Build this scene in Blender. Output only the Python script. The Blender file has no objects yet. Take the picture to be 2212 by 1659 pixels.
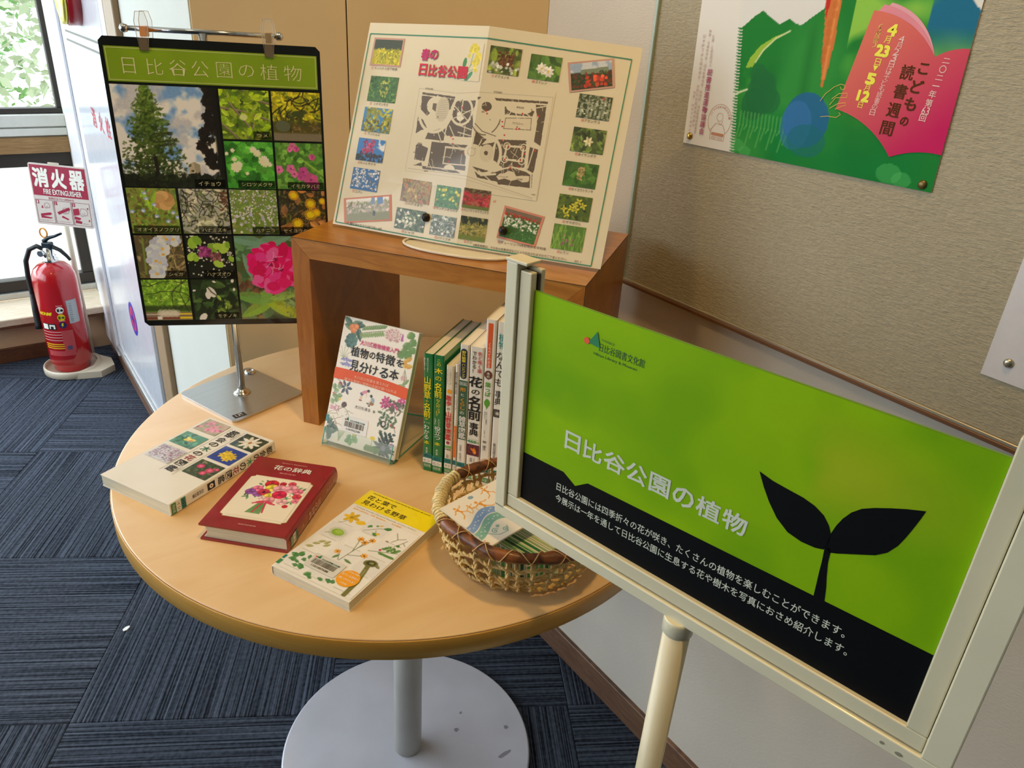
import bpy, bmesh, math, random
import numpy as np
from mathutils import Vector, Matrix

# ---------------------------------------------------------------- camera, world, lights, exposure
SC = bpy.context.scene
C = SC.collection
SC.view_settings.view_transform = 'Standard'
SC.view_settings.look = 'None'
SC.view_settings.gamma = 1.0
SC.view_settings.use_curve_mapping = False
SC.view_settings.exposure = 0.0
SC.cycles.use_denoising = True
SC.cycles.max_bounces = 8
SC.cycles.transparent_max_bounces = 12
SC.cycles.sample_clamp_indirect = 6.0

cam = bpy.data.cameras.new('camera')
cam.sensor_fit = 'HORIZONTAL'
cam.sensor_width = 36.0
cam.lens = 26.52
cam.clip_start = 0.02
co = bpy.data.objects.new('camera', cam)
C.objects.link(co)
co.matrix_world = Matrix(((0.813, 0.214, -0.541, 0), (-0.579, 0.395, -0.713, 0), (0.061, 0.893, 0.445, 1.34), (0, 0, 0, 1)))
R3 = co.matrix_world.to_3x3()
q = R3.to_quaternion(); q.normalize()
co.matrix_world = Matrix.Translation((0, 0, 1.34)) @ q.to_matrix().to_4x4()
SC.camera = co

world = bpy.data.worlds.new('sky'); SC.world = world; world.use_nodes = True
bg = world.node_tree.nodes['Background']
bg.inputs[0].default_value = (0.86, 0.94, 1.0, 1); bg.inputs[1].default_value = 3.2


def area(name, loc, target, sx, sy, power, col):
    l = bpy.data.lights.new(name, 'AREA'); l.shape = 'RECTANGLE'; l.size = sx; l.size_y = sy
    l.energy = power; l.color = col
    o = bpy.data.objects.new(name, l); C.objects.link(o); o.location = loc
    o.rotation_euler = (Vector(target) - Vector(loc)).to_track_quat('-Z', 'Y').to_euler()
    return o


def spot(name, loc, target, power, col, ang=80, blend=.6, r=.05):
    l = bpy.data.lights.new(name, 'SPOT'); l.energy = power; l.color = col
    l.spot_size = math.radians(ang); l.spot_blend = blend; l.shadow_soft_size = r
    o = bpy.data.objects.new(name, l); C.objects.link(o); o.location = loc
    o.rotation_euler = (Vector(target) - Vector(loc)).to_track_quat('-Z', 'Y').to_euler()


# daylight through the window bank on the left and through the window wall ahead
area('daylight_left', (-2.35, 2.45, 1.5), (0.4, 1.8, 0.85), 1.7, 1.6, 22, (0.78, 0.89, 1.0))
area('daylight_ahead', (-1.1, 3.36, 1.3), (-0.1, 0.8, 0.6), 2.0, 1.7, 56, (0.80, 0.90, 1.0))
# warm ceiling downlights
spot('downlight_a', (0.42, 0.38, 2.55), (0.52, 0.76, 0.7), 44, (1.0, 0.62, 0.22), 85, .8, .06)
spot('downlight_b', (-0.5, 0.9, 2.52), (0.3, 1.0, 0.7), 20, (1.0, 0.66, 0.25), 110, .9, .08)
area('bounce_fill', (0.0, -0.6, 2.5), (0.3, 0.6, 0.5), 1.6, 1.6, 1.2, (1.0, 0.80, 0.55))  # no downlight: soft fill added in place of light bounced off the ceiling


# ---------------------------------------------------------------- colour and materials
def lin(c):
    if isinstance(c, str):
        c = c.lstrip('#'); c = [int(c[i:i + 2], 16) for i in (0, 2, 4)]
    out = []
    for v in c[:3]:
        v = v / 255.0
        out.append(v / 12.92 if v <= 0.04045 else ((v + 0.055) / 1.055) ** 2.4)
    return tuple(out)


MATS = {}


def M(name, col='#808080', rough=.5, metal=0.0, coat=0.0, var=None, bump=None, alpha=None, emit=None, trans=None, ior=1.45, spec=None):
    """procedural material: var=(scale, amount, stretch) tints the colour, bump=(scale, strength, stretch, dist)"""
    if name in MATS: return MATS[name]
    m = bpy.data.materials.new(name); m.use_nodes = True
    nt = m.node_tree; b = nt.nodes['Principled BSDF']
    c = lin(col)
    b.inputs['Base Color'].default_value = (*c, 1); b.inputs['Roughness'].default_value = rough
    b.inputs['Metallic'].default_value = metal; b.inputs['Coat Weight'].default_value = coat
    b.inputs['Coat Roughness'].default_value = .08
    b.inputs['IOR'].default_value = ior
    if spec is not None: b.inputs['Specular IOR Level'].default_value = spec
    if trans: b.inputs['Transmission Weight'].default_value = trans
    tc = nt.nodes.new('ShaderNodeTexCoord')
    if var is None: var = (35, .04, (1, 1, 1))
    mp = nt.nodes.new('ShaderNodeMapping'); mp.inputs['Scale'].default_value = var[2] if len(var) > 2 else (1, 1, 1)
    nt.links.new(tc.outputs['Object'], mp.inputs[0])
    n = nt.nodes.new('ShaderNodeTexNoise'); n.inputs['Scale'].default_value = var[0]; n.inputs['Detail'].default_value = 4
    nt.links.new(mp.outputs[0], n.inputs['Vector'])
    r = nt.nodes.new('ShaderNodeMapRange'); r.inputs[1].default_value = .3; r.inputs[2].default_value = .7
    r.inputs[3].default_value = 1 - var[1]; r.inputs[4].default_value = 1 + var[1]
    nt.links.new(n.outputs[0], r.inputs[0])
    mx = nt.nodes.new('ShaderNodeVectorMath'); mx.operation = 'SCALE'
    mx.inputs[0].default_value = c
    nt.links.new(r.outputs[0], mx.inputs['Scale']); nt.links.new(mx.outputs[0], b.inputs['Base Color'])
    if bump:
        mp2 = nt.nodes.new('ShaderNodeMapping'); mp2.inputs['Scale'].default_value = bump[2] if len(bump) > 2 else (1, 1, 1)
        nt.links.new(tc.outputs['Object'], mp2.inputs[0])
        n2 = nt.nodes.new('ShaderNodeTexNoise'); n2.inputs['Scale'].default_value = bump[0]; n2.inputs['Detail'].default_value = 3
        nt.links.new(mp2.outputs[0], n2.inputs['Vector'])
        bp = nt.nodes.new('ShaderNodeBump'); bp.inputs['Strength'].default_value = bump[1]
        bp.inputs['Distance'].default_value = bump[3] if len(bump) > 3 else .002
        nt.links.new(n2.outputs[0], bp.inputs['Height']); nt.links.new(bp.outputs[0], b.inputs['Normal'])
    MATS[name] = m
    return m


def glassy(name, col, alpha, rough=.05):
    """thin clear plastic: mostly see-through, with gloss"""
    m = bpy.data.materials.new(name); m.use_nodes = True; nt = m.node_tree
    b = nt.nodes['Principled BSDF']; b.inputs['Base Color'].default_value = (*lin(col), 1)
    b.inputs['Roughness'].default_value = rough; b.inputs['Alpha'].default_value = alpha
    n = nt.nodes.new('ShaderNodeTexNoise'); n.inputs['Scale'].default_value = 20
    r = nt.nodes.new('ShaderNodeMapRange'); r.inputs[3].default_value = rough * .8; r.inputs[4].default_value = rough * 1.3
    nt.links.new(n.outputs[0], r.inputs[0]); nt.links.new(r.outputs[0], b.inputs['Roughness'])
    MATS[name] = m
    return m


def print_mat(name, rough=.45, coat=0.0, coat_r=.05):
    """flat print: colours come from the mesh's own painted colour attribute"""
    m = bpy.data.materials.new(name); m.use_nodes = True; nt = m.node_tree
    b = nt.nodes['Principled BSDF']; a = nt.nodes.new('ShaderNodeAttribute'); a.attribute_name = 'Col'
    nt.links.new(a.outputs['Color'], b.inputs['Base Color'])
    b.inputs['Roughness'].default_value = rough; b.inputs['Coat Weight'].default_value = coat
    b.inputs['Coat Roughness'].default_value = coat_r; b.inputs['Specular IOR Level'].default_value = .5 if rough < .5 else .15
    MATS[name] = m
    return m


def wood(name, c1, c2, scale, stretch, rough=.4, coat=0.2, dist=3.0, detail=6, lo=.35, hi=.65):
    m = bpy.data.materials.new(name); m.use_nodes = True; nt = m.node_tree
    b = nt.nodes['Principled BSDF']; tc = nt.nodes.new('ShaderNodeTexCoord')
    mp = nt.nodes.new('ShaderNodeMapping'); mp.inputs['Scale'].default_value = stretch
    nt.links.new(tc.outputs['Object'], mp.inputs[0])
    n = nt.nodes.new('ShaderNodeTexNoise'); n.inputs['Scale'].default_value = scale; n.inputs['Detail'].default_value = detail
    n.inputs['Distortion'].default_value = dist; n.inputs['Roughness'].default_value = .6
    nt.links.new(mp.outputs[0], n.inputs['Vector'])
    cr = nt.nodes.new('ShaderNodeValToRGB'); cr.color_ramp.elements[0].color = (*lin(c1), 1); cr.color_ramp.elements[1].color = (*lin(c2), 1)
    cr.color_ramp.elements[0].position = lo; cr.color_ramp.elements[1].position = hi
    nt.links.new(n.outputs[0], cr.inputs[0]); nt.links.new(cr.outputs[0], b.inputs['Base Color'])
    b.inputs['Roughness'].default_value = rough; b.inputs['Coat Weight'].default_value = coat; b.inputs['Coat Roughness'].default_value = .2
    bp = nt.nodes.new('ShaderNodeBump'); bp.inputs['Strength'].default_value = .08; bp.inputs['Distance'].default_value = .001
    nt.links.new(n.outputs[0], bp.inputs['Height']); nt.links.new(bp.outputs[0], b.inputs['Normal'])
    MATS[name] = m
    return m


def ribbed(name, c1, c2, pitch, axis, rough=.85, strength=.5, contrast=1.0, wob=1.0, fuzz=.35, shift=0.0):
    """threads or ribs running along one local axis; used for the carpet and the woven wall cloth"""
    m = bpy.data.materials.new(name); m.use_nodes = True; nt = m.node_tree
    b = nt.nodes['Principled BSDF']; tc = nt.nodes.new('ShaderNodeTexCoord')
    mp = nt.nodes.new('ShaderNodeMapping')
    s = [wob, wob, wob]; s[axis] = 1.0 / pitch
    mp.inputs['Scale'].default_value = s
    nt.links.new(tc.outputs['Object'], mp.inputs[0])
    n = nt.nodes.new('ShaderNodeTexNoise'); n.inputs['Scale'].default_value = 1.0; n.inputs['Detail'].default_value = 2.5
    n.inputs['Roughness'].default_value = .7
    nt.links.new(mp.outputs[0], n.inputs['Vector'])
    n2 = nt.nodes.new('ShaderNodeTexNoise'); n2.inputs['Scale'].default_value = .5 / pitch; n2.inputs['Detail'].default_value = 3
    nt.links.new(tc.outputs['Object'], n2.inputs['Vector'])
    ad = nt.nodes.new('ShaderNodeMath'); ad.operation = 'MULTIPLY_ADD'; ad.inputs[1].default_value = fuzz; 
    nt.links.new(n2.outputs[0], ad.inputs[0]); nt.links.new(n.outputs[0], ad.inputs[2])
    cr = nt.nodes.new('ShaderNodeValToRGB')
    mid = .5 + fuzz * .5 + shift; w = .17 / contrast
    cr.color_ramp.elements[0].position = mid - w; cr.color_ramp.elements[1].position = mid + w
    cr.color_ramp.elements[0].color = (*lin(c1), 1); cr.color_ramp.elements[1].color = (*lin(c2), 1)
    nt.links.new(ad.outputs[0], cr.inputs[0]); nt.links.new(cr.outputs[0], b.inputs['Base Color'])
    b.inputs['Roughness'].default_value = rough; b.inputs['Specular IOR Level'].default_value = .2
    bp = nt.nodes.new('ShaderNodeBump'); bp.inputs['Strength'].default_value = strength; bp.inputs['Distance'].default_value = .002
    nt.links.new(ad.outputs[0], bp.inputs['Height']); nt.links.new(bp.outputs[0], b.inputs['Normal'])
    MATS[name] = m
    return m


# ---------------------------------------------------------------- object helpers
def frame(O, u, v):
    u = Vector(u).normalized(); v = Vector(v); v = (v - u * v.dot(u)).normalized(); n = u.cross(v)
    m = Matrix.Identity(4)
    for i in range(3):
        m[i][0] = u[i]; m[i][1] = v[i]; m[i][2] = n[i]; m[i][3] = O[i]
    return m


def rz(loc, deg): return Matrix.Translation(loc) @ Matrix.Rotation(math.radians(deg), 4, 'Z')


def thing(name, label, cat, mat=None, group=None):
    o = bpy.data.objects.new(name, None); C.objects.link(o); o.empty_display_size = .05
    o.matrix_world = mat if mat is not None else Matrix.Identity(4)
    o['label'] = label; o['category'] = cat
    if group: o['group'] = group
    return o


def tag(o, label, cat, group=None):
    o['label'] = label; o['category'] = cat
    if group: o['group'] = group
    return o


def link(name, me, mat, parent=None, mw=None, label=None):
    o = bpy.data.objects.new(name, me); C.objects.link(o)
    if mat is not None:
        if isinstance(mat, (list, tuple)):
            for x in mat: me.materials.append(x)
        elif not me.materials: me.materials.append(mat)
    if parent is not None: o.parent = parent
    if mw is not None: o.matrix_local = mw
    if label: o['label'] = label
    return o


def raw(name, V, F, mat, parent=None, mw=None, smooth=False, label=None):
    me = bpy.data.meshes.new(name); me.from_pydata([tuple(v) for v in V], [], F); me.update()
    if smooth: me.polygons.foreach_set('use_smooth', [True] * len(me.polygons))
    return link(name, me, mat, parent, mw, label)


class MB:
    def __init__(s): s.bm = bmesh.new()

    def _xf(s, vs, m):
        if m is not None: bmesh.ops.transform(s.bm, matrix=m, verts=vs)

    def box(s, x0, y0, z0, x1, y1, z1, bev=0, m=None, seg=1):
        r = bmesh.ops.create_cube(s.bm, size=1.0); vs = r['verts']
        bmesh.ops.transform(s.bm, matrix=Matrix.Translation(((x0 + x1) / 2, (y0 + y1) / 2, (z0 + z1) / 2)) @ Matrix.Diagonal((abs(x1 - x0), abs(y1 - y0), abs(z1 - z0), 1)), verts=vs)
        if bev:
            es = list({e for v in vs for e in v.link_edges})
            rb = bmesh.ops.bevel(s.bm, geom=es, offset=bev, segments=seg, affect='EDGES', profile=.5)
            vs = list({v for f in rb['faces'] for v in f.verts} | {v for v in vs if v.is_valid})
        s._xf([v for v in vs if v.is_valid], m)
        return s

    def lathe(s, prof, n=32, m=None, cap=True):
        rings = []; allv = []
        for (r, z) in prof:
            if r < 1e-6: ring = [s.bm.verts.new((0, 0, z))]
            else: ring = [s.bm.verts.new((r * math.cos(2 * math.pi * i / n), r * math.sin(2 * math.pi * i / n), z)) for i in range(n)]
            rings.append(ring); allv += ring
        for a, b in zip(rings, rings[1:]):
            if len(a) == 1 and len(b) == 1: continue
            for i in range(n):
                j = (i + 1) % n
                if len(a) == 1: f = (a[0], b[j], b[i])
                elif len(b) == 1: f = (a[i], a[j], b[0])
                else: f = (a[i], a[j], b[j], b[i])
                try: s.bm.faces.new(f).smooth = True
                except ValueError: pass
        if cap:
            if len(rings[0]) > 1: s.bm.faces.new(list(reversed(rings[0])))
            if len(rings[-1]) > 1: s.bm.faces.new(rings[-1])
        s._xf(allv, m)
        return s

    def tube(s, pts, r, n=8, closed=False, m=None, jag=0, rnd=None):
        pts = [Vector(p) for p in pts]; N = len(pts); rings = []
        prev = None
        for i, p in enumerate(pts):
            if closed: t = pts[(i + 1) % N] - pts[i - 1]
            else: t = pts[min(i + 1, N - 1)] - pts[max(i - 1, 0)]
            t.normalize()
            if prev is None:
                a = Vector((0, 0, 1)) if abs(t.z) < .9 else Vector((1, 0, 0))
                prev = t.cross(a).normalized()
            prev = (prev - t * prev.dot(t)).normalized(); b = t.cross(prev)
            rr = r[i] if isinstance(r, (list, tuple)) else r
            ring = []
            for k in range(n):
                a = 2 * math.pi * k / n; q = rr * (1 + (rnd.uniform(-jag, jag) if jag else 0))
                ring.append(s.bm.verts.new(p + (prev * math.cos(a) + b * math.sin(a)) * q))
            rings.append(ring)
        for i in range(N if closed else N - 1):
            a = rings[i]; b = rings[(i + 1) % N]
            for k in range(n):
                j = (k + 1) % n
                s.bm.faces.new((a[k], a[j], b[j], b[k])).smooth = True
        if not closed:
            s.bm.faces.new(list(reversed(rings[0]))); s.bm.faces.new(rings[-1])
        s._xf([v for g in rings for v in g], m)
        return s

    def prism(s, outline, h0, h1, m=None, bev=0):
        a = [s.bm.verts.new((x, y, h0)) for x, y in outline]; b = [s.bm.verts.new((x, y, h1)) for x, y in outline]
        n = len(a); s.bm.faces.new(list(reversed(a))); s.bm.faces.new(b)
        for i in range(n):
            j = (i + 1) % n; s.bm.faces.new((a[i], a[j], b[j], b[i]))
        s._xf(a + b, m)
        return s

    def build(s, name, mat, parent=None, mw=None, label=None):
        bmesh.ops.recalc_face_normals(s.bm, faces=s.bm.faces)
        me = bpy.data.meshes.new(name); s.bm.to_mesh(me); s.bm.free()
        return link(name, me, mat, parent, mw, label)


def box(name, a, b, mat, parent=None, bev=0, mw=None, label=None, seg=1):
    return MB().box(*a, *b, bev=bev, seg=seg).build(name, mat, parent, mw, label)


def struct(o): o['kind'] = 'structure'; return o


# flat print pieces in a 2-D frame -------------------------------------------------------------
def put(V2, fr, z):
    if callable(fr): return [fr(x, y, z) for x, y in V2]
    return [fr @ Vector((x, y, z)) for x, y in V2]


ID = Matrix.Identity(4)


def flat(parent, name, fr, pts, mat, z=.0003, label=None):
    return raw(name, put(pts, fr, z), [tuple(range(len(pts)))], mat, parent, label=label)


def multi(parent, name, fr, polys, mat, z=.0003, label=None):
    V = []; F = []
    for p in polys:
        F.append(tuple(range(len(V), len(V) + len(p)))); V += put(p, fr, z)
    return raw(name, V, F, mat, parent, label=label)


def rect(x0, y0, x1, y1): return [(x0, y0), (x1, y0), (x1, y1), (x0, y1)]


def disc(x, y, r, n=24, ry=None): return [(x + r * math.cos(2 * math.pi * i / n), y + (ry or r) * math.sin(2 * math.pi * i / n)) for i in range(n)]


def rrect(x0, y0, x1, y1, r, n=4):
    o = []
    for cx, cy, a0 in ((x1 - r, y0 + r, -90), (x1 - r, y1 - r, 0), (x0 + r, y1 - r, 90), (x0 + r, y0 + r, 180)):
        for i in range(n + 1):
            a = math.radians(a0 + 90 * i / n); o.append((cx + r * math.cos(a), cy + r * math.sin(a)))
    return o


def stroke(pts, w):
    """thin ribbon polygons along a polyline"""
    out = []
    for (x0, y0), (x1, y1) in zip(pts, pts[1:]):
        d = math.hypot(x1 - x0, y1 - y0) or 1e-9; nx, ny = -(y1 - y0) / d * w / 2, (x1 - x0) / d * w / 2
        out.append([(x0 + nx, y0 + ny), (x0 - nx, y0 - ny), (x1 - nx, y1 - ny), (x1 + nx, y1 + ny)])
    return out


def outline(x0, y0, x1, y1, w): return stroke([(x0, y0), (x1, y0), (x1, y1), (x0, y1), (x0, y0)], w)


TXT = {}; EM = {}


def glyphs(s, bold, res, vertical):
    k = (s, bold, res, vertical)
    if k in TXT: return TXT[k]
    c = bpy.data.curves.new('t', 'FONT')
    c.body = '\n'.join(s) if vertical else s
    if vertical: c.align_x = 'CENTER'; c.space_line = .95
    c.offset = bold; c.resolution_u = res
    o = bpy.data.objects.new('t', c); me = bpy.data.meshes.new_from_object(o)
    n = len(me.vertices); V = np.empty(n * 3, np.float32); me.vertices.foreach_get('co', V); V = V.reshape(-1, 3)[:, :2].copy()
    F = [tuple(p.vertices) for p in me.polygons]
    bpy.data.objects.remove(o); bpy.data.curves.remove(c); bpy.data.meshes.remove(me)
    if n:
        V -= V.min(0); em = np.maximum(V.max(0), 1e-6); V /= em; EM[k] = em
    TXT[k] = (V, F)
    return TXT[k]


def txt(parent, s, fr, b, mat, bold=0.0, z=.0006, name='lettering', res=2, vertical=False, rot=0, slant=0):
    """lettering fitted to the box b=(x0,y0,x1,y1) of the 2-D frame"""
    fat = max(0.0, bold - .006); bold = min(bold, .006)
    V, F = glyphs(s, bold, res, vertical)
    if not len(V): return None
    em = EM[(s, bold, res, vertical)]
    x0, y0, x1, y1 = b; cx, cy = (x0 + x1) / 2, (y0 + y1) / 2; w, h = x1 - x0, y1 - y0
    P = []
    ca, sa = math.cos(math.radians(rot)), math.sin(math.radians(rot))
    for x, y in V:
        X = (x - .5) * w + slant * (y - .5) * h; Y = (y - .5) * h
        P.append((cx + X * ca - Y * sa, cy + X * sa + Y * ca))
    if fat <= 0: return raw(name, put(P, fr, z), F, mat, parent)
    # heavier strokes: the same glyphs printed four times, each nudged by the extra weight
    dx, dy = fat * w / em[0], fat * h / em[1]; VV = []; FF = []
    for i, (a, b2) in enumerate(((-1, -1), (1, -1), (1, 1), (-1, 1), (0, 0))):
        o = len(VV); VV += put([(x + a * dx * .8, y + b2 * dy * .8) for x, y in P], fr, z + i * .00002); FF += [tuple(v + o for v in f) for f in F]
    return raw(name, VV, FF, mat, parent)


# a small painter: pictures as painted colour grids --------------------------------------------
def fbm(h, w, cells, octs, rs):
    out = np.zeros((h, w)); amp = 1.0; tot = 0
    for o in range(octs):
        cy = max(2, int(cells * h / max(h, w)) + 1) + 1; cx = max(2, int(cells * w / max(h, w)) + 1) + 1
        g = rs.rand(cy + 1, cx + 1)
        y = np.linspace(0, cy - 1.001, h); x = np.linspace(0, cx - 1.001, w)
        yi = y.astype(int); xi = x.astype(int); fy = (y - yi)[:, None]; fx = (x - xi)[None, :]
        fy = fy * fy * (3 - 2 * fy); fx = fx * fx * (3 - 2 * fx)
        a = g[yi][:, xi]; b_ = g[yi][:, xi + 1]; c = g[yi + 1][:, xi]; d = g[yi + 1][:, xi + 1]
        out += amp * ((a * (1 - fx) + b_ * fx) * (1 - fy) + (c * (1 - fx) + d * fx) * fy); tot += amp
        amp *= .55; cells *= 2
    return out / tot


def rgb(c):
    if isinstance(c, str): c = c.lstrip('#'); return np.array([int(c[i:i + 2], 16) for i in (0, 2, 4)], float)
    return np.array(c, float)


class Paint:
    """row 0 is the bottom; coordinates are in sample units"""

    def __init__(s, w, h, col, seed=1):
        s.w, s.h = w, h; s.a = np.zeros((h, w, 3)) + rgb(col); s.rs = np.random.RandomState(seed)

    def mix(s, mask, col): s.a = s.a * (1 - mask[..., None]) + rgb(col) * mask[..., None]; return s

    def cloud(s, col, cells, lo=.45, hi=.6, octs=3, region=None):
        m = np.clip((fbm(s.h, s.w, cells, octs, s.rs) - lo) / (hi - lo), 0, 1)
        if region is not None: m = m * region
        return s.mix(m, col)

    def band(s, y0, y1, soft=2):
        y = np.arange(s.h)[:, None] + np.zeros((1, s.w))
        return np.clip((y - y0) / soft + .5, 0, 1) * np.clip((y1 - y) / soft + .5, 0, 1)

    def win(s, x, y, r):
        x0, x1 = max(0, int(x - r - 1)), min(s.w, int(x + r + 2)); y0, y1 = max(0, int(y - r - 1)), min(s.h, int(y + r + 2))
        if x0 >= x1 or y0 >= y1: return None
        Y, X = np.mgrid[y0:y1, x0:x1]; return (slice(y0, y1), slice(x0, x1)), X - x, Y - y

    def ell(s, x, y, rx, ry, col, ang=0, alpha=1.0, leaf=False):
        w = s.win(x, y, max(rx, ry))
        if w is None: return s
        sl, X, Y = w; c, si = math.cos(ang), math.sin(ang); U = (X * c + Y * si) / rx; V = (-X * si + Y * c) / ry
        if leaf: m = (np.abs(V) < np.clip(1 - U * U, 0, 1)) & (np.abs(U) < 1)
        else: m = U * U + V * V < 1
        if leaf: m = m * (alpha * (1 - .25 * (V > 0)))
        else: m = m * alpha
        m = m[..., None].astype(float); s.a[sl] = s.a[sl] * (1 - m) + rgb(col) * m
        return s

    def line(s, x0, y0, x1, y1, wd, col, alpha=1.0):
        r = math.hypot(x1 - x0, y1 - y0) / 2 + wd
        w = s.win((x0 + x1) / 2, (y0 + y1) / 2, r)
        if w is None: return s
        sl, X, Y = w; X = X + (x0 + x1) / 2 - x0; Y = Y + (y0 + y1) / 2 - y0; dx, dy = x1 - x0, y1 - y0
        t = np.clip((X * dx + Y * dy) / (dx * dx + dy * dy + 1e-9), 0, 1); d = np.hypot(X - t * dx, Y - t * dy)
        m = (np.clip(wd / 2 + .5 - d, 0, 1) * alpha)[..., None]; s.a[sl] = s.a[sl] * (1 - m) + rgb(col) * m
        return s

    def path(s, pts, wd, col, alpha=1.0):
        for a, b in zip(pts, pts[1:]): s.line(*a, *b, wd, col, alpha)
        return s

    def poly(s, pts, col, alpha=1.0):
        xs = [p[0] for p in pts]; ys = [p[1] for p in pts]
        x0, x1 = max(0, int(min(xs))), min(s.w, int(max(xs)) + 2); y0, y1 = max(0, int(min(ys))), min(s.h, int(max(ys)) + 2)
        if x0 >= x1 or y0 >= y1: return s
        Y, X = np.mgrid[y0:y1, x0:x1]; m = np.zeros(X.shape, bool); n = len(pts)
        for i in range(n):
            ax, ay = pts[i]; bx, by = pts[(i + 1) % n]
            if ay == by: continue
            m ^= ((ay > Y) != (by > Y)) & (X < (bx - ax) * (Y - ay) / (by - ay) + ax)
        m = (m * alpha)[..., None]; sl = (slice(y0, y1), slice(x0, x1)); s.a[sl] = s.a[sl] * (1 - m) + rgb(col) * m
        return s

    def leaves(s, n, r0, r1, cols, y0=0, y1=1, x0=0, x1=1, fat=.45, alpha=1.0, kind=True):
        rs = s.rs
        for _ in range(n):
            r = rs.uniform(r0, r1); c = rgb(cols[rs.randint(len(cols))]) * rs.uniform(.75, 1.15)
            s.ell(s.w * rs.uniform(x0, x1), s.h * rs.uniform(y0, y1), r, r * fat, np.clip(c, 0, 255), rs.uniform(0, 6.28), alpha, kind)
        return s

    def dots(s, n, r0, r1, cols, y0=0, y1=1, x0=0, x1=1): return s.leaves(n, r0, r1, cols, y0, y1, x0, x1, 1.0, 1.0, False)

    def twigs(s, n, ln, wd, cols, y0=0, y1=1, x0=0, x1=1, alpha=1.0):
        rs = s.rs
        for _ in range(n):
            x, y = s.w * rs.uniform(x0, x1), s.h * rs.uniform(y0, y1); a = rs.uniform(0, 6.28)
            for k in range(4):
                nx, ny = x + math.cos(a) * ln / 4, y + math.sin(a) * ln / 4; s.line(x, y, nx, ny, wd, cols[rs.randint(len(cols))], alpha)
                x, y = nx, ny; a += rs.uniform(-.6, .6)
        return s

    def flower(s, x, y, r, n, col, mid, a0=0, fat=.42):
        for k in range(n):
            a = a0 + 2 * math.pi * k / n; c = np.clip(rgb(col) * s.rs.uniform(.88, 1.08), 0, 255)
            s.ell(x + math.cos(a) * r * .55, y + math.sin(a) * r * .55, r * .5, r * fat * .6, c, a, 1, False)
        if mid: s.ell(x, y, r * .22, r * .22, mid)
        return s

    def grain(s, amt):
        s.a = np.clip(s.a * (1 + amt * (s.rs.rand(s.h, s.w, 1) - .5)), 0, 255); return s


def pic(parent, name, fr, b, P, mat, z=.0004, label=None, kind=None):
    """a painted picture laid on the frame's box b"""
    a = np.clip(P.a, 0, 255) / 255.0
    a = np.where(a <= .04045, a / 12.92, ((a + .055) / 1.055) ** 2.4)
    h, w = a.shape[:2]; x0, y0, x1, y1 = b
    xs = np.linspace(x0, x1, w); ys = np.linspace(y0, y1, h)
    X, Y = np.meshgrid(xs, ys)
    if callable(fr): V = np.array([fr(x, y, z) for x, y in zip(X.ravel(), Y.ravel())])
    else:
        m = np.array(fr); V = np.stack([X.ravel(), Y.ravel(), np.full(X.size, z), np.ones(X.size)], 1) @ m.T; V = V[:, :3]
    i = np.arange(h * w).reshape(h, w)
    F = np.stack([i[:-1, :-1], i[:-1, 1:], i[1:, 1:], i[1:, :-1]], -1).reshape(-1, 4)
    me = bpy.data.meshes.new(name); me.vertices.add(len(V)); me.vertices.foreach_set('co', V.astype(np.float32).ravel())
    me.loops.add(F.size); me.loops.foreach_set('vertex_index', F.ravel().astype(np.int32))
    me.polygons.add(len(F)); me.polygons.foreach_set('loop_start', np.arange(0, F.size, 4, dtype=np.int32))
    me.update(calc_edges=True); me.validate()
    at = me.color_attributes.new('Col', 'FLOAT_COLOR', 'POINT')
    at.data.foreach_set('color', np.concatenate([a.reshape(-1, 3), np.ones((h * w, 1))], 1).astype(np.float32).ravel())
    return link(name, me, mat, parent, label=label)

# ================================================================= THE ROOM
m_slab = M('slab', '#1b2431', .9)
m_plaster = M('wall_plaster', '#cdc5b7', .85, var=(6, .03), bump=(170, .35, (1, 1, 3), .0015))
m_plasterw = M('wall_plaster_white', '#cbcdc4', .85, var=(6, .02), bump=(170, .25, (1, 1, 3), .0012))
m_tanwall = M('wall_tan_panel', '#d4ba8c', .6, var=(5, .04), bump=(260, .15, (1, 1, 1), .0008))
m_ceil = M('ceiling_white', '#bdb8ac', .9); m_far = M('wall_far', '#8f8a7e', .9)
m_sillwall = M('wall_sand', '#c9a985', .85, var=(20, .04))
m_skirt = wood('skirting_wood', '#5a4030', '#7d5c44', 9, (1, 1, 14), .55, .1)
m_skirtd = wood('skirting_dark', '#4a2a16', '#6b3f22', 8, (2, 2, 12), .5, .1)
m_timber = wood('rail_timber', '#8a6840', '#a98556', 7, (1, 8, 14), .5, .1)
m_sill = wood('sill_timber', '#c9b79c', '#dccfb8', 5, (2, 12, 2), .5, .2)
m_winframe = M('window_frame_dark', '#3c3733', .45, .3)
m_alu = M('aluminium', '#c9cbc9', .35, .8)
m_alu2 = M('aluminium_dull', '#a8a294', .45, .6)
m_glass = glassy('window_glass', '#e8f2f0', .06, .02)

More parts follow.
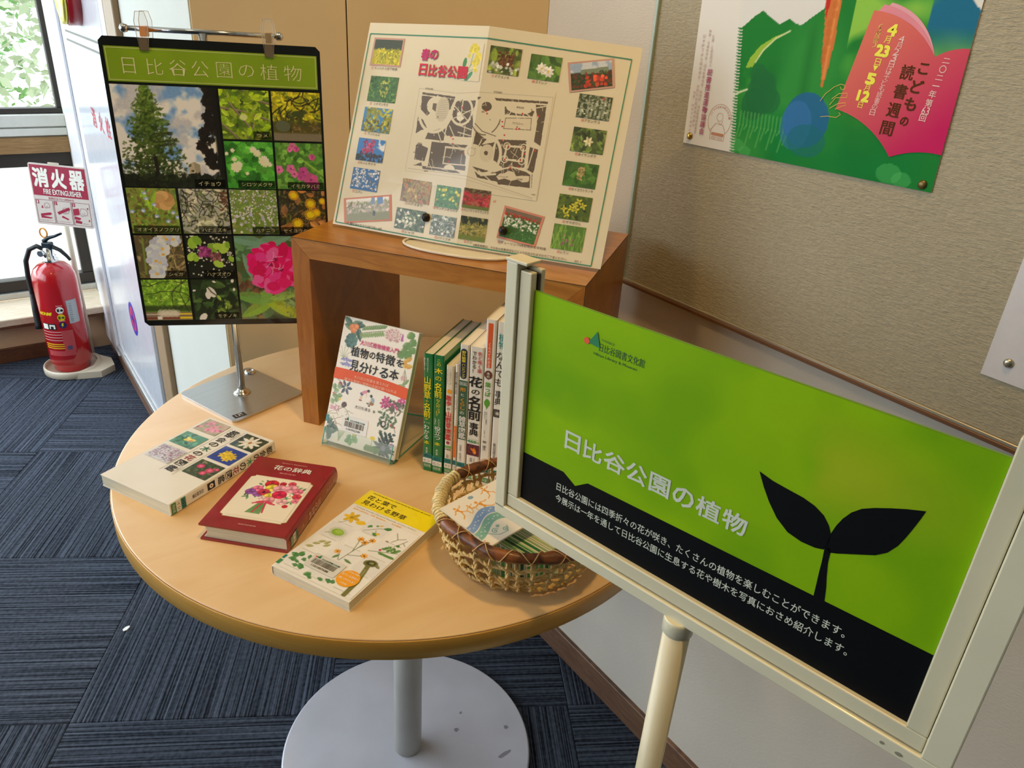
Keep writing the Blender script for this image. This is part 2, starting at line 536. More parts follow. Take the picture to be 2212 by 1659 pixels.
K = 0.5
D1 = Vector((0.5, 0.8660254, 0)); D2 = Vector((0.8660254, -0.5, 0))
fl = struct(box('floor', (-2.7, -2.6, -.03), (.95, 3.6, -.0045), m_slab))
fl['label'] = 'dark subfloor under navy striped carpet tiles'
m_carpet = ribbed('carpet_tile', '#0d121c', '#5a6475', .0046, 1, .95, .9, 1.1, 1.2, .22, .05)
tile_me = None
PU, PV = .515, .509
for iu in range(-5, 9):
    for iv in range(-8, 7):
        cu = 1.127 + PU * (iu + .5); cv = -.707 + PV * (iv + .5)
        p = D1 * cu + D2 * cv
        if not (-1.6 < p.x < 1.25 and -.5 < p.y < 3.55): continue
        if (p.x > 1.3 or (p.x - .913) * .5 + (p.y - 1.17) * .866 > .42) and p.x > .85: continue
        rot = 60 if (iu + iv) % 2 == 0 else -30
        if tile_me is None:
            o = box('carpet_tile', (-PV / 2 + .0004, -PV / 2 + .0004, -.004), (PV / 2 - .0004, PV / 2 - .0004, 0), m_carpet, fl, bev=.0012)
            tile_me = o.data
        else:
            o = bpy.data.objects.new('carpet_tile', tile_me); C.objects.link(o); o.parent = fl
        # ribs run along the local x axis; neighbours are laid a quarter turn apart
        o.matrix_local = rz((p.x, p.y, 0), rot) @ Matrix.Diagonal((PU / PV if rot == 60 else 1, 1 if rot == 60 else PU / PV, 1, 1))

# walls -----------------------------------------------------------
XR = .913
w = struct(box('wall_right', (XR, -2.6, 0), (XR + .1, 1.17, 2.6), m_plaster))
w['label'] = 'woven-textured cream wall behind the noticeboard'
# oblique wall behind the table: two tan panels with a fine open joint
OB = frame((XR, 1.17, 0), (-.8660254, .5, 0), (0, 0, 1))      # u to the left, v up, n away from the room
wb = struct(MB().box(-.04, 0, .012, .60, 2.6, .06).build('wall_back', m_slab, None, OB))
wb['label'] = 'tan panelled wall behind the round table'
# frame n points: u x v = (-.866,.5,0)x(0,0,1) = (.5,.866,0) -> into the wall
for a, b_ in ((0.0, .3505), (.3525, .6118)):
    MB().box(a, 0, 0, b_, 2.6, .012, bev=.0008).build('panel', m_tanwall, wb)
w = struct(MB().box(.383, 1.484, 0, .48, 3.24, 2.6).build('wall_side', m_plasterw))
w['label'] = 'white wall that runs back to the window beside the hydrant cabinet'
# window wall
WY = 3.24
ww = struct(box('wall_window', (-2.7, WY, 0), (.48, WY + .30, .158), m_sillwall))
ww['label'] = 'sand-coloured low wall under the window'
struct(box('wall_head', (-2.7, WY, 1.95), (.48, WY + .30, 2.6), m_plasterw))
struct(box('wall_reveal', (.383, WY, .158), (.48, WY + .30, 1.95), m_plasterw))
struct(box('wall_left', (-2.7, -2.6, 0), (-2.6, 3.54, .55), m_far))
struct(box('wall_left', (-2.7, -2.6, 2.3), (-2.6, 3.54, 2.6), m_far))
struct(box('wall_left', (-2.7, -2.6, .55), (-2.6, .55, 2.3), m_far))
struct(box('wall_left', (-2.7, 3.2, .55), (-2.6, 3.54, 2.3), m_far))
struct(box('wall_front', (-2.7, -2.7, 0), (1.013, -2.6, 2.6), m_far))
struct(box('ceiling', (-2.7, -2.7, 2.6), (1.2, 3.6, 2.7), m_ceil))
# skirtings
struct(box('baseboard_right', (XR - .010, -2.5, 0), (XR, 1.166, .066), m_skirt, bev=.0015))
struct(MB().box(.006, 0, -.008, .606, .066, 0, bev=.0015).build('baseboard_back', m_skirt, None, OB))
struct(box('baseboard_window', (-2.6, WY - .012, 0), (.30, WY, .058), m_skirtd, bev=.002))
struct(box('baseboard_side', (.371, 1.50, 0), (.383, 3.22, .045), m_skirt, bev=.0015))
# sill and rails
sl = struct(box('trim_1', (-2.6, WY - .05, .158), (.383, 3.41, .186), m_sill, bev=.003)); sl['label'] = 'pale timber window sill'
struct(box('trim_2', (-2.6, WY - .052, .150), (.383, WY - .0005, .1575), m_skirtd))
tr = struct(box('trim_3', (-2.6, 3.405, .742), (.383, 3.50, .800), m_timber, bev=.002)); tr['label'] = 'brown timber rail between the upper and lower windows'


def window(name, x0, x1, z0, z1, fw, label, mull=()):
    """frame bars, track and one pane each side of the mullions, at the window plane"""
    root = bpy.data.objects.new(name, None); C.objects.link(root); root['kind'] = 'structure'; root['label'] = label
    box('frame_bar', (x0, 3.425, z0), (x1, 3.475, z0 + fw[0]), m_winframe, root, bev=.002)
    box('frame_bar', (x0, 3.425, z1 - fw[1]), (x1, 3.475, z1), m_winframe, root, bev=.002)
    xs = [x0] + list(mull) + [x1]
    for i, x in enumerate(xs):
        wd = fw[2] if i == len(xs) - 1 else .05
        xa = x - wd if i == len(xs) - 1 else (x if i == 0 else x - .025)
        box('frame_bar', (xa, 3.43, z0 + fw[0]), (xa + wd, 3.47, z1 - fw[1]), m_winframe, root, bev=.002)
    for a, b_ in zip(xs, xs[1:]):
        box('pane', (a + .03, 3.447, z0 + fw[0] + .002), (b_ - .03, 3.451, z1 - fw[1] - .002), m_glass, root)
    return root


wu = window('window_1', -2.6, .398, .882, 1.95, (.018, .05, .032), 'upper dark-framed window', (-1.6, -.62))
box('track', (-2.6, 3.40, .838), (.383, 3.47, .880), M('track_white', '#dcdcd6', .4), wu, bev=.002)
box('track', (-2.6, 3.40, .806), (.383, 3.47, .832), M('track_white'), wu, bev=.002)
wl = window('window_2', -2.6, .398, .214, .742, (.042, .052, .055), 'lower dark-framed window', (-1.3,))
box('track', (-2.6, 3.41, .187), (.383, 3.47, .212), m_alu, wl, bev=.002)
for x in (.02, .06): box('latch', (x, 3.405, .700), (x + .03, 3.424, .722), m_winframe, wl, bev=.003)
# window bank on the left, out of the frame but lighting the room
wl3 = bpy.data.objects.new('window_3', None); C.objects.link(wl3); wl3['kind'] = 'structure'; wl3['label'] = 'window bank in the left wall'
for y in (.55, 1.42, 2.30, 3.15): box('frame_bar', (-2.68, y, .55), (-2.62, y + .05, 2.3), m_winframe, wl3)

# outside: a pale paved terrace and a hedge of young trees ------------------------------------
gr = struct(box('ground', (-7, 3.62, -.3), (7, 14, -.12), M('terrace_paving', '#d9d6cc', .9, var=(3, .06))))
m_leafs = [M('leaf_pale', '#7fae44', .6), M('leaf_mid', '#5d9034', .6), M('leaf_grey', '#a3b088', .6)]
rr = random.Random(4)


def shrub(x, y, hgt, rad, label, mat):
    t = thing('shrub', label, 'shrub', Matrix.Translation((x, y, -.12)), 'shrubs beyond the window')
    MB().tube([(0, 0, 0), (.03, .02, hgt * .4), (0, 0, hgt * .8)], [.04, .03, .015], 6).build('stem', M('bark', '#8f8672', .9), t)
    V = []; F = []
    for k in range(1500):
        a = rr.uniform(0, 6.28); z = rr.uniform(.12, 1) * hgt; q = rad * math.sin(math.pi * min(1, .25 + z / hgt * .7)) * rr.uniform(.35, 1.05)
        c = Vector((math.cos(a) * q, math.sin(a) * q, z)); u = Vector((rr.gauss(0, 1), rr.gauss(0, 1), rr.gauss(0, .5))).normalized()
        v = u.cross(Vector((rr.gauss(0, 1), rr.gauss(0, 1), rr.gauss(0, 1)))).normalized(); s = rr.uniform(.035, .075)
        i = len(V); V += [c - u * s, c + v * s * .45, c + u * s, c - v * s * .45]; F.append((i, i + 1, i + 2, i + 3))
    o = raw('foliage', V, F, mat, t); o['kind'] = 'stuff'


for i, (x, y, h_, r_) in enumerate([(-2.4, 7.0, 2.6, .8), (-.75, 6.6, 2.4, .8), (.95, 6.9, 2.6, .8), (-1.6, 8.9, 3.0, .8), (.1, 8.9, 3.2, .8)]):
    shrub(x, y, h_, r_, ['pale green shrub outside, far to the left beyond the windows', 'green leafy shrub seen through the left of the upper window', 'grey-green shrub outside, hidden mostly by the white side wall', 'tall pale shrub in the back row left of the window view', 'tall green shrub in the back row behind the window view'][i], m_leafs[i % 3])

# ================================================================= NOTICEBOARD on the right wall
BN = thing('noticeboard', 'large wall noticeboard covered in woven beige cloth with thin metal edge', 'noticeboard', frame((XR, .893, .928), (0, -1, 0), (0, 0, 1)))
m_cloth = ribbed('board_cloth', '#a09882', '#aca38c', .0024, 1, .95, .9, .9, 110, .5)
m_edge = M('board_edge', '#b9b2a0', .35, .7)
m_edged = M('board_edge_brown', '#6d4c34', .5, .2)
box('cloth_panel', (.006, .006, .001), (2.2, 1.2, .013), m_cloth, BN)
box('edge_trim', (0, 0, .001), (2.206, .006, .018), m_edged, BN, bev=.001)
box('edge_trim', (0, .006, .001), (.006, 1.2, .018), M('board_edge_glass', '#9fb0a2', .45, .1), BN, bev=.001)
box('edge_trim', (2.2, .006, .001), (2.206, 1.2, .018), m_edge, BN, bev=.001)
box('edge_trim', (.006, .006, .0135), (2.2, .0105, .017), m_edge, BN, bev=.0006)

# ================================================================= ROUND TABLE
TZ = .72
TC = (.4915, .909)
tb = thing('round_table', 'round light maple pedestal table with grey steel column and disc base', 'table', Matrix.Translation((TC[0], TC[1], 0)))
m_maple = wood('maple', '#deb681', '#e9c898', 3.2, (1.2, 5.5, 1), .34, .25, 1.2, 5, .25, .75)
m_mapleedge = wood('maple_edge', '#c8943c', '#d4a34c', 5, (1, 1, 14), .4, .2, 1.0)
R_T = .4205
MB().lathe([(0, TZ - .004), (R_T - .003, TZ - .004), (R_T - .0012, TZ - .0005), (R_T - .003, TZ), (0, TZ)][1:], 128).build('table_top', m_maple, tb)
MB().lathe([(R_T - .02, TZ - .030), (R_T - .002, TZ - .030), (R_T, TZ - .028), (R_T, TZ - .003), (R_T - .0008, TZ - .0012), (R_T - .0032, TZ - .0042)], 128).build('edge_band', m_mapleedge, tb)
m_grey = M('grey_paint', '#c4c1b8', .42, .1, var=(14, .05), coat=.1)
m_base = M('base_paint', '#d0d1dc', .38, .15, var=(9, .07), coat=.15)
MB().lathe([(.0265, .013), (.0265, .672)], 40).build('column', m_grey, tb)
MB().lathe([(.10, .672), (.10, .69)], 40).build('mounting_plate', m_grey, tb)
MB().lathe([(.240, 0), (.243, .002), (.243, .009), (.240, .012)], 96).build('base_disc', m_base, tb)
rs_ = random.Random(7)
sc = []
for (dx, dy, w_, h_) in ((.10, -.02, .008, .006), (.15, -.12, .022, .007), (.19, -.07, .006, .007), (-.12, -.15, .014, .006), (.05, -.13, .006, .004), (.09, -.17, .010, .004), (.13, .01, .004, .004)):
    sc.append([(dx + w_ * math.cos(a) * rs_.uniform(.5, 1), dy + h_ * math.sin(a) * rs_.uniform(.5, 1)) for a in [k * .7 for k in range(9)]])
for p_ in sc: flat(tb, 'scuff_mark', Matrix.Translation((0, 0, .012)), p_, M('scuff', '#8f9098', .6, var=(60, .15)), .0003)

# ================================================================= OPEN WOODEN BOX on the table
bx = thing('display_box', 'reddish-brown cherry-veneer open box riser standing on the table', 'shelf box', frame((.3745, 1.0435, TZ), (.5815, -.8135, 0), (.8135, .5815, 0)))
m_ch = wood('cherry_front', '#a0611a', '#b97726', 9, (1.2, 1, 9), .38, .3, 2.0, 6)
m_chv = wood('cherry_side', '#985a1a', '#b06e24', 8, (8, 1, 1.2), .38, .3, 2.0, 6)
m_cht = wood('cherry_top', '#a56a2a', '#bd8038', 7, (1, 6, 6), .33, .35, 2.0, 6)
BW, BD, BH, BT = .4385, .288, .306, .0285
# sides are mitred into the top
MB().prism([(0, 0), (BT, 0), (BT, BH - BT), (0, BH)], 0, -BD).build('side_panel', m_chv, bx, Matrix.Rotation(math.radians(90), 4, 'X'))
MB().prism([(BW, 0), (BW, BH), (BW - BT, BH - BT), (BW - BT, 0)], 0, -BD).build('side_panel', m_chv, bx, Matrix.Rotation(math.radians(90), 4, 'X'))
MB().prism([(.0003, BH), (BT, BH - BT + .0003), (BW - BT, BH - BT + .0003), (BW - .0003, BH)], -.0003, -BD + .0003).build('top_panel', m_cht, bx, Matrix.Rotation(math.radians(90), 4, 'X'))
m_seam = M('dark_seam', '#3a1c0b', .7)
box('seam', (0, -.0003, BH - .0003), (BW, .0004, BH + .0003), m_seam, bx)
box('seam', (BW - .0004, 0, BH - .0003), (BW + .0003, BD, BH + .0003), m_seam, bx)
box('seam', (BW - .0004, -.0003, 0), (BW + .0003, .0004, BH), m_seam, bx)

# ================================================================= BOOKS
m_page = M('book_pages', '#dfd5b9', .8, var=(900, .10, (.02, .02, 1)))
m_pagew = M('book_pages_white', '#ece6d6', .8, var=(900, .08, (.02, .02, 1)))
m_white = M('paper_white', '#efeadf', .3, coat=.5, var=(20, .015))
m_ink = M('ink_black', '#1d1a18', .5)
m_inkw = M('ink_white', '#f2efe4', .5)
m_yel = M('ink_yellow', '#f2dc1e', .5)
m_red = M('ink_red', '#cf2f2c', .5)
m_pink = M('ink_pink', '#d6307f', .5)
m_org = M('ink_orange', '#e2581e', .5)
m_amber = M('ink_amber', '#f0a31c', .5)
m_grn = M('ink_green', '#2f9a5c', .5)
m_lime = M('ink_lime', '#5aa02c', .5)
m_teal = M('ink_teal', '#1f8f86', .5)
m_navy = M('ink_navy', '#1e2c44', .5)
m_gray = M('ink_grey', '#77736a', .5)
m_tealb = M('label_teal', '#158079', .35, coat=.4)
m_greenb = M('label_green', '#3c8a52', .35, coat=.4)
m_labw = M('label_white', '#ece8dc', .35, coat=.4)
m_print = print_mat('print', .4, .15, .25)
m_printg = print_mat('print_gloss', .4, .8, .06)


def book(name, label, mw, w, h, t, cover, spine=-1, hard=False, pages=None, group=None, jag=0):
    """closed book; local x across the cover, y up the cover, z out of the front cover; spine at x = spine*w/2"""
    b = thing(name, label, 'book', mw, group)
    c = .0026 if hard else .0007; o = .0032 if hard else .0008
    s = spine; X = lambda x: s * x
    # cover: one bent strip, drawn in the x-z plane
    n = 5; rx = min(t * .28, .006) if not hard else .004
    outer = [(-w / 2, 0)]
    outer += [(w / 2 - rx, 0)] + [(w / 2 - rx + rx * math.sin(a), t / 2 - (t / 2) * math.cos(a)) for a in [math.pi * k / (2 * n) for k in range(1, n)]]
    outer += [(w / 2, t / 2)] + [(w / 2 - rx + rx * math.sin(a), t / 2 - (t / 2) * math.cos(a)) for a in [math.pi / 2 + math.pi * k / (2 * n) for k in range(1, n)]]
    outer += [(w / 2 - rx, t), (-w / 2, t)]
    if not hard:
        outer = [(-w / 2, 0)] + [(w / 2 - .002, 0), (w / 2 - .0006, .0006), (w / 2, .002), (w / 2, t - .002), (w / 2 - .0006, t - .0006), (w / 2 - .002, t)] + [(-w / 2, t)]
    inner = [(-w / 2, t - c), (w / 2 - c - (.003 if hard else .0015), t - c), (w / 2 - c, t - c - .002), (w / 2 - c, c + .002), (w / 2 - c - (.003 if hard else .0015), c), (-w / 2, c)]
    poly = [(X(x), z) for x, z in outer + inner]
    MB().prism(poly, -h / 2, h / 2, Matrix(((1, 0, 0, 0), (0, 0, 1, 0), (0, 1, 0, 0), (0, 0, 0, 1)))).build('cover', cover, b)
    # page block, hollowed along the fore-edge on a hardback
    fx = -w / 2 + o; pts = [(w / 2 - c - .0008, c + .0002), (w / 2 - c - .0008, t - c - .0002), (fx, t - c - .0002)]
    if hard: pts += [(fx + .004, t * .72), (fx + .0052, t * .5), (fx + .004, t * .28)]
    pts += [(fx, c + .0002)]
    MB().prism([(X(x), z) for x, z in pts], -h / 2 + o, h / 2 - o, Matrix(((1, 0, 0, 0), (0, 0, 1, 0), (0, 1, 0, 0), (0, 0, 0, 1)))).build('page_block', pages or m_page, b)
    b['w'] = w; b['h'] = h; b['t'] = t
    for k in ('w', 'h', 't'): del b[k]
    return b


def front(w, h, t): return Matrix.Translation((-w / 2, -h / 2, t))


def barcode(parent, fr, x0, y0, x1, y1, num, seed):
    """small catalogue label: pale sticker, striped bars, number line and library emblem"""
    W, H = x1 - x0, y1 - y0
    flat(parent, 'label_sticker', fr, rrect(x0, y0, x1, y1, .002), M('sticker', '#dcd9d2', .25, coat=.6), .0004)
    r = random.Random(seed); x = x0 + W * .1; bars = []
    while x < x1 - W * .14:
        wd = r.choice((.0003, .0003, .0006, .0008)); bars.append(rect(x, y0 + H * .32, x + wd, y0 + H * .66)); x += wd + r.choice((.0004, .0005, .0008))
    o = multi(parent, 'barcode_bars', fr, bars, m_ink, .0006); o['kind'] = 'stuff'
    txt(parent, num, fr, (x0 + W * .2, y0 + H * .12, x1 - W * .25, y0 + H * .25), m_ink, .01)
    txt(parent, '日比谷図書文化館', fr, (x0 + W * .3, y0 + H * .69, x1 - W * .12, y0 + H * .81), M('ink_darkteal', '#2b6a5c', .5), .01)
    emblem(parent, fr, x0 + W * .08, y0 + H * .72, H * .24)


def emblem(parent, fr, x, y, s):
    flat(parent, 'emblem_triangle', fr, [(x + s * .35, y + s * .1), (x + s * 1.25, y - s * .02), (x + s * .95, y + s)], M('emblem_green', '#1d7a4a', .5), .0007)
    flat(parent, 'emblem_dot', fr, disc(x + s * .22, y + s * .18, s * .22, 16), M('emblem_orange', '#e0572a', .5), .0008)


# --- the white book of city tree flowers (lies farthest left)
W_, H_, T_ = .132, .1915, .018
bw = book('book', 'white paperback with six flower photographs lying half over the left table edge', rz((.189, .994, TZ + .0002), -62.8), W_, H_, T_, m_white, 1, False, m_page)
fw = front(W_, H_, T_)
x0 = 0; PH = []


def flower_photo(parent, fr, b, bgc, kind, seed, res=.0009, z=.0005, mat=None):
    w = max(20, int((b[2] - b[0]) / res)); h = max(20, int((b[3] - b[1]) / res)); P = Paint(w, h, bgc, seed)
    kind(P); P.a = P.a * (1.18 if parent.name.startswith('plant_poster') else 1.0); P.grain(.08)
    return pic(parent, 'photo_print', fr, b, P, mat or m_printg, z)


def k_pinkspray(P):
    P.cloud('#b9a389', 4); P.cloud('#8f9a70', 5, .5, .7); P.dots(10, 2, 4, ['#e6b0c0', '#e090a8', '#d5577f'], .2, .9)
    for x, y in ((.3, .7), (.55, .5), (.5, .25), (.75, .35)): P.flower(P.w * x, P.h * y, P.w * .16, 6, '#e493ae', '#d04f7c')


def k_tulip(P):
    P.cloud('#3d8a6d', 4); P.cloud('#7fb5a0', 5, .55, .75); P.leaves(30, 3, 8, ['#2f7a58', '#5ca680', '#1f6048'])
    P.ell(P.w * .52, P.h * .5, P.w * .22, P.h * .11, '#e2cf3c', .3); P.ell(P.w * .45, P.h * .55, P.w * .14, P.h * .08, '#f0e36a', -.5); P.ell(P.w * .6, P.h * .46, P.w * .08, P.h * .06, '#d98b35')


def k_haze(P):
    P.cloud('#cfd0dc', 4); P.twigs(40, 14, .8, ['#8a7a7e', '#6d5a62'], alpha=.7); P.dots(160, .8, 1.8, ['#a985a0', '#94688a', '#c9a8bd'], .15, .9)


def k_magnolia(P):
    P.cloud('#1f2a1c', 5); P.leaves(26, 5, 12, ['#2f4a26', '#3d5a2e', '#1c2c18']); x, y = P.w * .52, P.h * .5
    for a in range(9): P.ell(x + math.cos(a * .7) * P.w * .2, y + math.sin(a * .7) * P.w * .19, P.w * .2, P.w * .065, ['#f1eadb', '#e2d8c2'][a % 2], a * .7)
    P.ell(x, y, P.w * .07, P.w * .07, '#b9824a')


def k_yellowblue(P):
    P.mix(P.band(-5, P.h * 2), '#24409c'); P.line(P.w * .1, P.h * .2, P.w * .8, P.h * .75, 2, '#4a3a2a')
    for x, y in ((.4, .62), (.6, .55), (.5, .4), (.72, .45), (.35, .45), (.62, .3)): P.flower(P.w * x, P.h * y, P.w * .17, 6, '#ecc81c', '#c99a14', x * 9)


def k_rose(P):
    P.cloud('#2c3a22', 5); P.leaves(110, 2, 5, ['#3f5630', '#57683f', '#22301c', '#6b5a48', '#8a7c60'])
    for x, y, r in ((.28, .6, .13), (.7, .55, .14), (.62, .3, .12), (.85, .72, .08)):
        P.ell(P.w * x, P.h * y, P.w * r, P.w * r * .85, '#d22f63'); P.ell(P.w * x, P.h * y, P.w * r * .5, P.w * r * .45, '#ea6f97')


for b_, k_, bg_ in (((.005, .1535, .049, .187), k_pinkspray, '#c9ad9c'), ((.005, .1088, .049, .1433), k_tulip, '#4d9478'), ((.006, .0655, .052, .101), k_haze, '#d7d8e0'),
                    ((.0835, .149, .1275, .185), k_magnolia, '#26331f'), ((.0835, .1065, .1265, .143), k_yellowblue, '#24409c'), ((.083, .063, .127, .1), k_rose, '#35452a')):
    flower_photo(bw, fw, b_, bg_, k_, int(b_[1] * 1e4), .0008)
ttl = [('都', .183, .160, m_ink), ('会', .159, .144, m_ink), ('の', .143, .130, m_ink), ('木', .129, .114, M('ink_forest', '#1f6a4a', .5)), ('の', .113, .101, m_ink),
       ('花', .100, .0855, M('ink_crimson', '#a02030', .5)), ('図', .0845, .0695, m_ink), ('鑑', .0685, .0535, m_ink)]
for ch, ya, yb, mm in ttl: txt(bw, ch, fw, (.0585, yb + .001, .0735, ya - .001), mm, .012, .0005)
multi(bw, 'rule_line', fw, stroke([(.0545, .185), (.0545, .05)], .0005), m_gray, .0004)
multi(bw, 'rule_line', fw, stroke([(.0795, .185), (.0795, .05)], .0005), m_gray, .0004)
txt(bw, '石井誠治', fw, (.0745, .158, .0778, .178), m_gray, 0, vertical=True)
txt(bw, '八坂書房', fw, (.0745, .057, .0775, .072), m_gray, 0, vertical=True)
# spine lettering, on the +x side: u runs along the book, v up
spw = Matrix(((0, 0, 1, W_ / 2), (-1, 0, 0, H_ / 2), (0, 0, 1, 0), (0, 0, 0, 1)))
spw = frame((W_ / 2, -H_ / 2, 0), (0, 1, 0), (0, 0, 1))       # x: foot to head, y: thickness; faces +x


def spine_txt(parent, s, fr, y_top, y_bot, t0, t1, mats, bold=.01, z=.0004):
    """characters stacked down a spine that lies on its side: each is turned a quarter"""
    n = len(s); st = (y_top - y_bot) / n
    for i, ch in enumerate(s):
        if ch == ' ': continue
        mm = mats[i] if isinstance(mats, list) else mats
        V, F = glyphs(ch, min(bold, .008), 2, False)
        a = y_top - st * i - st * .06; b = y_top - st * (i + 1) + st * .06
        # glyph up = towards the head (+x of fr); glyph right = thickness axis reversed
        P = [(b + (a - b) * y, t1 - (t1 - t0) * x) for x, y in V]
        raw('lettering', put(P, fr, z), F, mm, parent)


spine_txt(bw, '都会の木の花図鑑', spw, .186, .080, .003, .015, [m_ink, m_ink, m_ink, m_grn, m_ink, MATS['ink_crimson'], m_ink, m_ink], .015)
flat(bw, 'photo_print', spw, rect(.062, .0035, .075, .0148), m_ink, .0003)
flat(bw, 'flower_print', spw, disc(.0685, .009, .0035, 10), m_inkw, .0005); flat(bw, 'flower_print', spw, disc(.0685, .009, .0014, 10), m_red, .0007)
spine_txt(bw, '石井誠治著', spw, .055, .036, .006, .0125, m_ink, 0)


def shelf_label(parent, fr, y0, y1, t0, t1, mark, kana, side):
    """library spine label in three bands: side=True when the spine lies on its side (frame x runs foot to head)"""
    hgt = (y1 - y0) / 3
    R = (lambda a, b: rect(a, t0, b, t1)) if side else (lambda a, b: rect(t0, a, t1, b))
    flat(parent, 'spine_label', fr, R(y0, y0 + hgt), m_greenb, .0003)
    flat(parent, 'spine_label', fr, R(y0 + hgt, y0 + 2 * hgt), m_labw, .0003)
    flat(parent, 'spine_label', fr, R(y0 + 2 * hgt, y1), m_tealb, .0003)
    for s, a, mm in (('日比谷公園', .0, m_inkw), (kana, 1.0, m_ink), (mark, 2.0, m_navy)):
        bx_ = (t0 + (t1 - t0) * .14, y0 + hgt * (a + .22), t1 - (t1 - t0) * .14, y0 + hgt * (a + .78))
        if side:
            V, F = glyphs(s, 0, 2, False)
            P = [(bx_[1] + (bx_[3] - bx_[1]) * y, bx_[2] - (bx_[2] - bx_[0]) * x) for x, y in V]
            raw('lettering', put(P, fr, .0006), F, mm, parent)
        else: txt(parent, s, fr, bx_, mm, 0, .0006)


shelf_label(bw, spw, .002, .0255, .0008, .0172, '653', 'イシ', True)

# --- the red flower dictionary
W_, H_, T_ = .1175, .1625, .0245
m_redc = M('cover_red', '#93232a', .3, coat=.7, var=(60, .10), bump=(500, .1))
br = book('book', 'red hardback with a painted bouquet on its cover, lying on the table', rz((.252, .841, TZ + .0002), -45), W_, H_, T_, m_redc, 1, True, m_page)
fr_ = front(W_, H_, T_)
cr = .005
plate = [(.0145 + cr, .0225), (.1025 - cr, .0225), (.1025 - cr, .0225 + cr * .5), (.1025, .0225 + cr), (.1025, .1165 - cr), (.1025 - cr, .1165 - cr * .5), (.1025 - cr, .1165), (.0145 + cr, .1165), (.0145 + cr, .1165 - cr * .5), (.0145, .1165 - cr), (.0145, .0225 + cr), (.0145 + cr, .0225 + cr * .5)]
flat(br, 'plate_border', fr_, [((x - .0585) * 1.018 + .0585, (y - .0695) * 1.018 + .0695) for x, y in plate], M('gold_line', '#c9a27a', .4), .0003)
flat(br, 'cover_plate', fr_, plate, M('cream_plate', '#efe3cc', .35, coat=.4), .0005)
txt(br, '花の辞典', fr_, (.034, .1350, .0885, .1460), m_inkw, .012)
txt(br, "Flower's Dictionary", fr_, (.040, .1510, .0775, .1545), M('ink_rose', '#e3b0a4', .5))
txt(br, '新井光史', fr_, (.047, .1270, .071, .1300), M('ink_rose'))
txt(br, 'RAICHOSHA', fr_, (.0475, .0095, .0705, .0120), M('ink_rose'))


def bouquet(P):
    w, h = P.w, P.h
    for k in range(26):
        x = .5 + (k - 13) * .0065; P.line(w * (.47 + (x - .5) * .6), h * .42, w * (.42 + (x - .5) * 1.5), h * .10, 1.4, ['#5c8f4a', '#86a860', '#3f7a48'][k % 3])
    P.leaves(70, w * .03, w * .07, ['#5a8a5c', '#87a56a', '#3f6f52', '#9db489'], .42, .95, .06, .96)
    fl_ = [(.37, .86, .12, '#c8202f'), (.55, .90, .06, '#c02438'), (.70, .93, .07, '#d8455f'), (.42, .76, .11, '#ecd24a'), (.56, .76, .12, '#eda3b4'), (.74, .80, .12, '#ef9fb0'), (.88, .76, .09, '#e97a94'),
           (.20, .70, .09, '#ea6f98'), (.12, .60, .09, '#8b4a9c'), (.26, .56, .08, '#a05ab0'), (.34, .63, .10, '#c22a4a'), (.47, .55, .09, '#e8d04e'), (.62, .62, .125, '#d61f4f'), (.80, .63, .06, '#f3efe0'),
           (.92, .63, .08, '#d63a50'), (.95, .52, .07, '#ea7f95'), (.52, .45, .10, '#f09aa4'), (.74, .46, .09, '#f0b4b8'), (.84, .36, .05, '#cf2a3e'), (.38, .48, .06, '#f2c5c8')]
    for x, y, r, c in fl_:
        c0 = rgb(c); X, Y = x * w, y * h; r *= w
        P.ell(X, Y, r, r * .85, c0 * .93)
        for k in range(7): P.ell(X + math.cos(k) * r * .5, Y + math.sin(k) * r * .42, r * .42, r * .3, np.clip(c0 * (1.12 if k % 2 else .88), 0, 255), k)
        P.ell(X, Y, r * .28, r * .24, np.clip(c0 * .75, 0, 255))
    P.ell(.80 * w, .63 * h, w * .02, w * .02, '#e8b61e'); P.ell(.34 * w, .63 * h, w * .025, w * .025, '#3a1020')
    for a, b in (((.46, .40), (.40, .12)), ((.50, .40), (.56, .14)), ((.44, .40), (.30, .33)), ((.50, .40), (.66, .36))): P.line(a[0] * w, a[1] * h, b[0] * w, b[1] * h, w * .028, '#c9304f')
    P.ell(.40 * w, .38 * h, w * .08, w * .03, '#d8405e', .4); P.ell(.56 * w, .39 * h, w * .08, w * .03, '#d8405e', -.4)


P = Paint(150, 150, '#efe3cc', 5); bouquet(P)
pic(br, 'bouquet_print', fr_, (.0200, .0265, .0990, .1125), P, m_print, .0007)
spr = frame((W_ / 2, -H_ / 2, 0), (0, 1, 0), (0, 0, 1))
spine_txt(br, '花の辞典', spr, .100, .060, .006, .018, M('ink_rose'), .02, .0003)
spine_txt(br, '新井光史', spr, .150, .120, .009, .015, M('ink_rose'), 0, .0003)
spine_txt(br, '雷鳥社', spr, .045, .034, .009, .015, M('ink_rose'), 0, .0003)
shelf_label(br, spr, .006, .0285, .005, .0195, '627', 'アラ', True)

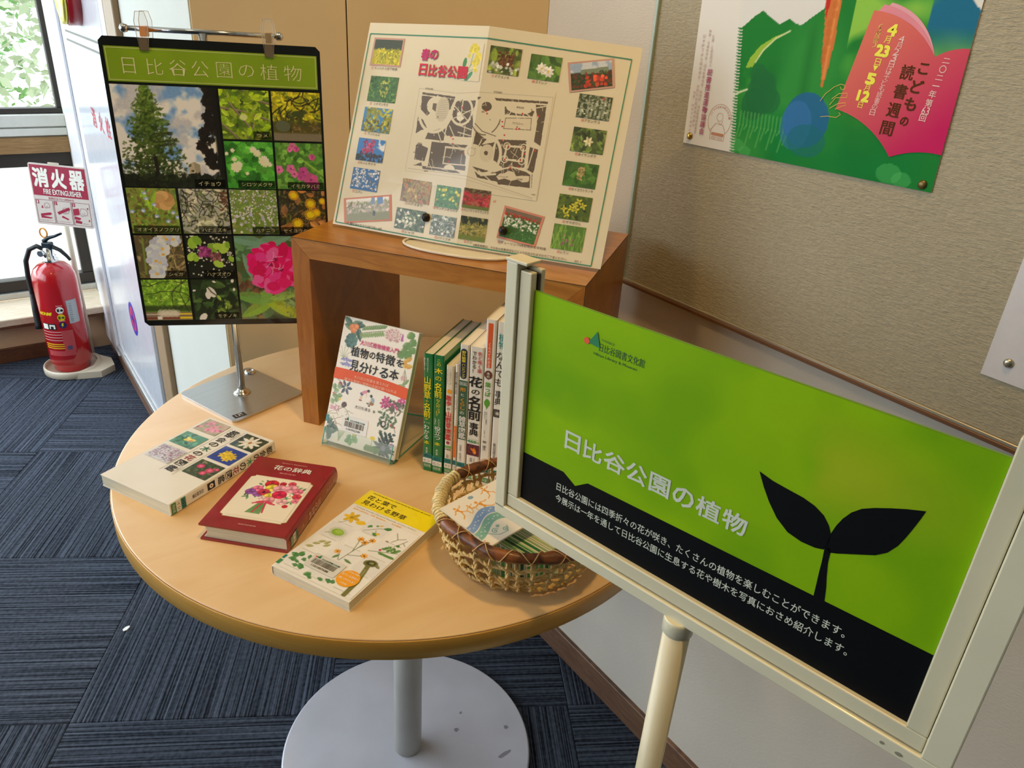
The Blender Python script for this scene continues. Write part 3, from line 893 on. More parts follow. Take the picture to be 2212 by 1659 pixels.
# --- the yellow field guide
W_, H_, T_ = .117, .1865, .0135
by = book('book', 'yellow-topped white field guide with plant photographs lying nearest the table front', rz((.315, .705, TZ + .0002), -64.2), W_, H_, T_, m_white, -1, False, m_page)
fy = front(W_, H_, T_)
flat(by, 'yellow_band', fy, rect(.0006, .1500, W_ - .0004, H_ - .0004), M('cover_yellow', '#f4de10', .3, coat=.5), .0003)
txt(by, 'Identifying Japanese Wild Herbs by Flowers & Leaves', fy, (.0090, .1805, .1030, .1835), m_ink, 0)
txt(by, '花と葉で', fy, (.0080, .1672, .0540, .1765), m_ink, .004)
txt(by, '見わける野草', fy, (.0085, .1548, .0785, .1645), m_ink, .004)
txt(by, 'Toshiaki Kondo, Hirokuni Kameda, Arihara Arihara', fy, (.008, .1448, .1055, .1468), m_gray, 0)
txt(by, '著者 近田文弘', fy, (.008, .1395, .0330, .1425), m_amber, 0); txt(by, '写真 亀田龍吉', fy, (.036, .1395, .0600, .1425), m_amber, 0); txt(by, '有沢重雄', fy, (.070, .1395, .085, .1425), m_amber, 0)
P = Paint(146, 190, '#ece8e0', 11)      # covers x .002-.115, y .004-.140
SXY = lambda x, y: ((x - .002) / .113 * 146, (y - .004) / .136 * 190)
for i, cx in enumerate((.022, .060, .098)):
    for j in range(4):
        X, Y = SXY(cx, .122 - .0325 * j); P.poly([(X - 22, Y - 18), (X + 22, Y - 18), (X + 22, Y + 22), (X - 22, Y + 22)], ['#e9e6e2', '#e4e1dd', '#efece6'][(i + j) % 3])
        P.line(X - 16, Y - 20, X + 14, Y - 20, .8, '#a9a69e')
X, Y = SXY(.019, .123); P.flower(X, Y, 15, 6, '#e9bd1c', '#a8841c'); X, Y = SXY(.036, .120); P.ell(X, Y, 9, 6, '#ecc32a', .3); P.line(*SXY(.02, .116), *SXY(.012, .106), 1, '#7a8a40')
X, Y = SXY(.061, .121)
for a, b in (((.048, .110), (.064, .124)), ((.064, .124), (.076, .128)), ((.062, .118), (.066, .112))): P.line(*SXY(*a), *SXY(*b), 1, '#6f7a4a')
for x, y, r, c in ((.050, .121, 5, '#4a8a3c'), (.073, .128, 7, '#3f7f38'), (.065, .111, 6, '#478a3e'), (.068, .113, 4, '#e6b420'), (.062, .129, 3, '#e2b63a'), (.058, .126, 3, '#5a9048')): P.leaves(0, 1, 1, ['#fff']); P.ell(*SXY(x, y), r, r * .6, c, x * 90, 1, True); P.ell(*SXY(x + .001, y + .001), r * .8, r * .5, c, x * 50, 1, True)
for a, b in (((.088, .128), (.096, .118)), ((.096, .118), (.092, .110)), ((.096, .118), (.104, .124)), ((.100, .104), (.108, .122)), ((.106, .116), (.111, .112))): P.line(*SXY(*a), *SXY(*b), 1.1, '#6c6a50')
P.ell(*SXY(.1035, .108), 3.4, 2.8, '#4a7a34'); P.ell(*SXY(.087, .108), 3, 2.2, '#a8867f')
X, Y = SXY(.024, .0895)
for k in range(26):
    a = k * .24; P.line(X, Y, X + math.cos(a) * 16, Y + math.sin(a) * 14, .7, '#7d9a4a')
P.ell(X, Y, 11, 9, '#8fb53a'); P.ell(X + 1, Y + 2, 7, 5, '#a5c54e'); P.line(X - 8, Y - 6, X - 17, Y - 11, 1.2, '#7d8a4a')
for a, b in (((.0597, .0492), (.066, .090)), ((.058, .0495), (.051, .061)), ((.062, .062), (.080, .0700)), ((.063, .070), (.057, .0935)), ((.064, .078), (.071, .098))): P.line(*SXY(*a), *SXY(*b), 1.1, '#5f6a3c')
for x, y in ((.057, .0945), (.0655, .0915), (.071, .0995), (.048, .0610), (.0805, .0715)):
    P.flower(*SXY(x, y), 6.5 if x > .05 else 6, 7, '#e9a53a', '#2a1c14')
P.ell(*SXY(.052, .053), 8, 2.6, '#4f7a38', 1.2, 1, True); P.ell(*SXY(.070, .0530), 9, 2.6, '#587f3c', -.2, 1, True)
P.leaves(0, 1, 1, ['#fff'])
for k in range(9): P.ell(*SXY(.092 + k * .0022, .0945 + (k % 3) * .003), 4.5, 3.2, ['#5f8f3c', '#4a7a34'][k % 2], k * .5, 1, True); P.ell(*SXY(.093 + k * .0022, .0855), 3.2, 4, '#5d8c40', 1.4, 1, True)
P.ell(*SXY(.0895, .0905), 2.6, 2.4, '#c2306a'); P.line(*SXY(.078, .082), *SXY(.112, .096), 1.2, '#6a7a40')
for x, y, a in ((.0165, .0590, .5), (.020, .0655, .8), (.027, .0670, 1.1), (.013, .0510, .4), (.030, .0625, .9)): P.ell(*SXY(x, y), 7, 3.4, '#a9a765', a, 1, True)
for x, y, r in ((.010, .0295, 8), (.015, .0345, 7), (.012, .0225, 7), (.024, .0285, 5), (.028, .0350, 6), (.029, .0170, 8), (.022, .0155, 5), (.019, .0215, 5), (.045, .0110, 7), (.050, .0085, 5), (.063, .0125, 5), (.073, .0150, 6), (.078, .0165, 5)):
    P.ell(*SXY(x, y), r, r * .62, ['#3f7a3e', '#5c9450', '#4c8646'][int(r) % 3], x * 300, 1, True); P.ell(*SXY(x + .002, y - .001), r * .8, r * .6, '#4a8244', x * 500, 1, True)
P.path([SXY(.1035, .006), SXY(.1025, .030), SXY(.0985, .048), SXY(.0955, .060)], 8, '#77753c'); P.path([SXY(.1015, .030), SXY(.0975, .052)], 2, '#a5a060')
P.ell(*SXY(.0955, .0645), 12, 8.5, '#6f6f38', .3); P.ell(*SXY(.0958, .0650), 8, 5, '#3a3d1e', .3); P.ell(*SXY(.0965, .0655), 4, 2.6, '#94925a', .3); P.ell(*SXY(.1060, .0640), 6, 3, '#7d7d46', -.5, 1, True)
P.grain(.03)
pic(by, 'plant_print', fy, (.002, .004, .115, .140), P, m_print, .0004)
flat(by, 'orange_disc', fy, disc(.0912, .0296, .0142, 32), m_amber, .0009)
for s_, b_ in (('小学館の図鑑', (.0835, .0385, .0990, .0408)), ('似ている野草の', (.0795, .0315, .1030, .0350)), ('違いがわかる！', (.0800, .0250, .1025, .0285)), ('小学館', (.0860, .0190, .0965, .0215))):
    txt(by, s_, fy, b_, m_inkw, 0, .0012)
barcode(by, Matrix.Translation((0, 0, .0006)) @ fy, .0300, .0205, .0760, .0455, '1101007688', 3)
shelf = Matrix.Translation((0, 0, 0))
flat(by, 'spine_label', fy, rect(.0006, .0060, .0055, .0145), m_greenb, .0007); flat(by, 'spine_label', fy, rect(.0006, .0165, .0040, .0235), m_tealb, .0007)

# --- the book standing in a clear acrylic holder
TL = math.radians(22)
u_ = Vector((.515, -.857, 0)); bk_ = Vector((.857, .515, 0)); v_ = Vector((0, 0, 1)) * math.cos(TL) + bk_ * math.sin(TL)
W_, H_, T_ = .1290, .1930, .011
stf = frame(Vector((.373, .965, TZ + .0095)), u_, v_)          # cover plane, origin at its lower left corner
bs = book('book', 'white paperback with orange band and painted flowers standing in the clear holder', stf @ Matrix.Translation((W_ / 2, H_ / 2, -T_)), W_, H_, T_, m_white, -1, False, m_page)
fs = front(W_, H_, T_)
def wavy(x): return .1140 - .0045 * (x / W_) + .0028 * math.sin(x / W_ * math.pi)
xs = [W_ * k / 16 for k in range(17)]
flat(bs, 'orange_band', fs, [(x, wavy(x) - .0172) for x in xs] + [(x, wavy(x)) for x in reversed(xs)], m_org, .0006)
txt(bs, '大川式植物検索入門', fs, (.0350, .1555, .1010, .1635), m_pink, .012, .0009)
for s_, a, b, y0, y1 in (('植', .0222, .0372, .1365, .1518), ('物', .0380, .0525, .1365, .1515), ('の', .0545, .0645, .1390, .1490), ('特', .0660, .0810, .1365, .1515), ('徴', .0825, .0990, .1360, .1515), ('を', .1015, .1140, .1375, .1485),
                         ('見', .0255, .0400, .1145, .1310), ('分', .0415, .0570, .1150, .1310), ('け', .0590, .0735, .1160, .1300), ('る', .0770, .0915, .1155, .1305), ('本', .0935, .1090, .1165, .1320)):
    txt(bs, s_, fs, (a, y0, b, y1), m_ink, .016, .0009)
txt(bs, '大川式の形質を覚えれば', fs, (.0357, .1040, .0963, .1088), M('ink_peach', '#f3c3a4', .5), .005, .0010)
txt(bs, '誰でも簡単に植物の名前が調べられる', fs, (.0200, .0975, .1110, .1022), M('ink_peach'), .005, .0010)
txt(bs, '大川ち津る', fs, (.0465, .0600, .0735, .0655), m_ink, 0, .0009); txt(bs, '著', fs, (.0780, .0605, .0820, .0645), m_ink, 0, .0009)
P = Paint(150, 225, '#efeadf', 8); q_ = lambda x, y: (x / W_ * 150, y / H_ * 225)


def sprig(P, x, y, pts, col, r, lc='#5f7a45'):
    for (a, b) in pts:
        P.line(*q_(x, y), *q_(x + a, y + b), .9, lc); P.ell(*q_(x + a, y + b), r, r * .55, col, math.atan2(b, a), 1, True)


for k, (x, y) in enumerate(((.008, .186), (.022, .185), (.030, .170), (.020, .171), (.012, .178), (.027, .183))): P.ell(*q_(x, y), 13, 5.5, ['#2f5a34', '#3f6c3a', '#274c30'][k % 3], [2.5, .4, -1.2, -1.3, 2.9, .2][k], 1, True)
for x, y in ((.016, .1785), (.022, .1800), (.0185, .1745)): P.ell(*q_(x, y), 6, 5.5, '#dd7a24'); P.ell(*q_(x + .001, y + .001), 3, 2.5, '#ee9a40')
P.path([q_(.030, .172), q_(.050, .178), q_(.072, .184)], 1, '#6a7d4a')
for k in range(22): P.ell(*q_(.034 + k * .0018, .174 + k * .0005 + (.006 if k % 2 else -.005)), 5.5, 2.6, ['#7d9c50', '#6b8c44'][k % 2], (1.1 if k % 2 else -.9), 1, True)
for k in range(34):
    a = k * 2.4; r = .0115 * math.sqrt(k / 34); P.ell(*q_(.088 + math.cos(a) * r * 1.15, .1805 + math.sin(a) * r * .75), 4.2, 3.4, ['#dcc0bc', '#cfa9a8', '#e6d2cc'][k % 3]); P.ell(*q_(.088 + math.cos(a) * r * 1.15, .1805 + math.sin(a) * r * .75), 1.2, 1, '#9a6a74')
for x, y, a in ((.116, .186, .5), (.121, .176, 1.), (.113, .170, .2), (.122, .165, -.4), (.110, .160, 2), (.117, .157, .9), (.105, .155, 2.4)): P.ell(*q_(x, y), 9, 6.5, ['#6d9445', '#5d863b'][int(x * 1000) % 2], a, 1, True); P.ell(*q_(x + .002, y), 7, 6, '#64903e', a + 1.5, 1, True)
for k in range(7): P.ell(*q_(.103, .176 + k * .0014), 2.6 - k * .25, 1.8, '#b45aa8')
P.path([q_(.121, .185), q_(.108, .162), q_(.100, .150)], .9, '#77704a')
for k in range(30): P.ell(*q_(.018 + math.cos(k * 2.4) * .0085 * math.sqrt(k / 30), .158 + math.sin(k * 2.4) * .009 * math.sqrt(k / 30)), 4.5, 3.5, ['#3f6a5e', '#2f5a50', '#517c6c'][k % 3])
P.line(*q_(.019, .150), *q_(.022, .143), 1.2, '#5a6a50')
for x, y, a in ((.120, .151, .6), (.115, .143, 1.8), (.122, .141, .2)): P.ell(*q_(x, y), 8, 4.5, '#d8a020', a, 1, True)
for k in range(8): P.line(*q_(.010, .130), *q_(.010 + math.cos(k * .8) * .009, .140 + math.sin(k * .8) * .010), .9, '#9aa37c')
for k in range(10): P.ell(*q_(.010 + (k % 5) * .0035, .121 + (k // 5) * .007), 5, 2.2, ['#8f8fc4', '#7a7ab8'][k % 2], k * .7, 1, True)
P.ell(*q_(.117, .122), 5.5, 4.5, '#e3b5b5'); P.ell(*q_(.122, .117), 9, 3.4, '#7f9a5e', .8, 1, True); P.ell(*q_(.116, .110), 9, 3.6, '#86a060', .2, 1, True)
for k in range(5): P.line(*q_(.117, .135), *q_(.119 + math.sin(k) * .006, .118), .7, '#8a8a6a')
for k in range(6): P.ell(*q_(.024 + math.cos(k * 1.05) * .0065, .0865 + math.sin(k * 1.05) * .0065), 6.4, 2.8, '#33405a' if k % 2 else '#2d3848', k * 1.05, 1, True)
P.ell(*q_(.0135, .0895), 4.5, 4.2, '#b3303c'); P.path([q_(.004, .098), q_(.012, .094), q_(.017, .088)], 1, '#4a4a40')
for x, y in ((.004, .084), (.009, .078), (.013, .086), (.008, .070), (.016, .072), (.012, .065), (.005, .061)): P.ell(*q_(x, y), 6, 4.6, ['#8cab78', '#7a9c66'][int(x * 999) % 2], x * 400, 1, True)
P.ell(*q_(.017, .067), 2.6, 2.4, '#e6cc48'); P.ell(*q_(.005, .0735), 2.2, 2, '#c05a60')
for k in range(9): P.ell(*q_(.006 + (k % 3) * .006, .050 + (k // 3) * .002), 4.5, 1.7, '#d9a0b4', k, 1, True)
P.ell(*q_(.0265, .0600), 6, 5, '#5a3c28', .7); P.line(*q_(.014, .048), *q_(.026, .056), .9, '#6a5a44')
P.twigs(14, 18, .8, ['#9a9478', '#8a866a'], .14, .30, .02, .24)
for x, y in ((.096, .083), (.101, .079), (.113, .080), (.123, .0885), (.094, .0775)): P.flower(*q_(x, y), 9, 6, '#cf4788', '#e8a0b8')
P.twigs(16, 12, 1, ['#54483c'], .36, .44, .76, .98); P.leaves(30, 3, 5, ['#6a6a4a', '#4f5c3c'], .34, .44, .78, .98)
P.path([q_(.093, .062), q_(.105, .058), q_(.116, .050), q_(.121, .040)], 1, '#55503c')
for k in range(16): P.ell(*q_(.090 + (k * 7 % 30) * .001, .064 - k * .0014), 5.5, 2.5, ['#4c6a3a', '#3c5a30'][k % 2], k * 1.3, 1, True)
P.ell(*q_(.0985, .0475), 6, 6, '#2c2420'); P.ell(*q_(.0990, .0480), 3, 3.4, '#e4dcd0'); P.ell(*q_(.112, .0495), 2.2, 2, '#b8303a'); P.ell(*q_(.118, .047), 2, 1.8, '#b8303a')
for k in range(26): P.ell(*q_(.097 + (k * 11 % 24) * .001, .036 - (k * 5 % 13) * .001), 4.2, 2.2, ['#2c4630', '#203626'][k % 2], k * 1.7, 1, True)
for k in range(12): P.ell(*q_(.1065 + math.cos(k * .55) * .011, .0115 + math.sin(k * .55) * .010), 11, 3.2, ['#3c3f3c', '#4a4e4a'][k % 2], k * .55, 1, True)
P.ell(*q_(.1060, .0120), 5, 5, '#8c7f96'); P.ell(*q_(.119, .0190), 4.5, 4.5, '#a496ac')
for k in range(24): P.ell(*q_(.075 + k * .0011, .004 + (k % 2) * .004), 4.5, 1.6, '#6f8a4a', 1.2 if k % 2 else -1.2, 1, True)
P.line(*q_(.0850, .006), *q_(.0857, .021), 1, '#8a9a60'); P.ell(*q_(.0857, .0222), 5, 3.6, '#e6cf2e')
for x, y in ((.045, .014), (.052, .010), (.048, .006), (.058, .012), (.054, .017), (.043, .008)): P.ell(*q_(x, y), 6, 4.4, ['#5f8f4c', '#73a05a'][int(x * 999) % 2], x * 300, 1, True)
P.ell(*q_(.0535, .0195), 2.5, 2.4, '#e2c62e')
for x, y, a in ((.010, .024, 1), (.006, .015, 2), (.014, .016, .3), (.010, .008, 1.4), (.018, .022, -.5), (.005, .030, .6)): P.ell(*q_(x, y), 10, 5, ['#5a6f62', '#48604f'][int(x * 999) % 2], a, 1, True)
for k in range(8): P.line(*q_(.028, .004), *q_(.024 + k * .0018, .020), .8, '#8fa070')
# the two small figures stooping over a plant
X, Y = q_(.0644, .0819)
P.line(X - 11, Y + 1, X - 12.5, Y - 9, 1.6, '#e0b090'); P.line(X - 13, Y + 1, X - 15, Y - 9, 1.6, '#e0b090'); P.ell(X - 12.5, Y + 2, 3.6, 3.2, '#4a4f78'); P.ell(X - 7.5, Y + 6, 6.2, 3.0, '#d98ea4', .45)
P.line(X - 3, Y + 6, X - 3, Y - 1, 1.2, '#e0b090'); P.ell(X - .5, Y + 9.5, 2.8, 2.7, '#2b201c'); P.ell(X - 12, Y - 10, 2, .8, '#a03a3a'); P.ell(X - 15, Y - 10, 2, .8, '#a03a3a')
P.ell(X + 10, Y - 10.5, 4.6, 3.6, '#9a6a34'); P.ell(X + 11, Y - 4.5, 3.6, 5.0, '#8fa9b8', .5); P.line(X + 9, Y - 4, X + 4, Y - 9, 1.2, '#e0b090'); P.ell(X + 6.5, Y + 2, 2.8, 2.7, '#2b201c'); P.line(X + 8, Y - 12, X + 5, Y - 15, 1.8, '#9a6a34'); P.ell(X + 6, Y - 16, 2.4, .9, '#3a2c24')
P.ell(*q_(.0665, .0715), 3, 1.4, '#4a4a40', 0)
P.grain(.02)
pic(bs, 'flower_print', fs, (.0008, .0008, W_ - .0006, H_ - .0006), P, m_print, .00025)
barcode(bs, Matrix.Translation((0, 0, .0003)) @ fs, .0300, .0215, .0745, .0460, '1101932349', 9)
flat(bs, 'spine_label', fs, rect(.0002, .0300, .0052, .0400), m_tealb, .0006); flat(bs, 'spine_label', fs, rect(.0002, .0195, .0040, .0290), m_labw, .0006)

# clear acrylic holder: bent sheet (front lip, back plate, foot and rear strut)
m_acr = glassy('acrylic', '#c4e6df', .12, .03); m_acre = M('acrylic_edge', '#4fb5a6', .15, coat=.6)
hd = thing('book_holder', 'clear acrylic book holder propping up the book with the orange band', 'book stand', frame(Vector((.373, .965, TZ)), u_, bk_))
# local frame: x across, y back, z up
s_, c_ = math.sin(TL), math.cos(TL)
def yz(d, n): return (d * s_ + n * c_, .0095 + d * c_ - n * s_)       # d up the cover plane, n in front negative... behind positive
prof = {'front_lip': [yz(.0215, -.0035), yz(-.006, -.0035)], 'foot_ledge': [yz(-.006, -.0035), yz(-.006, .0125)], 'back_plate': [yz(-.006, .0140), yz(.085, .0140)],
        'rear_strut': [yz(.070, .0150), (.155, .0032)], 'base_plate': [(.152, .0022), (.008, .0022)]}
XA, XB = .0035, .124
for nm, (a, b) in prof.items():
    ya, za = a; yb, zb = b; L_ = math.hypot(yb - ya, zb - za); ang = math.atan2(zb - za, yb - ya)
    m_ = Matrix.Translation((0, ya, za)) @ Matrix.Rotation(ang, 4, 'X')
    MB().box(XA, 0, -.001, XB, L_, .001, m=m_).build(nm, m_acr, hd)
    for x in (XA, XB): MB().box(x - .0003, 0, -.0011, x + .0006, L_, .0011, m=m_).build('polished_edge', m_acre, hd)

# --- eight reference books standing spine-out, running into the display box
dd = Vector((.5815, -.8135, 0)); ee = Vector((.8135, .5815, 0)); base_o = Vector((.471, .825, TZ + .0002))
m_cg = M('cover_green', '#17773f', .3, coat=.6, var=(40, .03)); m_cw = M('cover_white', '#ece5d6', .32, coat=.5, var=(30, .02)); m_cc = M('cover_cream', '#e8dcc2', .35, coat=.4)
m_dgr = M('cover_darkgreen', '#2f5c42', .35, coat=.4); m_brn = M('ink_brown', '#6b3a22', .5)
BOOKS = [  # s0, s1, height, depth, cover, hard, label
    (.0000, .0142, .1900, .142, m_cg, 'green-spined book with large yellow and white title, leftmost in the standing row'),
    (.0150, .0302, .1905, .140, m_cg, 'green-spined book on tree names, second in the row, pages showing on top'),
    (.0338, .0448, .1780, .120, m_cc, 'short cream-spined walking herb guide with red title and orange flower'),
    (.0470, .0522, .1830, .120, m_cw, 'thinnest booklet in the row, white spine with orange foot'),
    (.0532, .0664, .2140, .150, m_cw, 'white book whose spine has a dark green title panel and navy capsule'),
    (.0678, .0875, .2140, .150, m_cw, 'thick white flower-name dictionary with huge black characters on the spine'),
    (.0888, .1030, .2565, .182, m_cw, 'tall white tree-leaf book with a long orange bar on its spine'),
    (.1048, .1215, .2560, .182, m_cw, 'tall white plant encyclopedia at the right end beside the sign post'),
]
BK = []
for i, (s0, s1, hh, dp, cv, lb) in enumerate(BOOKS):
    o_ = base_o + dd * s0
    m_ = frame(o_, ee, (0, 0, 1)) @ Matrix.Translation((dp / 2, hh / 2, 0))
    b_ = book('book', lb, m_, dp, hh, s1 - s0, cv, -1, False, m_pagew if i > 3 else m_page, 'reference books standing in a row')
    # spine frame: x to the right along the row, y up; faces the viewer
    BK.append((b_, frame((-dp / 2, -hh / 2, 0), (0, 0, 1), (0, 1, 0)), s1 - s0, s0))


def st(i, s, x0, x1, ytop, ybot, mat, bold=0.0, vertical=True, z=.0006):
    b_, f_, t_, s0 = BK[i]
    txt(b_, s, f_, (x0 - s0, ybot, x1 - s0, ytop), mat, bold, z, vertical=vertical)


def sf(i, pts, mat, z=.0003, name='spine_print'):
    b_, f_, t_, s0 = BK[i]
    flat(b_, name, f_, [(x - s0, y) for x, y in pts], mat, z)


# 1 green
st(0, '実を見ても', .0000, .0028, .1835, .1650, m_inkw); st(0, '花だけでなく', .0045, .0078, .1835, .1620, m_inkw)
st(0, '山野草', .0008, .0116, .1555, .1200, m_yel, .02); st(0, 'の', .0035, .0080, .1182, .1150, m_yel, .01, False); st(0, '名前', .0008, .0112, .1135, .0905, m_yel, .02); st(0, 'が', .0032, .0080, .0890, .0862, m_yel, .01, False)
st(0, 'すくに', .0008, .0108, .0828, .0805, m_inkw, 0, False); st(0, 'わかる', .0015, .0098, .0780, .0545, m_inkw, .005); st(0, '本', .0018, .0104, .0520, .0460, m_yel, .01, False); st(0, '青山志', .0044, .0078, .0405, .0310, m_inkw)
# 2 green
st(1, 'この', .0200, .0258, .1845, .1745, m_yel); st(1, '木', .0168, .0285, .1715, .1630, m_yel, .025, False); st(1, 'の', .0180, .0270, .1590, .1520, m_yel, .0, False); st(1, '名前', .0170, .0280, .1485, .1255, m_yel, .02)
st(1, 'なんだっけ？', .0195, .0262, .1235, .0960, m_yel, .005); st(1, 'ときに', .0178, .0205, .0918, .0820, m_inkw); st(1, 'という', .0232, .0262, .0918, .0800, m_inkw); st(1, '役立つ', .0178, .0276, .0792, .0575, m_inkw, .005); st(1, '本', .0182, .0272, .0530, .0472, m_yel, .01, False)
st(1, '青山志', .0205, .0238, .0405, .0310, m_inkw)
# 3 cream, red title
st(2, 'ひと目でわかる！', .0345, .0370, .1725, .1475, m_gray); st(2, 'この花なに？が', .0392, .0418, .1725, .1500, m_gray)
sf(2, [(.0393 + (.0048 if k % 2 == 0 else .0026) * math.cos(math.pi * k / 8), .1388 + (.0048 if k % 2 == 0 else .0026) * math.sin(math.pi * k / 8)) for k in range(16)], m_amber)
st(2, '散歩', .0346, .0430, .1330, .1160, m_red, .02); st(2, 'の', .0362, .0408, .1132, .1096, m_ink, .01, False); st(2, '山野草図鑑', .0343, .0434, .1075, .0610, m_red, .018)
sf(2, disc(.0390, .0562, .0028, 8), M('ink_plum', '#a8405a', .5)); sf(2, rect(.0345, .0470, .0440, .0510), m_lime); st(2, 'ポケット', .0350, .0436, .0505, .0477, m_inkw, 0, False); st(2, '特産館', .0348, .0437, .0460, .0438, m_ink, .01, False); st(2, '山田', .0370, .0405, .0372, .0312, m_ink)
# 4 thin
st(3, '昆虫の集まる花', .0478, .0506, .1712, .1370, m_ink, .01); st(3, 'ハンドブック', .0483, .0508, .1340, .1122, m_ink, .005); sf(3, rect(.0473, .0340, .0519, .0865), M('cover_orange', '#e0762e', .4)); st(3, '文一総合出版', .0480, .0500, .0840, .0620, M('ink_peach'))
# 5 green panel
sf(4, rrect(.0546, .1630, .0640, .2080, .0045), m_navy, .0004); st(4, '野外観察', .0565, .0623, .2050, .1880, m_yel, .01, z=.0009); st(4, 'ハンドブック', .0567, .0622, .1860, .1650, m_yel, .005, z=.0009)
sf(4, rect(.0536, .0670, .0661, .1605), m_dgr, .0004); b4 = BK[4][0]
multi(b4, 'title_frame', BK[4][1], outline(.0546 - .0532, .1535, .0650 - .0532, .1580, .0004), m_inkw, .0007); st(4, '新版', .0556, .0640, .1572, .1543, m_inkw, 0, False, z=.0009)
st(4, '形', .0555, .0642, .1500, .1440, m_amber, .01, False, z=.0009); st(4, 'と', .0568, .0615, .1405, .1370, m_inkw, 0, False, z=.0009); st(4, 'くらし', .0565, .0632, .1335, .1150, m_amber, .01, z=.0009); st(4, 'の', .0562, .0622, .1125, .1080, m_inkw, 0, False, z=.0009)
st(4, '雑草図鑑', .0548, .0655, .1050, .0690, m_inkw, .012, z=.0009); st(4, '岩瀬徹・飯島和子', .0570, .0603, .0580, .0305, m_gray)
# 6 huge title
st(5, '色と咲く順', .0792, .0852, .2080, .1765, m_red, .012); st(5, 'でわかる！', .0716, .0775, .2070, .1755, m_ink, .012)
st(5, '花', .0683, .0872, .1700, .1545, m_ink, .03, False); st(5, 'の', .0720, .0840, .1505, .1430, m_ink, .015, False); st(5, '名前', .0684, .0866, .1400, .1030, m_ink, .03); st(5, '事典', .0708, .0842, .0985, .0775, m_ink, .02)
st(5, '身近な花と色の', .0695, .0865, .0720, .0708, m_grn, 0, False); st(5, '460', .0686, .0822, .0698, .0655, m_grn, .03, False); st(5, '種', .0830, .0862, .0685, .0658, m_grn, 0, False)


def k_crocus(P):
    P.cloud('#5a1f34', 5); P.twigs(40, 10, 1, ['#7a3040', '#3a1020', '#80405a']); x, y = P.w * .5, P.h * .45
    for a in (-.9, -.2, .5, 1.2, 2.4): P.ell(x + math.cos(a) * P.w * .1, y + math.sin(a) * P.w * .1, P.w * .17, P.w * .08, '#f08420', a, 1, True)
    P.ell(x + 4, y - 5, P.w * .12, P.w * .09, '#f39a2a')


flower_photo(BK[5][0], BK[5][1], (.0680 - .0678, .0445, .0873 - .0678, .0628), '#4a1a2c', k_crocus, 4, .0006, .0004, m_print)
st(5, '長岡', .0735, .0772, .0405, .0335, m_ink); st(5, '講談社', .0788, .0812, .0405, .0340, m_gray)
# 7 tree leaves
sf(6, rect(.0922, .1870, .0984, .2515), m_org, .0004); st(6, 'くらべてわかる', .0935, .0974, .2240, .1880, m_inkw, .005, z=.0009)
sf(6, disc(.0953, .1768, .0056, 28, .0064), m_brn, .0004); sf(6, [(.0943, .1712), (.0957, .1690), (.0963, .1712)], m_brn, .0004); st(6, '木の', .0930, .0978, .1810, .1725, m_inkw, .008, z=.0009)
st(6, '葉っぱ', .0912, .0996, .1655, .1440, m_lime, .018)
sf(6, [(.0951 + .0044 * math.sin(t) * math.sin(t * .5) ** .6 if 0 < t < 3.14 else .0951, 0) for t in ()] or [(.0951, .1237), (.0940, .1275), (.0912, .1315), (.0910, .1355), (.0930, .1385), (.0947, .1405), (.0972, .1388), (.0994, .1358), (.0990, .1315), (.0963, .1275)], m_lime, .0004)
st(6, 'スキャン画像で', .0944, .0968, .1200, .0995, m_ink); st(6, '見分ける', .0920, .0942, .1200, .1090, m_ink); st(6, '写真・文', .0930, .0948, .0900, .0790, m_ink); st(6, '林 将之', .0918, .0972, .0735, .0580, m_ink, .01)
# 8 encyclopedia
st(7, '植物', .1070, .1185, .2400, .2180, m_teal, .004); st(7, 'なんでも', .1055, .1175, .2135, .1630, m_ink, .002); st(7, '事典', .1058, .1178, .1565, .1340, m_ink, .004)
sf(7, rrect(.1052, .1150, .1172, .1275, .0018), M('ink_charcoal', '#4a443c', .5), .0004)
multi(BK[7][0], 'spine_print', BK[7][1], [[((.1112 + .0048 * math.cos(a) - .1048), .1212 + .0048 * math.sin(a)), (.1112 + .0018 * math.cos(a + .3) - .1048, .1212 + .0018 * math.sin(a + .3)), (.1112 + .0018 * math.cos(a - .3) - .1048, .1212 + .0018 * math.sin(a - .3))] for a in [k * .785 for k in range(8)]] + [disc(.1112 - .1048, .1212, .002, 12)], M('ink_silver', '#cfc8b8', .5), .0007)
st(7, '柴田規夫', .1075, .1118, .0735, .0480, m_ink); st(7, '著', .1085, .1112, .0450, .0425, m_ink, 0, False)
for i, (kana, mark, y0) in enumerate((('ヒシ', '470.3', .006), ('ヒシ', '653.2', .004), ('ヤマ', '470.3', .005), ('フ', '471', .005), ('イワ', '470.3', .004), ('ナガ', '627', .004), ('ハヤ', '653', .004), ('シバ', '470', .004))):
    b_, f_, t_, s0 = BK[i]; shelf_label(b_, f_, y0, y0 + .0245, .0002, t_ - .0002, mark, kana, False)

# ================================================================= TABLETOP POSTER STAND
PC = Vector((.3205, 1.183, TZ))
m_steel = M('brushed_steel', '#c3c6c9', .28, .95, var=(3, .05, (1, 60, 1))); m_chrome = M('chrome', '#d6d6d4', .12, 1.0)
ps = thing('poster_stand', 'chrome tabletop stand with square steel base and crossbar with two clear clips', 'stand', rz(PC, 19.0))
MB().prism(rrect(-.0705, -.075, .0705, .075, .010, 5), .0002, .0038).build('base_plate', m_steel, ps)
MB().lathe([(.0145, .0038), (.013, .0062), (.0085, .0085), (.0070, .0125)], 28).build('pole_collar', m_chrome, ps)
MB().lathe([(.0058, .008), (.0058, .562)], 20).build('pole', m_chrome, ps)
MB().lathe([(.0095, .0040), (.0095, .0060), (.0070, .0078), (.0048, .0078), (.0048, .0055), (0, .0055)], 24, Matrix.Translation((.058, .055, 0)), cap=False).build('spare_socket', m_chrome, ps)
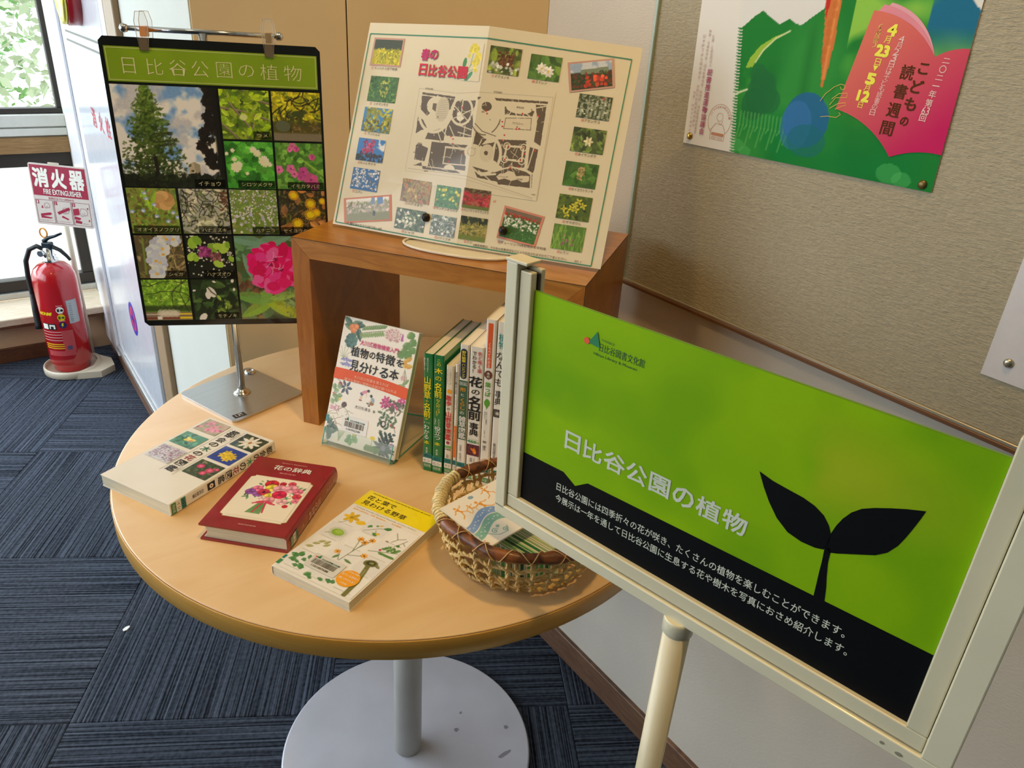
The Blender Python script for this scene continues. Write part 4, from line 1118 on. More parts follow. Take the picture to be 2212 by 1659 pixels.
lb = Matrix.Translation((-.052, -.062, .0040)) @ Matrix.Rotation(math.radians(-8), 4, 'Z')
flat(ps, 'maker_sticker', lb, rect(-.010, -.006, .010, .006), m_ink, .0001); flat(ps, 'maker_sticker', lb, rect(-.0062, -.0035, .0050, .0035), m_labw, .0003); txt(ps, 'h', lb, (-.0045, -.0028, .0035, .0028), m_ink, .06, .0006)
DA = math.radians(-24.3); pu = Vector((math.cos(DA), math.sin(DA), 0)); pn = Vector((-pu.y, pu.x, 0)) * -1   # pn points to the viewer
inv = ps.matrix_world.inverted()
L2 = lambda p: inv @ Vector(p)
top = PC + Vector((0, 0, .564))
MB().tube([L2(top - pu * .1005), L2(top + pu * .1015)], .0035, 14).build('crossbar', m_chrome, ps)
for s in (-.1005, .1015): MB().lathe([(0, -.0062), (.0044, -.0044), (.0062, 0), (.0044, .0044), (0, .0062)], 16, inv @ Matrix.Translation(top + pu * s)).build('end_ball', m_chrome, ps)
m_clip = glassy('clip_plastic', '#e9e6dc', .10, .05); m_clipe = M('clip_edge', '#b9b5a6', .2, coat=.5); m_clipo = M('clip_amber_lit', '#e8922a', .3, coat=.5)  # bright amber paints in the light shining through the left clip's spring
for s in (-.0745, .0880):
    o_ = top + pu * s; fcl = frame(o_ + pn * .0150, pu, (0, 0, 1)); hexa = [(-.0055, -.026), (.0055, -.026), (.0075, -.006), (.0085, .010), (.0055, .022), (-.0055, .022), (-.0085, .010), (-.0075, -.006)]
    MB().prism(hexa, -.0002, .0018, inv @ fcl).build('clip_front', m_clip, ps)
    MB().prism(hexa, -.0250, -.0230, inv @ fcl).build('clip_back', m_clip, ps)
    MB().tube([(x, y, .0018) for x, y in hexa], .00045, 5, True, m=inv @ fcl).build('clip_rim', m_clipe, ps)
    MB().tube([(x, y, -.0250) for x, y in hexa], .00045, 5, True, m=inv @ fcl).build('clip_rim', m_clipe, ps)
    MB().box(-.0055, -.026, .0001, .0055, -.010, .0022, m=inv @ fcl).build('clip_pad', M('clip_pad', '#6f6455', .25, coat=.5), ps)
    MB().box(-.0036, -.009, -.0228, .0036, .004, -.0004, m=inv @ fcl).build('clip_spring', m_clipo if s < 0 else M('clip_bronze', '#a5824a', .35, .5), ps)

# ---- the black plant poster hanging from the clips
PO = thing('plant_poster', 'black laminated poster of fourteen park plant photographs under a green title banner', 'poster', frame((.194, 1.2235, .8555), pu, (0, 0, 1)))
w_, h_ = .2888, .4185; ch_ = .006
m_black = M('poster_black', '#0c0f0c', .35, coat=.9)
MB().prism([(ch_, 0), (w_ - ch_, 0), (w_, ch_), (w_, h_ - ch_), (w_ - ch_, h_), (ch_, h_), (0, h_ - ch_), (0, ch_)], -.0007, 0).build('sheet', m_black, PO)
flat(PO, 'title_banner', ID, rect(.0055, .3618, .2838, .4065), M('banner_green', '#8bb022', .35, coat=.9, var=(14, .10)), .0003)
multi(PO, 'banner_line', ID, outline(.0075, .3640, .2818, .4045, .0007), M('banner_line', '#dfe6a0', .4), .0005)
m_pale = M('ink_paleyellow', '#e9e8b8', .4)
tt = [(.0262, .0422), (.0570, .0775), (.0860, .1085), (.1150, .1370), (.1475, .1680), (.1770, .1975), (.2060, .2300), (.2380, .2620)]
for ch, (a, b) in zip('日比谷公園の植物', tt): txt(PO, ch, ID, (a, .3722 if ch not in 'の' else .3748, b, .3925 if ch not in 'の' else .3905), m_pale, -.014, .0006)


def k_ginkgo(P):
    w, h = P.w, P.h; P.mix(P.band(h * .1, h * 2, h * .2), '#6c96c8'); P.mix(P.band(h * .62, h * 2, h * .2), '#6f98cc')
    P.cloud('#f0ece4', 4, .46, .60, 4); P.cloud('#b9bcc4', 5, .50, .7, 4); P.cloud('#f0e8d2', 3, .52, .66, 4, P.band(h * .15, h * .85, h * .2))
    P.poly([(w * .64, h * .12), (w * .64, h * .235), (w * .70, h * .265), (w * .755, h * .24), (w * .755, h * .12)], '#b0a690'); P.poly([(w * .70, h * .265), (w * .755, h * .24), (w * .755, h * .12), (w * .705, h * .12)], '#958c78'); P.poly([(w * .56, h * .1), (w * .56, h * .165), (w * .62, h * .165), (w * .62, h * .1)], '#8b8878')
    P.mix(P.band(-5, h * .10, h * .03), '#1b1f12')
    rs = P.rs
    for _ in range(1500):      # conical crown
        t = rs.rand() ** .75; y = h * (1.0 - t * .92); half = w * (.035 + .27 * t ** .9) * (1 if t < .82 else 1.05); x = w * .31 + np.clip(rs.normal(0, .52), -1.25, 1.25) * half
        c = rgb(['#4a6420', '#3a5219', '#5d7a2c', '#2d4014', '#6d8436'][rs.randint(5)]) * (1.15 - .55 * t); P.ell(x, y, rs.uniform(1.5, 4), rs.uniform(1, 2.2), c, rs.uniform(-.6, 1.2), .85, True)
    for k in range(26): 
        y = h * rs.uniform(.08, .75); P.line(w * .33, y, w * .33 + rs.choice([-1, 1]) * w * (1.02 - y / h) * .36, y + h * rs.uniform(.0, .09), .9, '#2a3016', .8)
    P.line(w * .335, 0, w * .33, h * .30, 5, '#221d12')
    for _ in range(800):       # dark tree on the right edge
        y = h * rs.rand(); e = w * (.87 - .10 * math.exp(-((y / h - .45) / .16) ** 2) + (.10 if y < h * .2 else 0) + .02 * math.sin(y * .3)); x = e + abs(rs.normal(0, .06)) * w
        P.ell(x, y, rs.uniform(2, 5), rs.uniform(1.5, 3), ['#1a1510', '#241c14', '#14120c'][rs.randint(3)], rs.uniform(0, 3), .95, True)
    P.mix(np.clip((np.arange(w)[None, :] - w * .93) / 3, 0, 1) + np.zeros((h, 1)), '#15120d')
    P.leaves(160, 3, 7, ['#1d2312', '#2a3018', '#151a0e'], 0, .13)
    P.poly([(w * .70, 0), (w, 0), (w, h * .055), (w * .70, h * .055)], '#12140d', .75)


def k_ume(P):
    P.cloud('#4c6a1c', 5); P.leaves(150, 3, 8, ['#7d9f20', '#93b52c', '#5d7d1c', '#a5c23a', '#3a4c1a'])
    for pts in (((0, .62), (.35, .58), (.62, .52), (.95, .40)), ((.68, .5), (.62, .25), (.5, .05)), ((.1, 1.0), (.2, .7), (.55, .25)), ((.45, 1), (.7, .8), (1, .72)), ((0, .3), (.2, .12), (.3, 0))):
        P.path([(a * P.w, b * P.h) for a, b in pts], 3, '#6a5a4c'); P.path([(a * P.w + .8, b * P.h + .8) for a, b in pts], 1, '#a59a84')
    P.leaves(46, 5, 10, ['#a8c824', '#8db41e', '#b8d640']); P.ell(P.w * .45, P.h * .45, 6, 5, '#c4cf8a')


def k_park(P):
    P.cloud('#a8a01c', 5); P.leaves(330, 2, 6, ['#b3b41c', '#c9c420', '#8a9a1c', '#6d7d18', '#d8cf30'], .35, 1); P.twigs(26, 26, 1.6, ['#2a2412', '#1d180c'], .3, .9)
    P.mix(P.band(P.h * .12, P.h * .40, 5) * .75, '#2f3218'); P.twigs(30, 14, 1.2, ['#5a4a30', '#8a7040'], .18, .45, .4, 1); P.ell(P.w * .2, P.h * .3, 12, 9, '#59604a'); P.mix(P.band(-3, P.h * .16, 3), '#77705c'); P.cloud('#3f4a20', 6, .6, .7, 3, P.band(P.h * .3, P.h, 4))


def k_clover(P):
    P.cloud('#3f8f2c', 5); P.leaves(190, 5, 10, ['#4da836', '#5cb83e', '#3a8a2a', '#6cc84a', '#2d6f24'], fat=.75)
    for x, y, r in ((.58, .82, 5.5), (.66, .75, 6), (.78, .60, 8.5), (.80, .55, 7), (.2, .45, 8.5), (.26, .50, 6), (.18, .62, 4), (.16, .80, 3.5), (.03, .73, 3), (.42, .32, 3), (.9, .52, 4)):
        for k in range(14): P.ell(P.w * x + math.cos(k * 2.4) * r * .7, P.h * y + math.sin(k * 2.4) * r * .7, r * .35, r * .2, ['#e6edc0', '#cfdca0', '#f3f6da'][k % 3], k * 2.4)
        P.ell(P.w * x, P.h * y, r * .5, r * .5, '#dbe6b2')


def k_oxalis(P):
    P.cloud('#4a7a30', 5); P.leaves(230, 3, 7, ['#5f9a3c', '#4f8a34', '#79b04a', '#3c6f2a'], fat=.8); P.line(P.w * .6, P.h * .6, P.w, P.h * .3, 3, '#8ab84a')
    for x, y, r in ((.36, .92, 6), (.44, .86, 5), (.30, .85, 4.5), (.76, .70, 5.5), (.05, .42, 7), (.30, .44, 7.5), (.37, .33, 6), (.56, .38, 8.5), (.50, .26, 6), (.72, .20, 12), (.78, .10, 9)): P.flower(P.w * x, P.h * y, r, 5, ['#d470a8', '#c8589a', '#bf4f9c'][int(x * 10) % 3], '#8a2a68', x * 20, .9)


def k_veronica(P):
    P.cloud('#7a8a3a', 5); P.leaves(260, 2, 6, ['#7fa83c', '#93bc4a', '#5f8430', '#8a7a40', '#6a5c34'])
    for k in range(10): P.ell(P.w * .72 + math.cos(k) * 8, P.h * .72 + math.sin(k) * 9, 10, 8, ['#c29a62', '#b58a54', '#cda870'][k % 3])
    P.ell(P.w * .38, P.h * .72, 20, 3.2, '#a3cf3c', 1.9, 1, True); P.ell(P.w * .5, P.h * .72, 20, 3.2, '#8fc034', 1.15, 1, True)
    for x, y in ((.36, .88), (.38, .76), (.52, .63), (.54, .38), (.88, .46), (.96, .36), (.76, .27), (.06, .48), (.28, .5)): P.ell(P.w * x, P.h * y, 3.6, 3, '#8fa8e0'); P.ell(P.w * x, P.h * y - .8, 2, 1.6, '#e8eefa')


def k_dogwood(P):
    P.cloud('#9aa094', 5); P.cloud('#d6cfba', 4, .55, .7); P.leaves(150, 2, 6, ['#6a7a48', '#8a9468', '#55603c', '#c9c8b0']); P.twigs(90, 18, 1.1, ['#1c1a14', '#2c281e']); P.leaves(14, 6, 9, ['#b9bf9c', '#d0d2b8'], .1, .35, .3, .7); P.leaves(30, 2, 5, ['#5a3f24', '#6f4a2a'], .5, 1, .85, 1)


def k_hananira(P):
    P.cloud('#6d8a3c', 6); P.leaves(260, 2, 5, ['#7a9a44', '#5f7f34', '#8aa850', '#a09a5c'], fat=.25); P.dots(230, .7, 1.6, ['#d6d6e8', '#c0bfe0', '#ecebf4'], .25, 1); P.dots(26, 1.6, 3, ['#dadbf0', '#c3c4e6'], .0, .45)


def k_dandelion(P):
    P.cloud('#33301c', 6); P.leaves(180, 3, 7, ['#4c5428', '#5f6a2c', '#2a2814', '#6a5a34', '#8a6c3c'], fat=.25); P.leaves(18, 6, 11, ['#a8743c', '#c0884a'], fat=.6)
    for x, y, r in ((.32, .88, 8), (.67, .70, 9), (.66, .45, 10), (.37, .25, 9.5), (.93, .76, 5), (.80, .50, 6)):
        for k in range(18): P.line(P.w * x, P.h * y, P.w * x + math.cos(k * .35) * r, P.h * y + math.sin(k * .35) * r, 1.5, '#f0b40e')
        P.ell(P.w * x, P.h * y, r * .62, r * .55, '#f6c516')


def k_iris(P):
    P.cloud('#5c5238', 5); P.leaves(110, 3, 9, ['#6a6a3a', '#8a7a4c', '#4f5a2c', '#a09060', '#3c3422'], fat=.25); P.twigs(14, 26, 2, ['#b09c70', '#8c7a54'], 0, .6, .5, 1); P.line(P.w * .14, P.h * .1, P.w * .17, P.h * .9, 3.5, '#75883c')
    for x, y in ((.62, .95), (.80, .90), (.46, .78), (.55, .68), (.36, .62), (.45, .52), (.34, .42), (.46, .36), (.42, .18), (.36, .10)): P.flower(P.w * x, P.h * y, 13, 6, '#c6cfe6', '#dfb766', x * 31, .8)
    for x, y in ((.66, .90), (.55, .55), (.38, .40)): P.ell(P.w * x, P.h * y, 3, 2.4, '#e0a83c')


def k_redbud(P):
    P.cloud('#1c2016', 5); P.dots(110, .6, 2.2, ['#e6e4d2', '#c9ccb8'], .4, 1); P.dots(30, .8, 1.6, ['#dcdccc'], 0, .4)
    for x, y, r in ((.15, .82, 11), (.25, .88, 9), (.09, .50, 9), (.18, .47, 7), (.55, .68, 11), (.68, .74, 9), (.80, .70, 11), (.65, .33, 9), (.93, .45, 6), (.88, .78, 6)): P.ell(P.w * x, P.h * y, r, r * .72, ['#8fb83c', '#a3c64c', '#7aa634'][int(x * 20) % 3], x * 9, 1, False)
    P.dots(60, 1.5, 3.2, ['#8f3a78', '#7a2c62', '#a04a86'], .5, .72, .27, .50); P.dots(40, 1.5, 3, ['#7a4a52', '#8a5a5c'], .4, .6, .5, .72)


def k_azalea(P):
    w, h = P.w, P.h; P.cloud('#4a5c34', 4); P.leaves(180, 6, 16, ['#5f8a5c', '#4a7048', '#7aa06a', '#3a5a3c', '#6a5f40', '#8c7a58']); P.leaves(60, 4, 9, ['#5a4030', '#7a5a40'], .3, .45, 0, .5)
    for x, y, a, r in ((.12, .95, -.2, 36), (.38, .93, .3, 40), (.80, .95, 0, 34), (.15, .60, -1.2, 30), (.93, .55, 1.3, 26)): P.ell(w * x, h * y, r, r * .26, '#6f9c86', a, 1, True)
    for x, y, a, r, c in ((.20, .14, .5, 34, '#7fae3c'), (.42, .16, -.7, 38, '#93b530'), (.15, .26, -.2, 34, '#6aa04a'), (.30, .30, 1.1, 26, '#74a850'), (.48, .28, .2, 24, '#86b456'), (.58, .08, -.4, 30, '#a2b82c')): P.ell(w * x, h * y, r, r * .30, c, a, 1, True)
    P.leaves(160, 2, 5, ['#8aa06a', '#6f8a4c'], 0, .35, .5, 1, .2)
    cx, cy = w * .40, h * .62; rs = P.rs
    for k in range(150):
        a = rs.uniform(0, 6.28); q = w * .245 * math.sqrt(rs.rand()); P.ell(cx + math.cos(a) * q * 1.05, cy + math.sin(a) * q * 1.05, rs.uniform(7, 14), rs.uniform(5, 9), ['#e0187c', '#ea3a92', '#d40f68', '#f05aa4', '#c40a58'][rs.randint(5)], rs.uniform(0, 3))
    for x, y in ((.36, .66), (.47, .60), (.42, .72)): P.ell(w * x, h * y, 4, 3, '#8c0a48'); P.twigs(3, 12, 1, ['#f7a0cc'], y - .03, y + .03, x - .03, x + .03)
    P.ell(w * .38, h * .40, 11, 8, '#cf1468'); P.ell(w * .50, h * .44, 10, 9, '#d61a70')


def k_shrubs(P):
    P.cloud('#6d9a2c', 5); P.leaves(300, 2, 6, ['#7db030', '#92c23c', '#5f8c26', '#a8cf50'], .3, 1); P.mix(P.band(P.h * .22, P.h * .36, 4) * .8, '#2c3a1a'); P.twigs(10, 50, 1.2, ['#2c2a18'], .6, 1)
    P.mix(P.band(0, P.h * .20, 2), '#7d6a5c'); P.mix(P.band(P.h * .03, P.h * .07, 1), '#7a3420'); P.mix(P.band(P.h * .13, P.h * .16, 1), '#b9b4a2'); P.poly([(P.w * .72, P.h * .13), (P.w, P.h * .13), (P.w, P.h * .17), (P.w * .72, P.h * .17)], '#d8c01c'); P.poly([(P.w * .72, P.h * .03), (P.w, P.h * .03), (P.w, P.h * .08), (P.w * .72, P.h * .08)], '#d8c01c')
    for k in range(16): P.ell(P.w * (.3 + .025 * k), P.h * (.17 + .03 * math.sin(k * 1.7)), 5, 6, '#cfcabb', 0, .5)
    P.poly([(P.w * .24, P.h * .02), (P.w * .33, P.h * .02), (P.w * .33, P.h * .09), (P.w * .24, P.h * .09)], '#e6e2d6')


def k_mochi(P):
    P.cloud('#1f2c18', 5); P.leaves(60, 8, 18, ['#2c4420', '#3a5a2c', '#1c2c16', '#4c6a34', '#24381c'])
    for x, y, r in ((.42, .68, 11), (.34, .60, 7), (.18, .06, 9), (.05, .72, 3), (.92, .74, 3), (.9, .95, 4), (.5, .93, 3)): P.ell(P.w * x, P.h * y, r, r * .6, '#e9e3d8', x * 5)
    P.path([(P.w * .32, P.h * .85), (P.w * .42, P.h * .68), (P.w * .7, P.h * .45), (P.w, P.h * .3)], 2, '#2a2a1e'); P.leaves(9, 4, 7, ['#7fa03c', '#93b04a'], .2, .8, .5, .9)


c0, c1, c2, c3 = .0052, .0760, .1468, .2178; cw = .0678
PH = [(c0, .2185, c0 + .1385, .3582, k_ginkgo, '#8fa6bf', .0010, 'イチョウ', (.1057, .2216, .1369, .2282)), (c2, .2896, c2 + cw, .3575, k_ume, '#5a7a20', .00085, 'ウメ', (.1941, .2934, .2091, .2985)),
      (c3, .2896, c3 + cw, .3575, k_park, '#a9a020', .00085, None, None), (c2, .2188, c2 + cw, .2866, k_clover, '#3f8f2c', .00085, 'シロツメクサ', (.1663, .2220, .2105, .2278)), (c3, .2188, c3 + cw, .2866, k_oxalis, '#4f8034', .00085, 'イモカタバミ', (.2375, .2208, .2790, .2268)),
      (c0 - .0010, .1492, c0 - .001 + cw, .2168, k_veronica, '#7f9040', .00085, 'オオイヌノフグリ', (.0120, .1522, .0690, .1582)), (c1, .1492, c1 + cw, .2168, k_dogwood, '#a8aca0', .00085, 'ハナミズキ', (.1030, .1522, .1380, .1582)),
      (c2, .1492, c2 + cw, .2168, k_hananira, '#6d8a3c', .00085, 'ハナニラ', (.1810, .1522, .2085, .1580)), (c3, .1492, c3 + cw, .2168, k_dandelion, '#33301c', .00085, 'セイヨウタンポポ', (.2215, .1522, .2790, .1580)),
      (c0 - .0008, .0788, c0 - .0008 + cw, .1462, k_iris, '#5c5238', .00085, 'シャガ', (.0465, .0822, .0668, .0880)), (c1, .0788, c1 + cw, .1462, k_redbud, '#1c2016', .00085, 'ハナズオウ', (.1020, .0822, .1370, .0885)),
      (c2, .0092, c3 + cw, .1462, k_azalea, '#4a5c34', .00095, 'ツツジ', (.2450, .0120, .2780, .0180)), (c0 - .001, .0092, c0 - .001 + cw, .0764, k_shrubs, '#6d9a2c', .00085, None, None), (c1, .0092, c1 + cw, .0764, k_mochi, '#1f2c18', .00085, 'モチノキ', (.1110, .0125, .1395, .0185))]
m_cap = glassy('caption_shade', '#0e120c', .62, .3)
for i, (a, b, c, d, k_, bg_, rs__, cap, cb) in enumerate(PH):
    flower_photo(PO, ID, (a, b, c, d), bg_, k_, 40 + i, rs__, .0003, m_printg)
    if cap:
        flat(PO, 'caption_band', ID, rect(cb[0] - .005, b + .0006, c - .0004, cb[3] + .0030), m_cap, .0006)
        txt(PO, cap, ID, cb, m_pale, -.005, .0010)

# ================================================================= FOLDED MAP SHEET on a white wire stand
SBL, SF, SBR = Vector((.450, 1.069, 1.0315)), Vector((.560, .891, 1.0315)), Vector((.683, .720, 1.0315))
STL, SFT, STR = Vector((.546, 1.124, 1.308)), Vector((.631, .936, 1.3165)), Vector((.780, .791, 1.303))
SW, SH, HW = .42, .297, .21
nL = (SF - SBL).cross(STL - SBL).normalized(); nR = (SBR - SF).cross(SFT - SF).normalized()


def sheet(x, y, z=0.0):
    """point on the folded sheet; x across 0-.42, y up 0-.297, z towards the reader"""
    t = y / SH
    if x <= HW: a = x / HW; p = SBL.lerp(SF, a).lerp(STL.lerp(SFT, a), t); n = nL
    else: a = (x - HW) / HW; p = SF.lerp(SBR, a).lerp(SFT.lerp(STR, a), t); n = nR
    k = min(1.0, abs(x - HW) / .02); n = (n * (.5 + .5 * k) + (nL if n is nR else nR) * (.5 - .5 * k)).normalized()
    return p + n * z


MS0 = Vector((.60, .91, 1.0265))
MS = thing('map_sheet', 'laminated cream park map sheet folded down the middle leaning on the wire stand', 'sheet', Matrix.Translation(MS0))
SHF = lambda x, y, z: sheet(x, y, z) - MS0
m_sheet = M('laminated_sheet', '#dfd5b9', .35, coat=.7, var=(8, .015))
xs = [SW * k / 16 for k in range(17)]; ys = [SH * k / 8 for k in range(9)]
V = [SHF(x, y, 0) for y in ys for x in xs] + [SHF(x, y, -.0006) for y in ys for x in xs]; nx = 17; N0 = 17 * 9
F = []
for j in range(8):
    for i in range(16):
        a = j * nx + i; F.append((a, a + 1, a + nx + 1, a + nx)); F.append((N0 + a, N0 + a + nx, N0 + a + nx + 1, N0 + a + 1))
edge = [i for i in range(16)] + [16 + nx * j for j in range(8)] + [16 + nx * 8 - i for i in range(16)] + [nx * (8 - j) for j in range(8)]
for k in range(len(edge)): a, b = edge[k], edge[(k + 1) % len(edge)]; F.append((a, N0 + a, N0 + b, b))
raw('sheet', V, F, m_sheet, MS)
m_bord = M('ink_bordergreen', '#3f8a6a', .4)


def seg_stroke(parent, name, pts, w, mat, z):
    """a stroke that follows the folded sheet"""
    out = []
    for (xa, ya), (xb, yb) in zip(pts, pts[1:]):
        n = max(1, int(math.hypot(xb - xa, yb - ya) / .02))
        for k in range(n):
            out += stroke([(xa + (xb - xa) * k / n, ya + (yb - ya) * k / n), (xa + (xb - xa) * (k + 1) / n, ya + (yb - ya) * (k + 1) / n)], w)
    return multi(parent, name, SHF, out, mat, z)


seg_stroke(MS, 'border_line', [(.0045, .0035), (.0045, .2812), (.21, .2812), (.4084, .2802), (.4064, .0022), (.21, .0030), (.0045, .0035)], .0015, m_bord, .0006)


def K_field(P): P.cloud('#3c4630', 4); P.mix(P.band(-5, P.h * .58, 4), '#b9ac14'); P.leaves(420, 1.5, 4, ['#d6c916', '#c0b612', '#e3d624', '#8f9a1c'], 0, .6, .1, 1)
def K_green(P): P.cloud('#3c6a2c', 5); P.leaves(120, 2, 5, ['#4f7f38', '#2f5a26', '#6a9448']); P.leaves(20, 2, 4, ['#b9b93c', '#c9c654'], .2, .8, .4, .7)
def K_sanshu(P): P.cloud('#3f86c0', 4); P.leaves(150, 2, 6, ['#a8a51e', '#c4bd24', '#8a8a1c', '#d3c92e'], 0, 1, .1, 1); P.leaves(50, 2, 5, ['#5c5a1c', '#77702a'], 0, .5)
def K_kanhi(P): P.cloud('#3f7fc4', 4); P.cloud('#e6e4e4', 4, .6, .7); P.leaves(70, 2, 4, ['#c43a62', '#a02c50', '#d85a80'], .25, .9, .2, .6); P.leaves(60, 2, 6, ['#2a3430', '#3c3440'], 0, .35)
def K_kobushi(P): P.cloud('#3a6fae', 3); P.leaves(120, 1.2, 2.6, ['#e4e2de', '#cfd2d6', '#f4f2ee'], .1, .95, .05, .95, fat=.7); P.twigs(16, 12, .8, ['#6a6058'], 0, .8)
def K_sakura(P): P.cloud('#8a8f6a', 5); P.mix(P.band(P.h * .8, P.h * 2, 6), '#e9e6e0'); P.leaves(200, 2, 5, ['#dcc8c4', '#c9b4ae', '#7f8a58', '#9aa06c'], .35, .8); P.mix(P.band(-5, P.h * .33, 4) * .8, '#7a7a44'); P.poly([(P.w * .55, P.h * .7), (P.w * .6, P.h), (P.w * .66, P.h), (P.w * .66, P.h * .7)], '#6f8aa8'); P.poly([(P.w * .72, P.h * .7), (P.w * .72, P.h), (P.w * .85, P.h), (P.w * .85, P.h * .7)], '#4f7fb8'); P.ell(P.w * .64, P.h * .3, 3, 5, '#2a2c24')
def K_brown(P): P.cloud('#a88a4a', 5); P.leaves(180, 2, 6, ['#b39450', '#8a7a3a', '#c9a860', '#6f6a30', '#b06a40']); P.twigs(20, 16, .8, ['#5a4a2c'])
def K_unnan(P): P.cloud('#3f7a34', 5); P.leaves(140, 1.5, 4, ['#4f8f40', '#2f6a2a', '#6aa054']); P.dots(14, 1.5, 3, ['#d9d334', '#e6e04c'], .2, .8)
def K_beni(P): P.cloud('#7a7a4a', 5); P.twigs(24, 20, 1.6, ['#5a3a34'], .4, 1); P.leaves(190, 2, 5, ['#b83c44', '#c9484e', '#9a3038', '#a05a44'], .15, .75); P.mix(P.band(-5, P.h * .15, 3), '#6a7a38')
def K_shaga(P): P.cloud('#3a4a26', 5); P.leaves(110, 3, 8, ['#4f6a2c', '#5f7a34', '#2c3c1c'], fat=.25); P.leaves(44, 2, 4, ['#e9ead8', '#f4f4e8', '#cfd4c0'], .15, .9, .05, .95, fat=.6)
def K_hanamizu(P): P.cloud('#6a7a6c', 5); P.leaves(160, 1.5, 4, ['#cfd4d0', '#a8b4a4', '#4f6a3c', '#3c5430', '#e6e8e2']); P.twigs(14, 18, 1, ['#3a3a30'])
def K_fuji(P): P.cloud('#8f8f5c', 4); P.leaves(180, 2, 6, ['#a89a50', '#b8aa5c', '#6f7a34', '#8a8440'], .15, .8); P.leaves(40, 3, 7, ['#2f3a24', '#3c4430'], .7, 1); P.mix(P.band(-5, P.h * .2, 3), '#6f7f34')
def K_hand(P): P.cloud('#5a6a34', 4); P.leaves(40, 5, 12, ['#93a83c', '#7a9434', '#a8b850', '#4a5a28']); P.leaves(90, 2, 4, ['#6a3a24', '#7f4a30', '#5a3020'], .25, .8, .3, .75); P.dots(20, 1.5, 3, ['#d8dcd0'], 0, .4)
def K_suiren(P): P.cloud('#3f5a2c', 4); P.leaves(46, 6, 14, ['#4f7a34', '#5f8a3c', '#3a6028', '#74963c'], fat=.55); P.flower(P.w * .40, P.h * .45, 9, 8, '#eeeade', '#d8c860', .2); P.flower(P.w * .62, P.h * .36, 9, 8, '#f2eee4', '#d8c860', .5)
def K_bara(P): P.mix(P.band(P.h * .6, P.h * 2, 4), '#9ab0cc'); P.cloud('#c9d2dc', 4, .5, .6, 3, P.band(P.h * .6, P.h * 2, 4)); P.mix(P.band(-5, P.h * .62, 3), '#2a3420'); P.poly([(P.w * .25, P.h * .55), (P.w * .25, P.h * .72), (P.w * .9, P.h * .76), (P.w * .9, P.h * .55)], '#7a8a74'); P.leaves(110, 2, 5, ['#2f4020', '#3f5428', '#7a2a20'], 0, .6); P.dots(16, 2, 4, ['#d8402c', '#e6583a'], .1, .5, .3, .9)
def K_akan(P): P.cloud('#3c4a30', 5); [P.path([(P.w * x, P.h * .1), (P.w * (x + .01), P.h * t)], 4, '#b9bfae', .8) for x, t in ((.12, .6), (.32, .9), (.42, .8), (.55, .95), (.68, .85), (.78, .9), (.9, .7))]; P.leaves(130, 1.5, 4, ['#8a9478', '#5a6a44', '#cfd4c4', '#3a4a28'])
def K_tai(P): P.cloud('#4a5a30', 5); P.leaves(60, 4, 9, ['#5f7a38', '#7a9444', '#35452a', '#8aa850']); P.flower(P.w * .5, P.h * .45, 8, 6, '#e6ddb4', '#c9b878')
def K_sei(P): P.cloud('#3a6028', 5); P.leaves(40, 6, 13, ['#4a7a2c', '#3a6a24', '#5c8a38']); P.leaves(60, 1.5, 3, ['#b8a06c', '#c9b07c', '#a08a54'], .3, .8, .4, .6)
def K_yama(P): P.cloud('#4f6428', 5); P.leaves(60, 3, 8, ['#6f8430', '#5a7028', '#3a4a1c']); [P.flower(P.w * x, P.h * y, 6, 4, '#d3cc3c', '#8a8a30', x * 9) for x, y in ((.5, .6), (.42, .45), (.56, .42), (.2, .4), (.75, .6), (.3, .2), (.6, .75))]
def K_shiran(P): P.cloud('#5a8034', 5); [P.line(P.w * x, 0, P.w * (x + d), P.h * t, 2.2, c) for x, d, t, c in [(random.Random(k).random(), random.Random(k + 50).uniform(-.2, .2), random.Random(k + 90).uniform(.5, 1), ['#6f9a3c', '#88b04c', '#4f7a2c'][k % 3]) for k in range(46)]]; P.leaves(14, 1.5, 3, ['#b06a8a', '#9a5a78'], .2, .6, .3, .7)
def K_tulip(P): P.cloud('#3f6a34', 5); P.mix(P.band(P.h * .82, P.h * 2, 3), '#7a6a58'); P.leaves(70, 1.2, 2.6, ['#c43c30'], .74, .85); P.leaves(160, 1.2, 3, ['#4f8a40', '#5f9a4a'], 0, .55, fat=.25); P.leaves(90, 1.3, 2.8, ['#e9ead2', '#f4f4e6'], .38, .76, fat=.7)


def sph(quad, bg_, k_, seed, res=.0008, edge=None, z=.0006):
    """photo on the sheet; quad = (bottom left, bottom right, top right, top left)"""
    (ax, ay), (bx_, by_), (cx, cy), (dx, dy) = quad
    W = math.hypot(bx_ - ax, by_ - ay); H = math.hypot(dx - ax, dy - ay); P = Paint(max(24, int(W / res)), max(20, int(H / res)), bg_, seed); k_(P); P.grain(.1)
    f = lambda u, v, zz: SHF(*[(1 - v) * ((1 - u) * a + u * b) + v * ((1 - u) * d + u * c) for a, b, c, d in ((ax, bx_, cx, dx), (ay, by_, cy, dy))], zz)
    if edge:
        fr4 = []
        for (xa, ya), (xb, yb) in (((-.055, -.035), (1.055, -.035)), ((-.055, 1.035), (1.055, 1.035))):
            for k in range(6): fr4.append([(xa + (xb - xa) * k / 6, ya - .035), (xa + (xb - xa) * (k + 1) / 6, ya - .035), (xa + (xb - xa) * (k + 1) / 6, ya + .035), (xa + (xb - xa) * k / 6, ya + .035)])
        for xa in (-.055, 1.0):
            for k in range(5): fr4.append(rect(xa, k / 5, xa + .055, (k + 1) / 5))
        multi(MS, 'photo_frame', f, fr4, edge, z)
    return pic(MS, 'photo_print', f, (0, 0, 1, 1), P, m_printg, z)


def rq(x0, y0, x1, y1): return ((x0, y0), (x1, y0), (x1, y1), (x0, y1))


